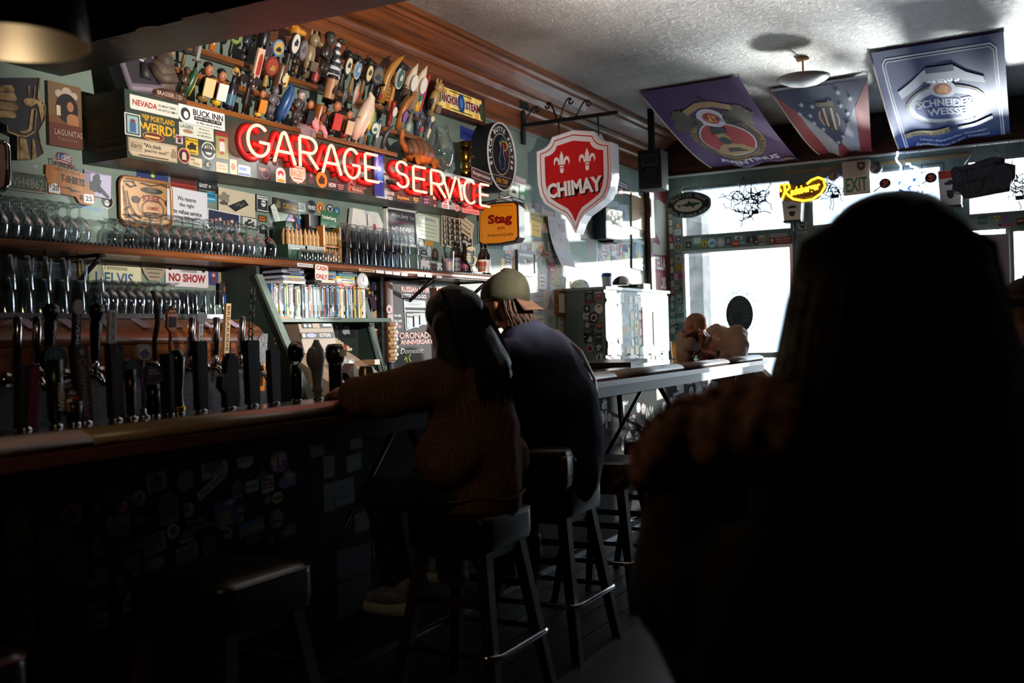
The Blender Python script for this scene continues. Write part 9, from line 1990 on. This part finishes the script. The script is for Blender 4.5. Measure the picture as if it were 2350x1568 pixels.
# ================================================================== stickers on the bar front
BF=Plane((XP+.0005,0,0),(0,1,0),(0,0,1))
for px,py,w,h,sh,bg,L,lab,rot in[(491,1065,60,60,'r','b8b4b4',[('s','blob',0,0,.8,.6,'3a1616'),('l',[(-.2,-.2),(-.1,-.45),(0,-.2),(.1,-.45),(.2,-.2)],.05,'4a1c18')],'white sticker with a spiky dark red logo on the bar front',6),(562,1057,36,40,'hex','b4b0ac',[T('EMCO',0,.05,.76,.24,'8a5a5a',.01)],'pale hexagon sticker with four thin capitals on the bar front',4),(640,1060,42,52,'e','8a1c70',[T('9',-.25,-.1,.3,.6,'d0762c',.04),T('F',.18,.1,.4,.5,'b088b0',.05)],'magenta round sticker with an orange nine on the bar front',0),(660,1099,44,44,'blob','5a5a8a',[('e',.15,.15,.3,.3,'8a9a3a'),('e',.1,-.05,.25,.25,'8a6a9a'),('e',-.05,.2,.2,.2,'a8a040'),('r',-.25,-.25,.4,.2,'4a5ab0')],'grape cluster shaped sticker on the bar front',0),(487,1112,74,20,'r','b8b4b4',[T('STAY HATIN\'',0,0,.88,.6,'17171c',.03)],'tilted white sticker telling you to stay hating',28),(425,1104,42,50,'e','8a7a5c',[('o',0,0,.9,.9,.04,'5a4a34'),T('CUADO',0,-.14,.5,.12,'2a2018',.03),T('VARIL',0,.14,.5,.12,'5a4430',.02)],'tan round sticker with dark capitals on the bar front',4),(359,1102,46,54,'r','7a7a80',[('s','blob',0,-.05,.7,.6,'141418'),('r',0,.38,.8,.1,'3a3a44')],'grey sticker with a black dog picture on the bar front',5),(578,1116,30,26,'r','b4b4b4',[T('RAERS',0,0,.8,.4,'3a3a3c',.02)],'small white name sticker on the bar front',4),(614,1112,28,38,'r','b8b0b0',[('r',0,.05,.84,.6,'8a1c24'),T('RAMA',0,.15,.66,.18,'b8a0a0',.03),T('LAMA',0,-.1,.66,.18,'b8a0a0',.03)],'white framed red sticker with a rhyming name',4),(255,1133,38,56,'arch','4a1426',[('e',0,.1,.6,.4,'6a2038'),('r',0,-.2,.5,.08,'1c0810')],'maroon helmeted head sticker on the bar front',0),(284,1163,46,50,'e','17100f',[('o',0,0,.98,.98,.05,'8a7a70'),('s','blob',0,0,.6,.6,'a84a28'),('e',.05,.15,.2,.2,'c8a888')],'black round sticker with an orange rooster',6),(318,1144,32,36,'e','9a9a98',[('s','blob',0,0,.5,.7,'3a3a3c')],'white round sticker with a bird sketch on the bar front',0),(386,1167,46,76,'arch','4a4432',[('s','arch',0,.0,.7,.7,'2a2418'),('r',0,-.38,.8,.12,'6a6044')],'olive arched sticker with a robed figure',4),(431,1171,28,34,'e','8a8a88',[('s','blob',0,.05,.5,.5,'3a3a3a'),('o',0,0,.8,.8,.05,'4a4a4a')],'small white round emblem sticker beside the robed figure',0),(270,1207,54,44,'r','8a706a',[T('Visitor',0,.32,.6,.2,'5a1c20',.02),T('WARPS',-.02,-.15,.8,.4,'2a2222',.02)],'pink visitor badge with marker scrawl',-8),(324,1193,38,24,'n','',[T('minor',-.1,.25,.6,.4,'9a9a9c',.02),T('hymns',.1,-.25,.7,.4,'9a9a9c',.02)],'white lower case lettering decal on the bar front',10),(460,1200,66,32,'n','',[T('Boozy',-.15,.2,.6,.44,'3a7a2c',.03),T('Hustler',.1,-.25,.8,.44,'3a7a2c',.03)],'green graffiti style lettering decal',3),(518,1180,50,66,'r','1c2a70',[('s','blob',-.1,-.1,.7,.7,'7a8a30'),('p',[(-.1,.0),(.2,.05),(.1,-.08)],'b8701c'),('r',.2,.36,.4,.1,'b0b4d0'),('s','tri',-.2,-.42,.4,.16,'a8a8b8')],'blue sticker with a green duck head',6),(552,1180,20,44,'n','',[T('BAD',0,.25,.9,.4,'b0b0b0',.03),T('ZAK',0,-.25,.9,.4,'b0b0b0',.03)],'white two line block lettering decal',4),(636,1142,28,30,'burst','a89a50',[('r',0,0,.8,.2,'4a3c14'),('e',0,-.15,.4,.3,'6a5a24')],'yellow sunburst sticker on the bar front',0),(613,1148,18,24,'e','5a3018',[('s','blob',0,0,.6,.6,'8a5024')],'small brown round sticker beside the sunburst',0),(634,1192,32,44,'e','8a8a92',[('o',0,.15,.5,.5,.06,'7a6a4a'),('r',0,-.1,.8,.14,'3a3a44')],'pale round sticker with a gold loop',0),(578,1212,58,36,'r','6a7080',[('r',0,.35,1,.2,'3a6a98'),('s','blob',.1,-.05,.6,.5,'8a8a3a'),('r',0,-.38,1,.16,'2a2c34')],'wide graffiti train sticker on the bar front',5),(663,1217,44,36,'blob','2a2a2c',[('s','blob',0,0,.7,.6,'5a5a5c')],'dark shrub like sticker near the far brace',0),(397,1219,28,34,'e','9a98a8',[('e',0,0,.6,.6,'2a2230'),('e',0,-.05,.3,.4,'7a5a50')],'lilac round portrait sticker on the bar front',0),(428,1231,40,34,'blob','6a3c1c',[('r',0,-.3,.8,.16,'a8a098')],'brown taco shaped sticker',0),(523,1224,22,30,'blob','8a8a88',[('e',0,.1,.4,.3,'17171a')],'little white goat head sticker',0),(584,1238,38,16,'n','',[T('ROMS',0,0,.96,.8,'5a5a60',.03)],'grey outlined capitals decal',4),(622,1240,16,18,'burst','8a8a8a',[('e',0,0,.6,.6,'1c1c1c'),('r',0,0,.5,.2,'8a8a8a')],'tiny goggle eyed sticker',0),(299,1254,64,26,'n','',[T('THE JAILBREAK',0,-.2,.9,.4,'9a9a9c',.02),('r',0,.2,.9,.1,'8a8a8c')],'white jailbreak lettering decal',5),(355,1247,52,46,'r','8a8276',[T('CLICK',0,.22,.7,.28,'1c1a18',.02),T('BATE',0,-.2,.7,.3,'1c1a18',.02)],'grey sticker with marker scrawl in two lines',6),(429,1269,50,38,'r','8a8a8c',[T('HIGHER',0,.1,.8,.3,'1c1c20',.02),('r',0,-.3,.7,.1,'3a3a40')],'grey sticker with the word higher',6),(480,1252,28,36,'r','7a7a7c',[('r',0,0,.7,.7,'2a2a2e'),('s','blob',0,0,.5,.5,'6a6a6c')],'small grey stamp like sticker',8),(227,1256,40,50,'e','7a6224',[('s','blob',0,0,.7,.7,'17120a'),('o',0,0,.95,.95,.05,'4a3a14')],'mustard round sticker with a black bee',0),(164,1181,50,52,'e','9a4c10',[('s','blob',0,0,.6,.6,'1c0e06')],'orange round sticker with a black face near the first brace',0),(226,1326,52,46,'blob','8a7474',[('e',-.15,.1,.3,.3,'6a4a4c')],'pale pink dog shaped sticker low on the bar front',0),(296,1316,64,84,'r','5a1c50',[T('GOOD',.05,.25,.7,.2,'7a8a94',.02),T('FISHING',0,-.1,.9,.2,'7a8a94',.02)],'large purple sticker about good fishing behind the brace',4),(356,1292,46,36,'r','7a1c1a',[('r',.05,0,.6,.6,'9a8884'),('p',[(0,.5),(.5,.1),(.5,.5)],'2a2a2a')],'red sticker with a white house drawing',6),(295,1378,42,48,'tri','7a7a7c',[('r',0,-.15,.4,.3,'2a2a2c')],'grey triangular cabin sticker low on the bar front',8),(226,1412,52,76,'n','',[T('Goth',-.05,.33,.9,.28,'8a8a8c',.03),T('Lisa',0,0,.8,.28,'8a8a8c',.03),T('Frank',0,-.33,.9,.28,'8a8a8c',.03)],'white gothic lettering decal low on the bar front',4),(222,1166,30,40,'r','141416',[('b',.06,'8a8a8c'),('s','blob',0,0,.5,.5,'8a8a8c')],'black bordered card behind the first brace',6),(602,1094,30,30,'blob','2c2824',[('e',.1,-.2,.4,.3,'7a4a1c')],'dark sticker with an orange glass beside the hexagon',0),(545,1124,26,44,'arch','1c1c1e',[('o',0,0,.8,.8,.05,'4a4a4c'),('r',0,-.35,.8,.1,'5a5a5c')],'black arched sticker above the duck',0)]:
 st(BF,px,py,w,h,sh,bg,L,lab,rot)
rb=random.Random(5)
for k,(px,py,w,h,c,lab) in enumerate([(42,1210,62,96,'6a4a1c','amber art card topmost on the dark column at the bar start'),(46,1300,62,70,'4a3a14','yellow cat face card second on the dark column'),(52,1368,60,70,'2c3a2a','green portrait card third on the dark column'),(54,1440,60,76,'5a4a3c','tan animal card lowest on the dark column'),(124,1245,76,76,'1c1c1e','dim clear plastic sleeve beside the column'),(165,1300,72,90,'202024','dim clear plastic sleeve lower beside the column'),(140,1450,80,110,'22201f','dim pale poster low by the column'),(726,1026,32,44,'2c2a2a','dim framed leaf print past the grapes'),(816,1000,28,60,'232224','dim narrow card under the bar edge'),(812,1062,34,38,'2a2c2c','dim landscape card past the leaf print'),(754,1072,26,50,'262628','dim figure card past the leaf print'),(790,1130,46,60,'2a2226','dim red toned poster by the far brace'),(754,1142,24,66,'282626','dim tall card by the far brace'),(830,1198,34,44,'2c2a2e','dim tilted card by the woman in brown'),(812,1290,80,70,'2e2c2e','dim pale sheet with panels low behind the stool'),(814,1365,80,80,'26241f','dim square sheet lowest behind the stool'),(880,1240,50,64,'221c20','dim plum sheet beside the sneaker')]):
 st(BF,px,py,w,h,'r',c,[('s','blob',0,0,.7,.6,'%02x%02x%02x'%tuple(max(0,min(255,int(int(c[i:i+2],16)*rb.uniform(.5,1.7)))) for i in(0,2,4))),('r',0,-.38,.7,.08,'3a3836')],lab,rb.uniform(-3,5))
for px,py,w,h,sh,bg,L,lab,rot in[(1381,960,15,34,'e','d8ccb8',[('o',0,0,.9,.9,.1,'b05a30'),('r',0,0,.16,.4,'c8a0a0')],'cream oval sticker with an orange ring on the sunlit bar front',0),(1387,928,13,26,'blob','d0ccc8',[('e',.2,-.2,.5,.5,'d07a40')],'white shape sticker with an orange spot',0),(1391,962,4,42,'r','b060a8',[],'thin purple strip sticker',0),(1398,958,9,20,'e','8a2a5a',[('o',0,0,.9,.9,.12,'d080a8')],'pink ringed oval sticker',0),(1436,922,12,18,'n','',[T('HELP',0,-.2,.9,.4,'c8c8c8',.04)],'white word decal behind the brace',4),(1448,968,13,24,'e','2a2a2e',[('o',0,0,.9,.9,.06,'9a9a9c')],'dark ringed oval on the sunlit bar front',0),(1465,936,10,24,'e','c0c4c8',[('o',0,0,.7,.7,.08,'7a7e84')],'pale silver oval on the sunlit bar front',0),(1476,939,10,26,'e','c03a40',[('e',0,0,.6,.6,'e0c8c8'),('s','star',0,0,.5,.4,'b0202c')],'red oval with a star on the sunlit bar front',0),(1452,977,13,20,'n','',[T('BIG',0,.1,.96,.5,'d8d8d8',.05),('r',0,-.35,.9,.14,'b8b8b8')],'white word big decal on the sunlit bar front',0),(1453,957,10,12,'blob','b82428',[],'red splash sticker above the word big',0),(1492,945,22,40,'n','',[('l',[(-.45,.4),(-.4,-.4),(-.25,.3),(-.15,-.3),(0,.35),(.1,-.2),(.25,.3),(.3,-.4),(.45,-.3)],.09,'c8ccd0')],'white marker scrawl on the sunlit bar front',0),(1444,1009,19,45,'dia','d0ccb8',[T('OVENS',0,0,.8,.16,'1c1c1c',.02),('s','dia',0,.25,.3,.14,'1c1c1c')],'cream diamond sticker with the word ovens',0),(1461,1001,14,26,'dia','9aa0a8',[('r',0,0,.9,.24,'2a2c34')],'steel grey badge sticker beside the diamond',0),(1457,1024,14,16,'n','',[T('HOPE',0,.2,.9,.4,'c8c8d0',.04),T('VIBE',0,-.3,.9,.4,'c8c8d0',.04)],'two line white decal by the stool',6),(1429,1018,8,34,'blob','c0a89a',[('e',0,-.4,.8,.14,'c8b840')],'little bottle figure sticker by the stool',0),(1495,984,13,22,'e','c0402c',[('e',0,.2,.6,.4,'e0d0c8')],'orange red round sticker behind the word patch',0),(1489,990,13,16,'r','2a3050',[T('UNO',0,0,.8,.4,'c8ccd8',.04)],'navy word patch sticker',10),(1479,998,8,12,'burst','8a5a80',[],'mauve burst sticker on the sunlit bar front',0),(1473,982,7,14,'e','7a8ab8',[('e',0,0,.5,.5,'c04050')],'blue and red oval sticker on the sunlit bar front',0),(1428,950,12,60,[(-.5,-.5),(.2,-.4),(.5,.5),(-.2,.4)],'5a9a98',[],'teal torn sheet behind the brace',0),(1514,900,16,34,'r','8a8a62',[('s','blob',0,0,.8,.8,'a09a70')],'olive map sheet on the sunlit bar front',3),(1533,965,18,60,[(-.5,.1),(0,.5),(.5,.3),(.3,-.5),(-.2,-.4)],'c0c8c0',[('e',0,0,.3,.3,'4a8a5a')],'white torn poster with a green spot',0),(1524,1000,14,34,'tri','d8d8d4',[],'white torn triangle of paper',180),(1552,935,14,44,'r','8ab8a0',[('e',-.1,.2,.5,.2,'c8d8d0')],'mint green sheet on the sunlit bar front',-14),(1543,928,12,30,'r','d0c4a8',[('o',0,0,.6,.5,.1,'4a4438')],'cream card beside the mint sheet',-10),(1589,948,30,44,'r','d8c4ac',[('r',0,.42,1,.16,'c86a30'),('e',-.25,0,.3,.4,'b04a28')],'large cream and orange leaflet on the bar front',10),(1575,965,14,34,'r','b8b8bc',[('r',0,0,.7,.7,'9a9aa4')],'grey leaflet tucked before the orange one',-8),(1613,960,18,36,'r','c07030',[('s','blob',0,0,.7,.5,'d8b098')],'orange flyer near the bar end',2),(1628,922,15,36,'r','2a80a8',[('r',.3,0,.3,1,'c06a40')],'blue and orange striped sticker near the bar end',0),(1626,888,14,28,'r','7a2a80',[('r',0,-.3,.6,.1,'b080b8')],'purple sticker near the bar end',0),(1641,884,14,24,[(-.5,.5),(.5,.2),(.2,-.5),(-.5,-.3)],'4a8a98',[],'teal torn corner near the bar end',0),(1586,900,10,26,'e','c8c4bc',[('e',0,0,.6,.6,'a88a50')],'white oval with a gold leaf on the bar front',0),(1583,875,14,14,'r','17181c',[('o',0,0,.6,.6,.1,'6a6c74')],'black square sticker high on the bar front',0),(1563,890,12,26,'r','9aa4ac',[('r',0,.4,1,.2,'3a4468')],'pale card with a blue top on the bar front',4),(1551,905,14,9,'r','3a4aa0',[('r',0,0,.8,.4,'8a9ad0')],'small blue strip sticker on the bar front',5),(1605,895,16,34,'r','8a9288',[('s','blob',0,0,.8,.8,'a8aea0')],'mottled grey sheet near the bar end',0),(1601,928,10,26,'e','6a6a74',[('o',0,0,.8,.8,.1,'9a9aa4')],'grey ringed oval near the bar end',0),(1590,922,8,20,'r','c0b850',[],'yellow slip on the bar front',0),(1524,932,9,20,'e','2a4a98',[('s','star',0,0,.6,.5,'c0c8e0')],'blue disc with a star on the bar front',0)]:
 st(BF,px,py,w,h,sh,bg,L,lab,rot)
zone(BF,(1532,870),(1650,985),'near the bar end','stickers on the far bar front',.16,.11,.55)
for o in bpy.data.objects:
 if 'fix' in o:
  del o['fix']
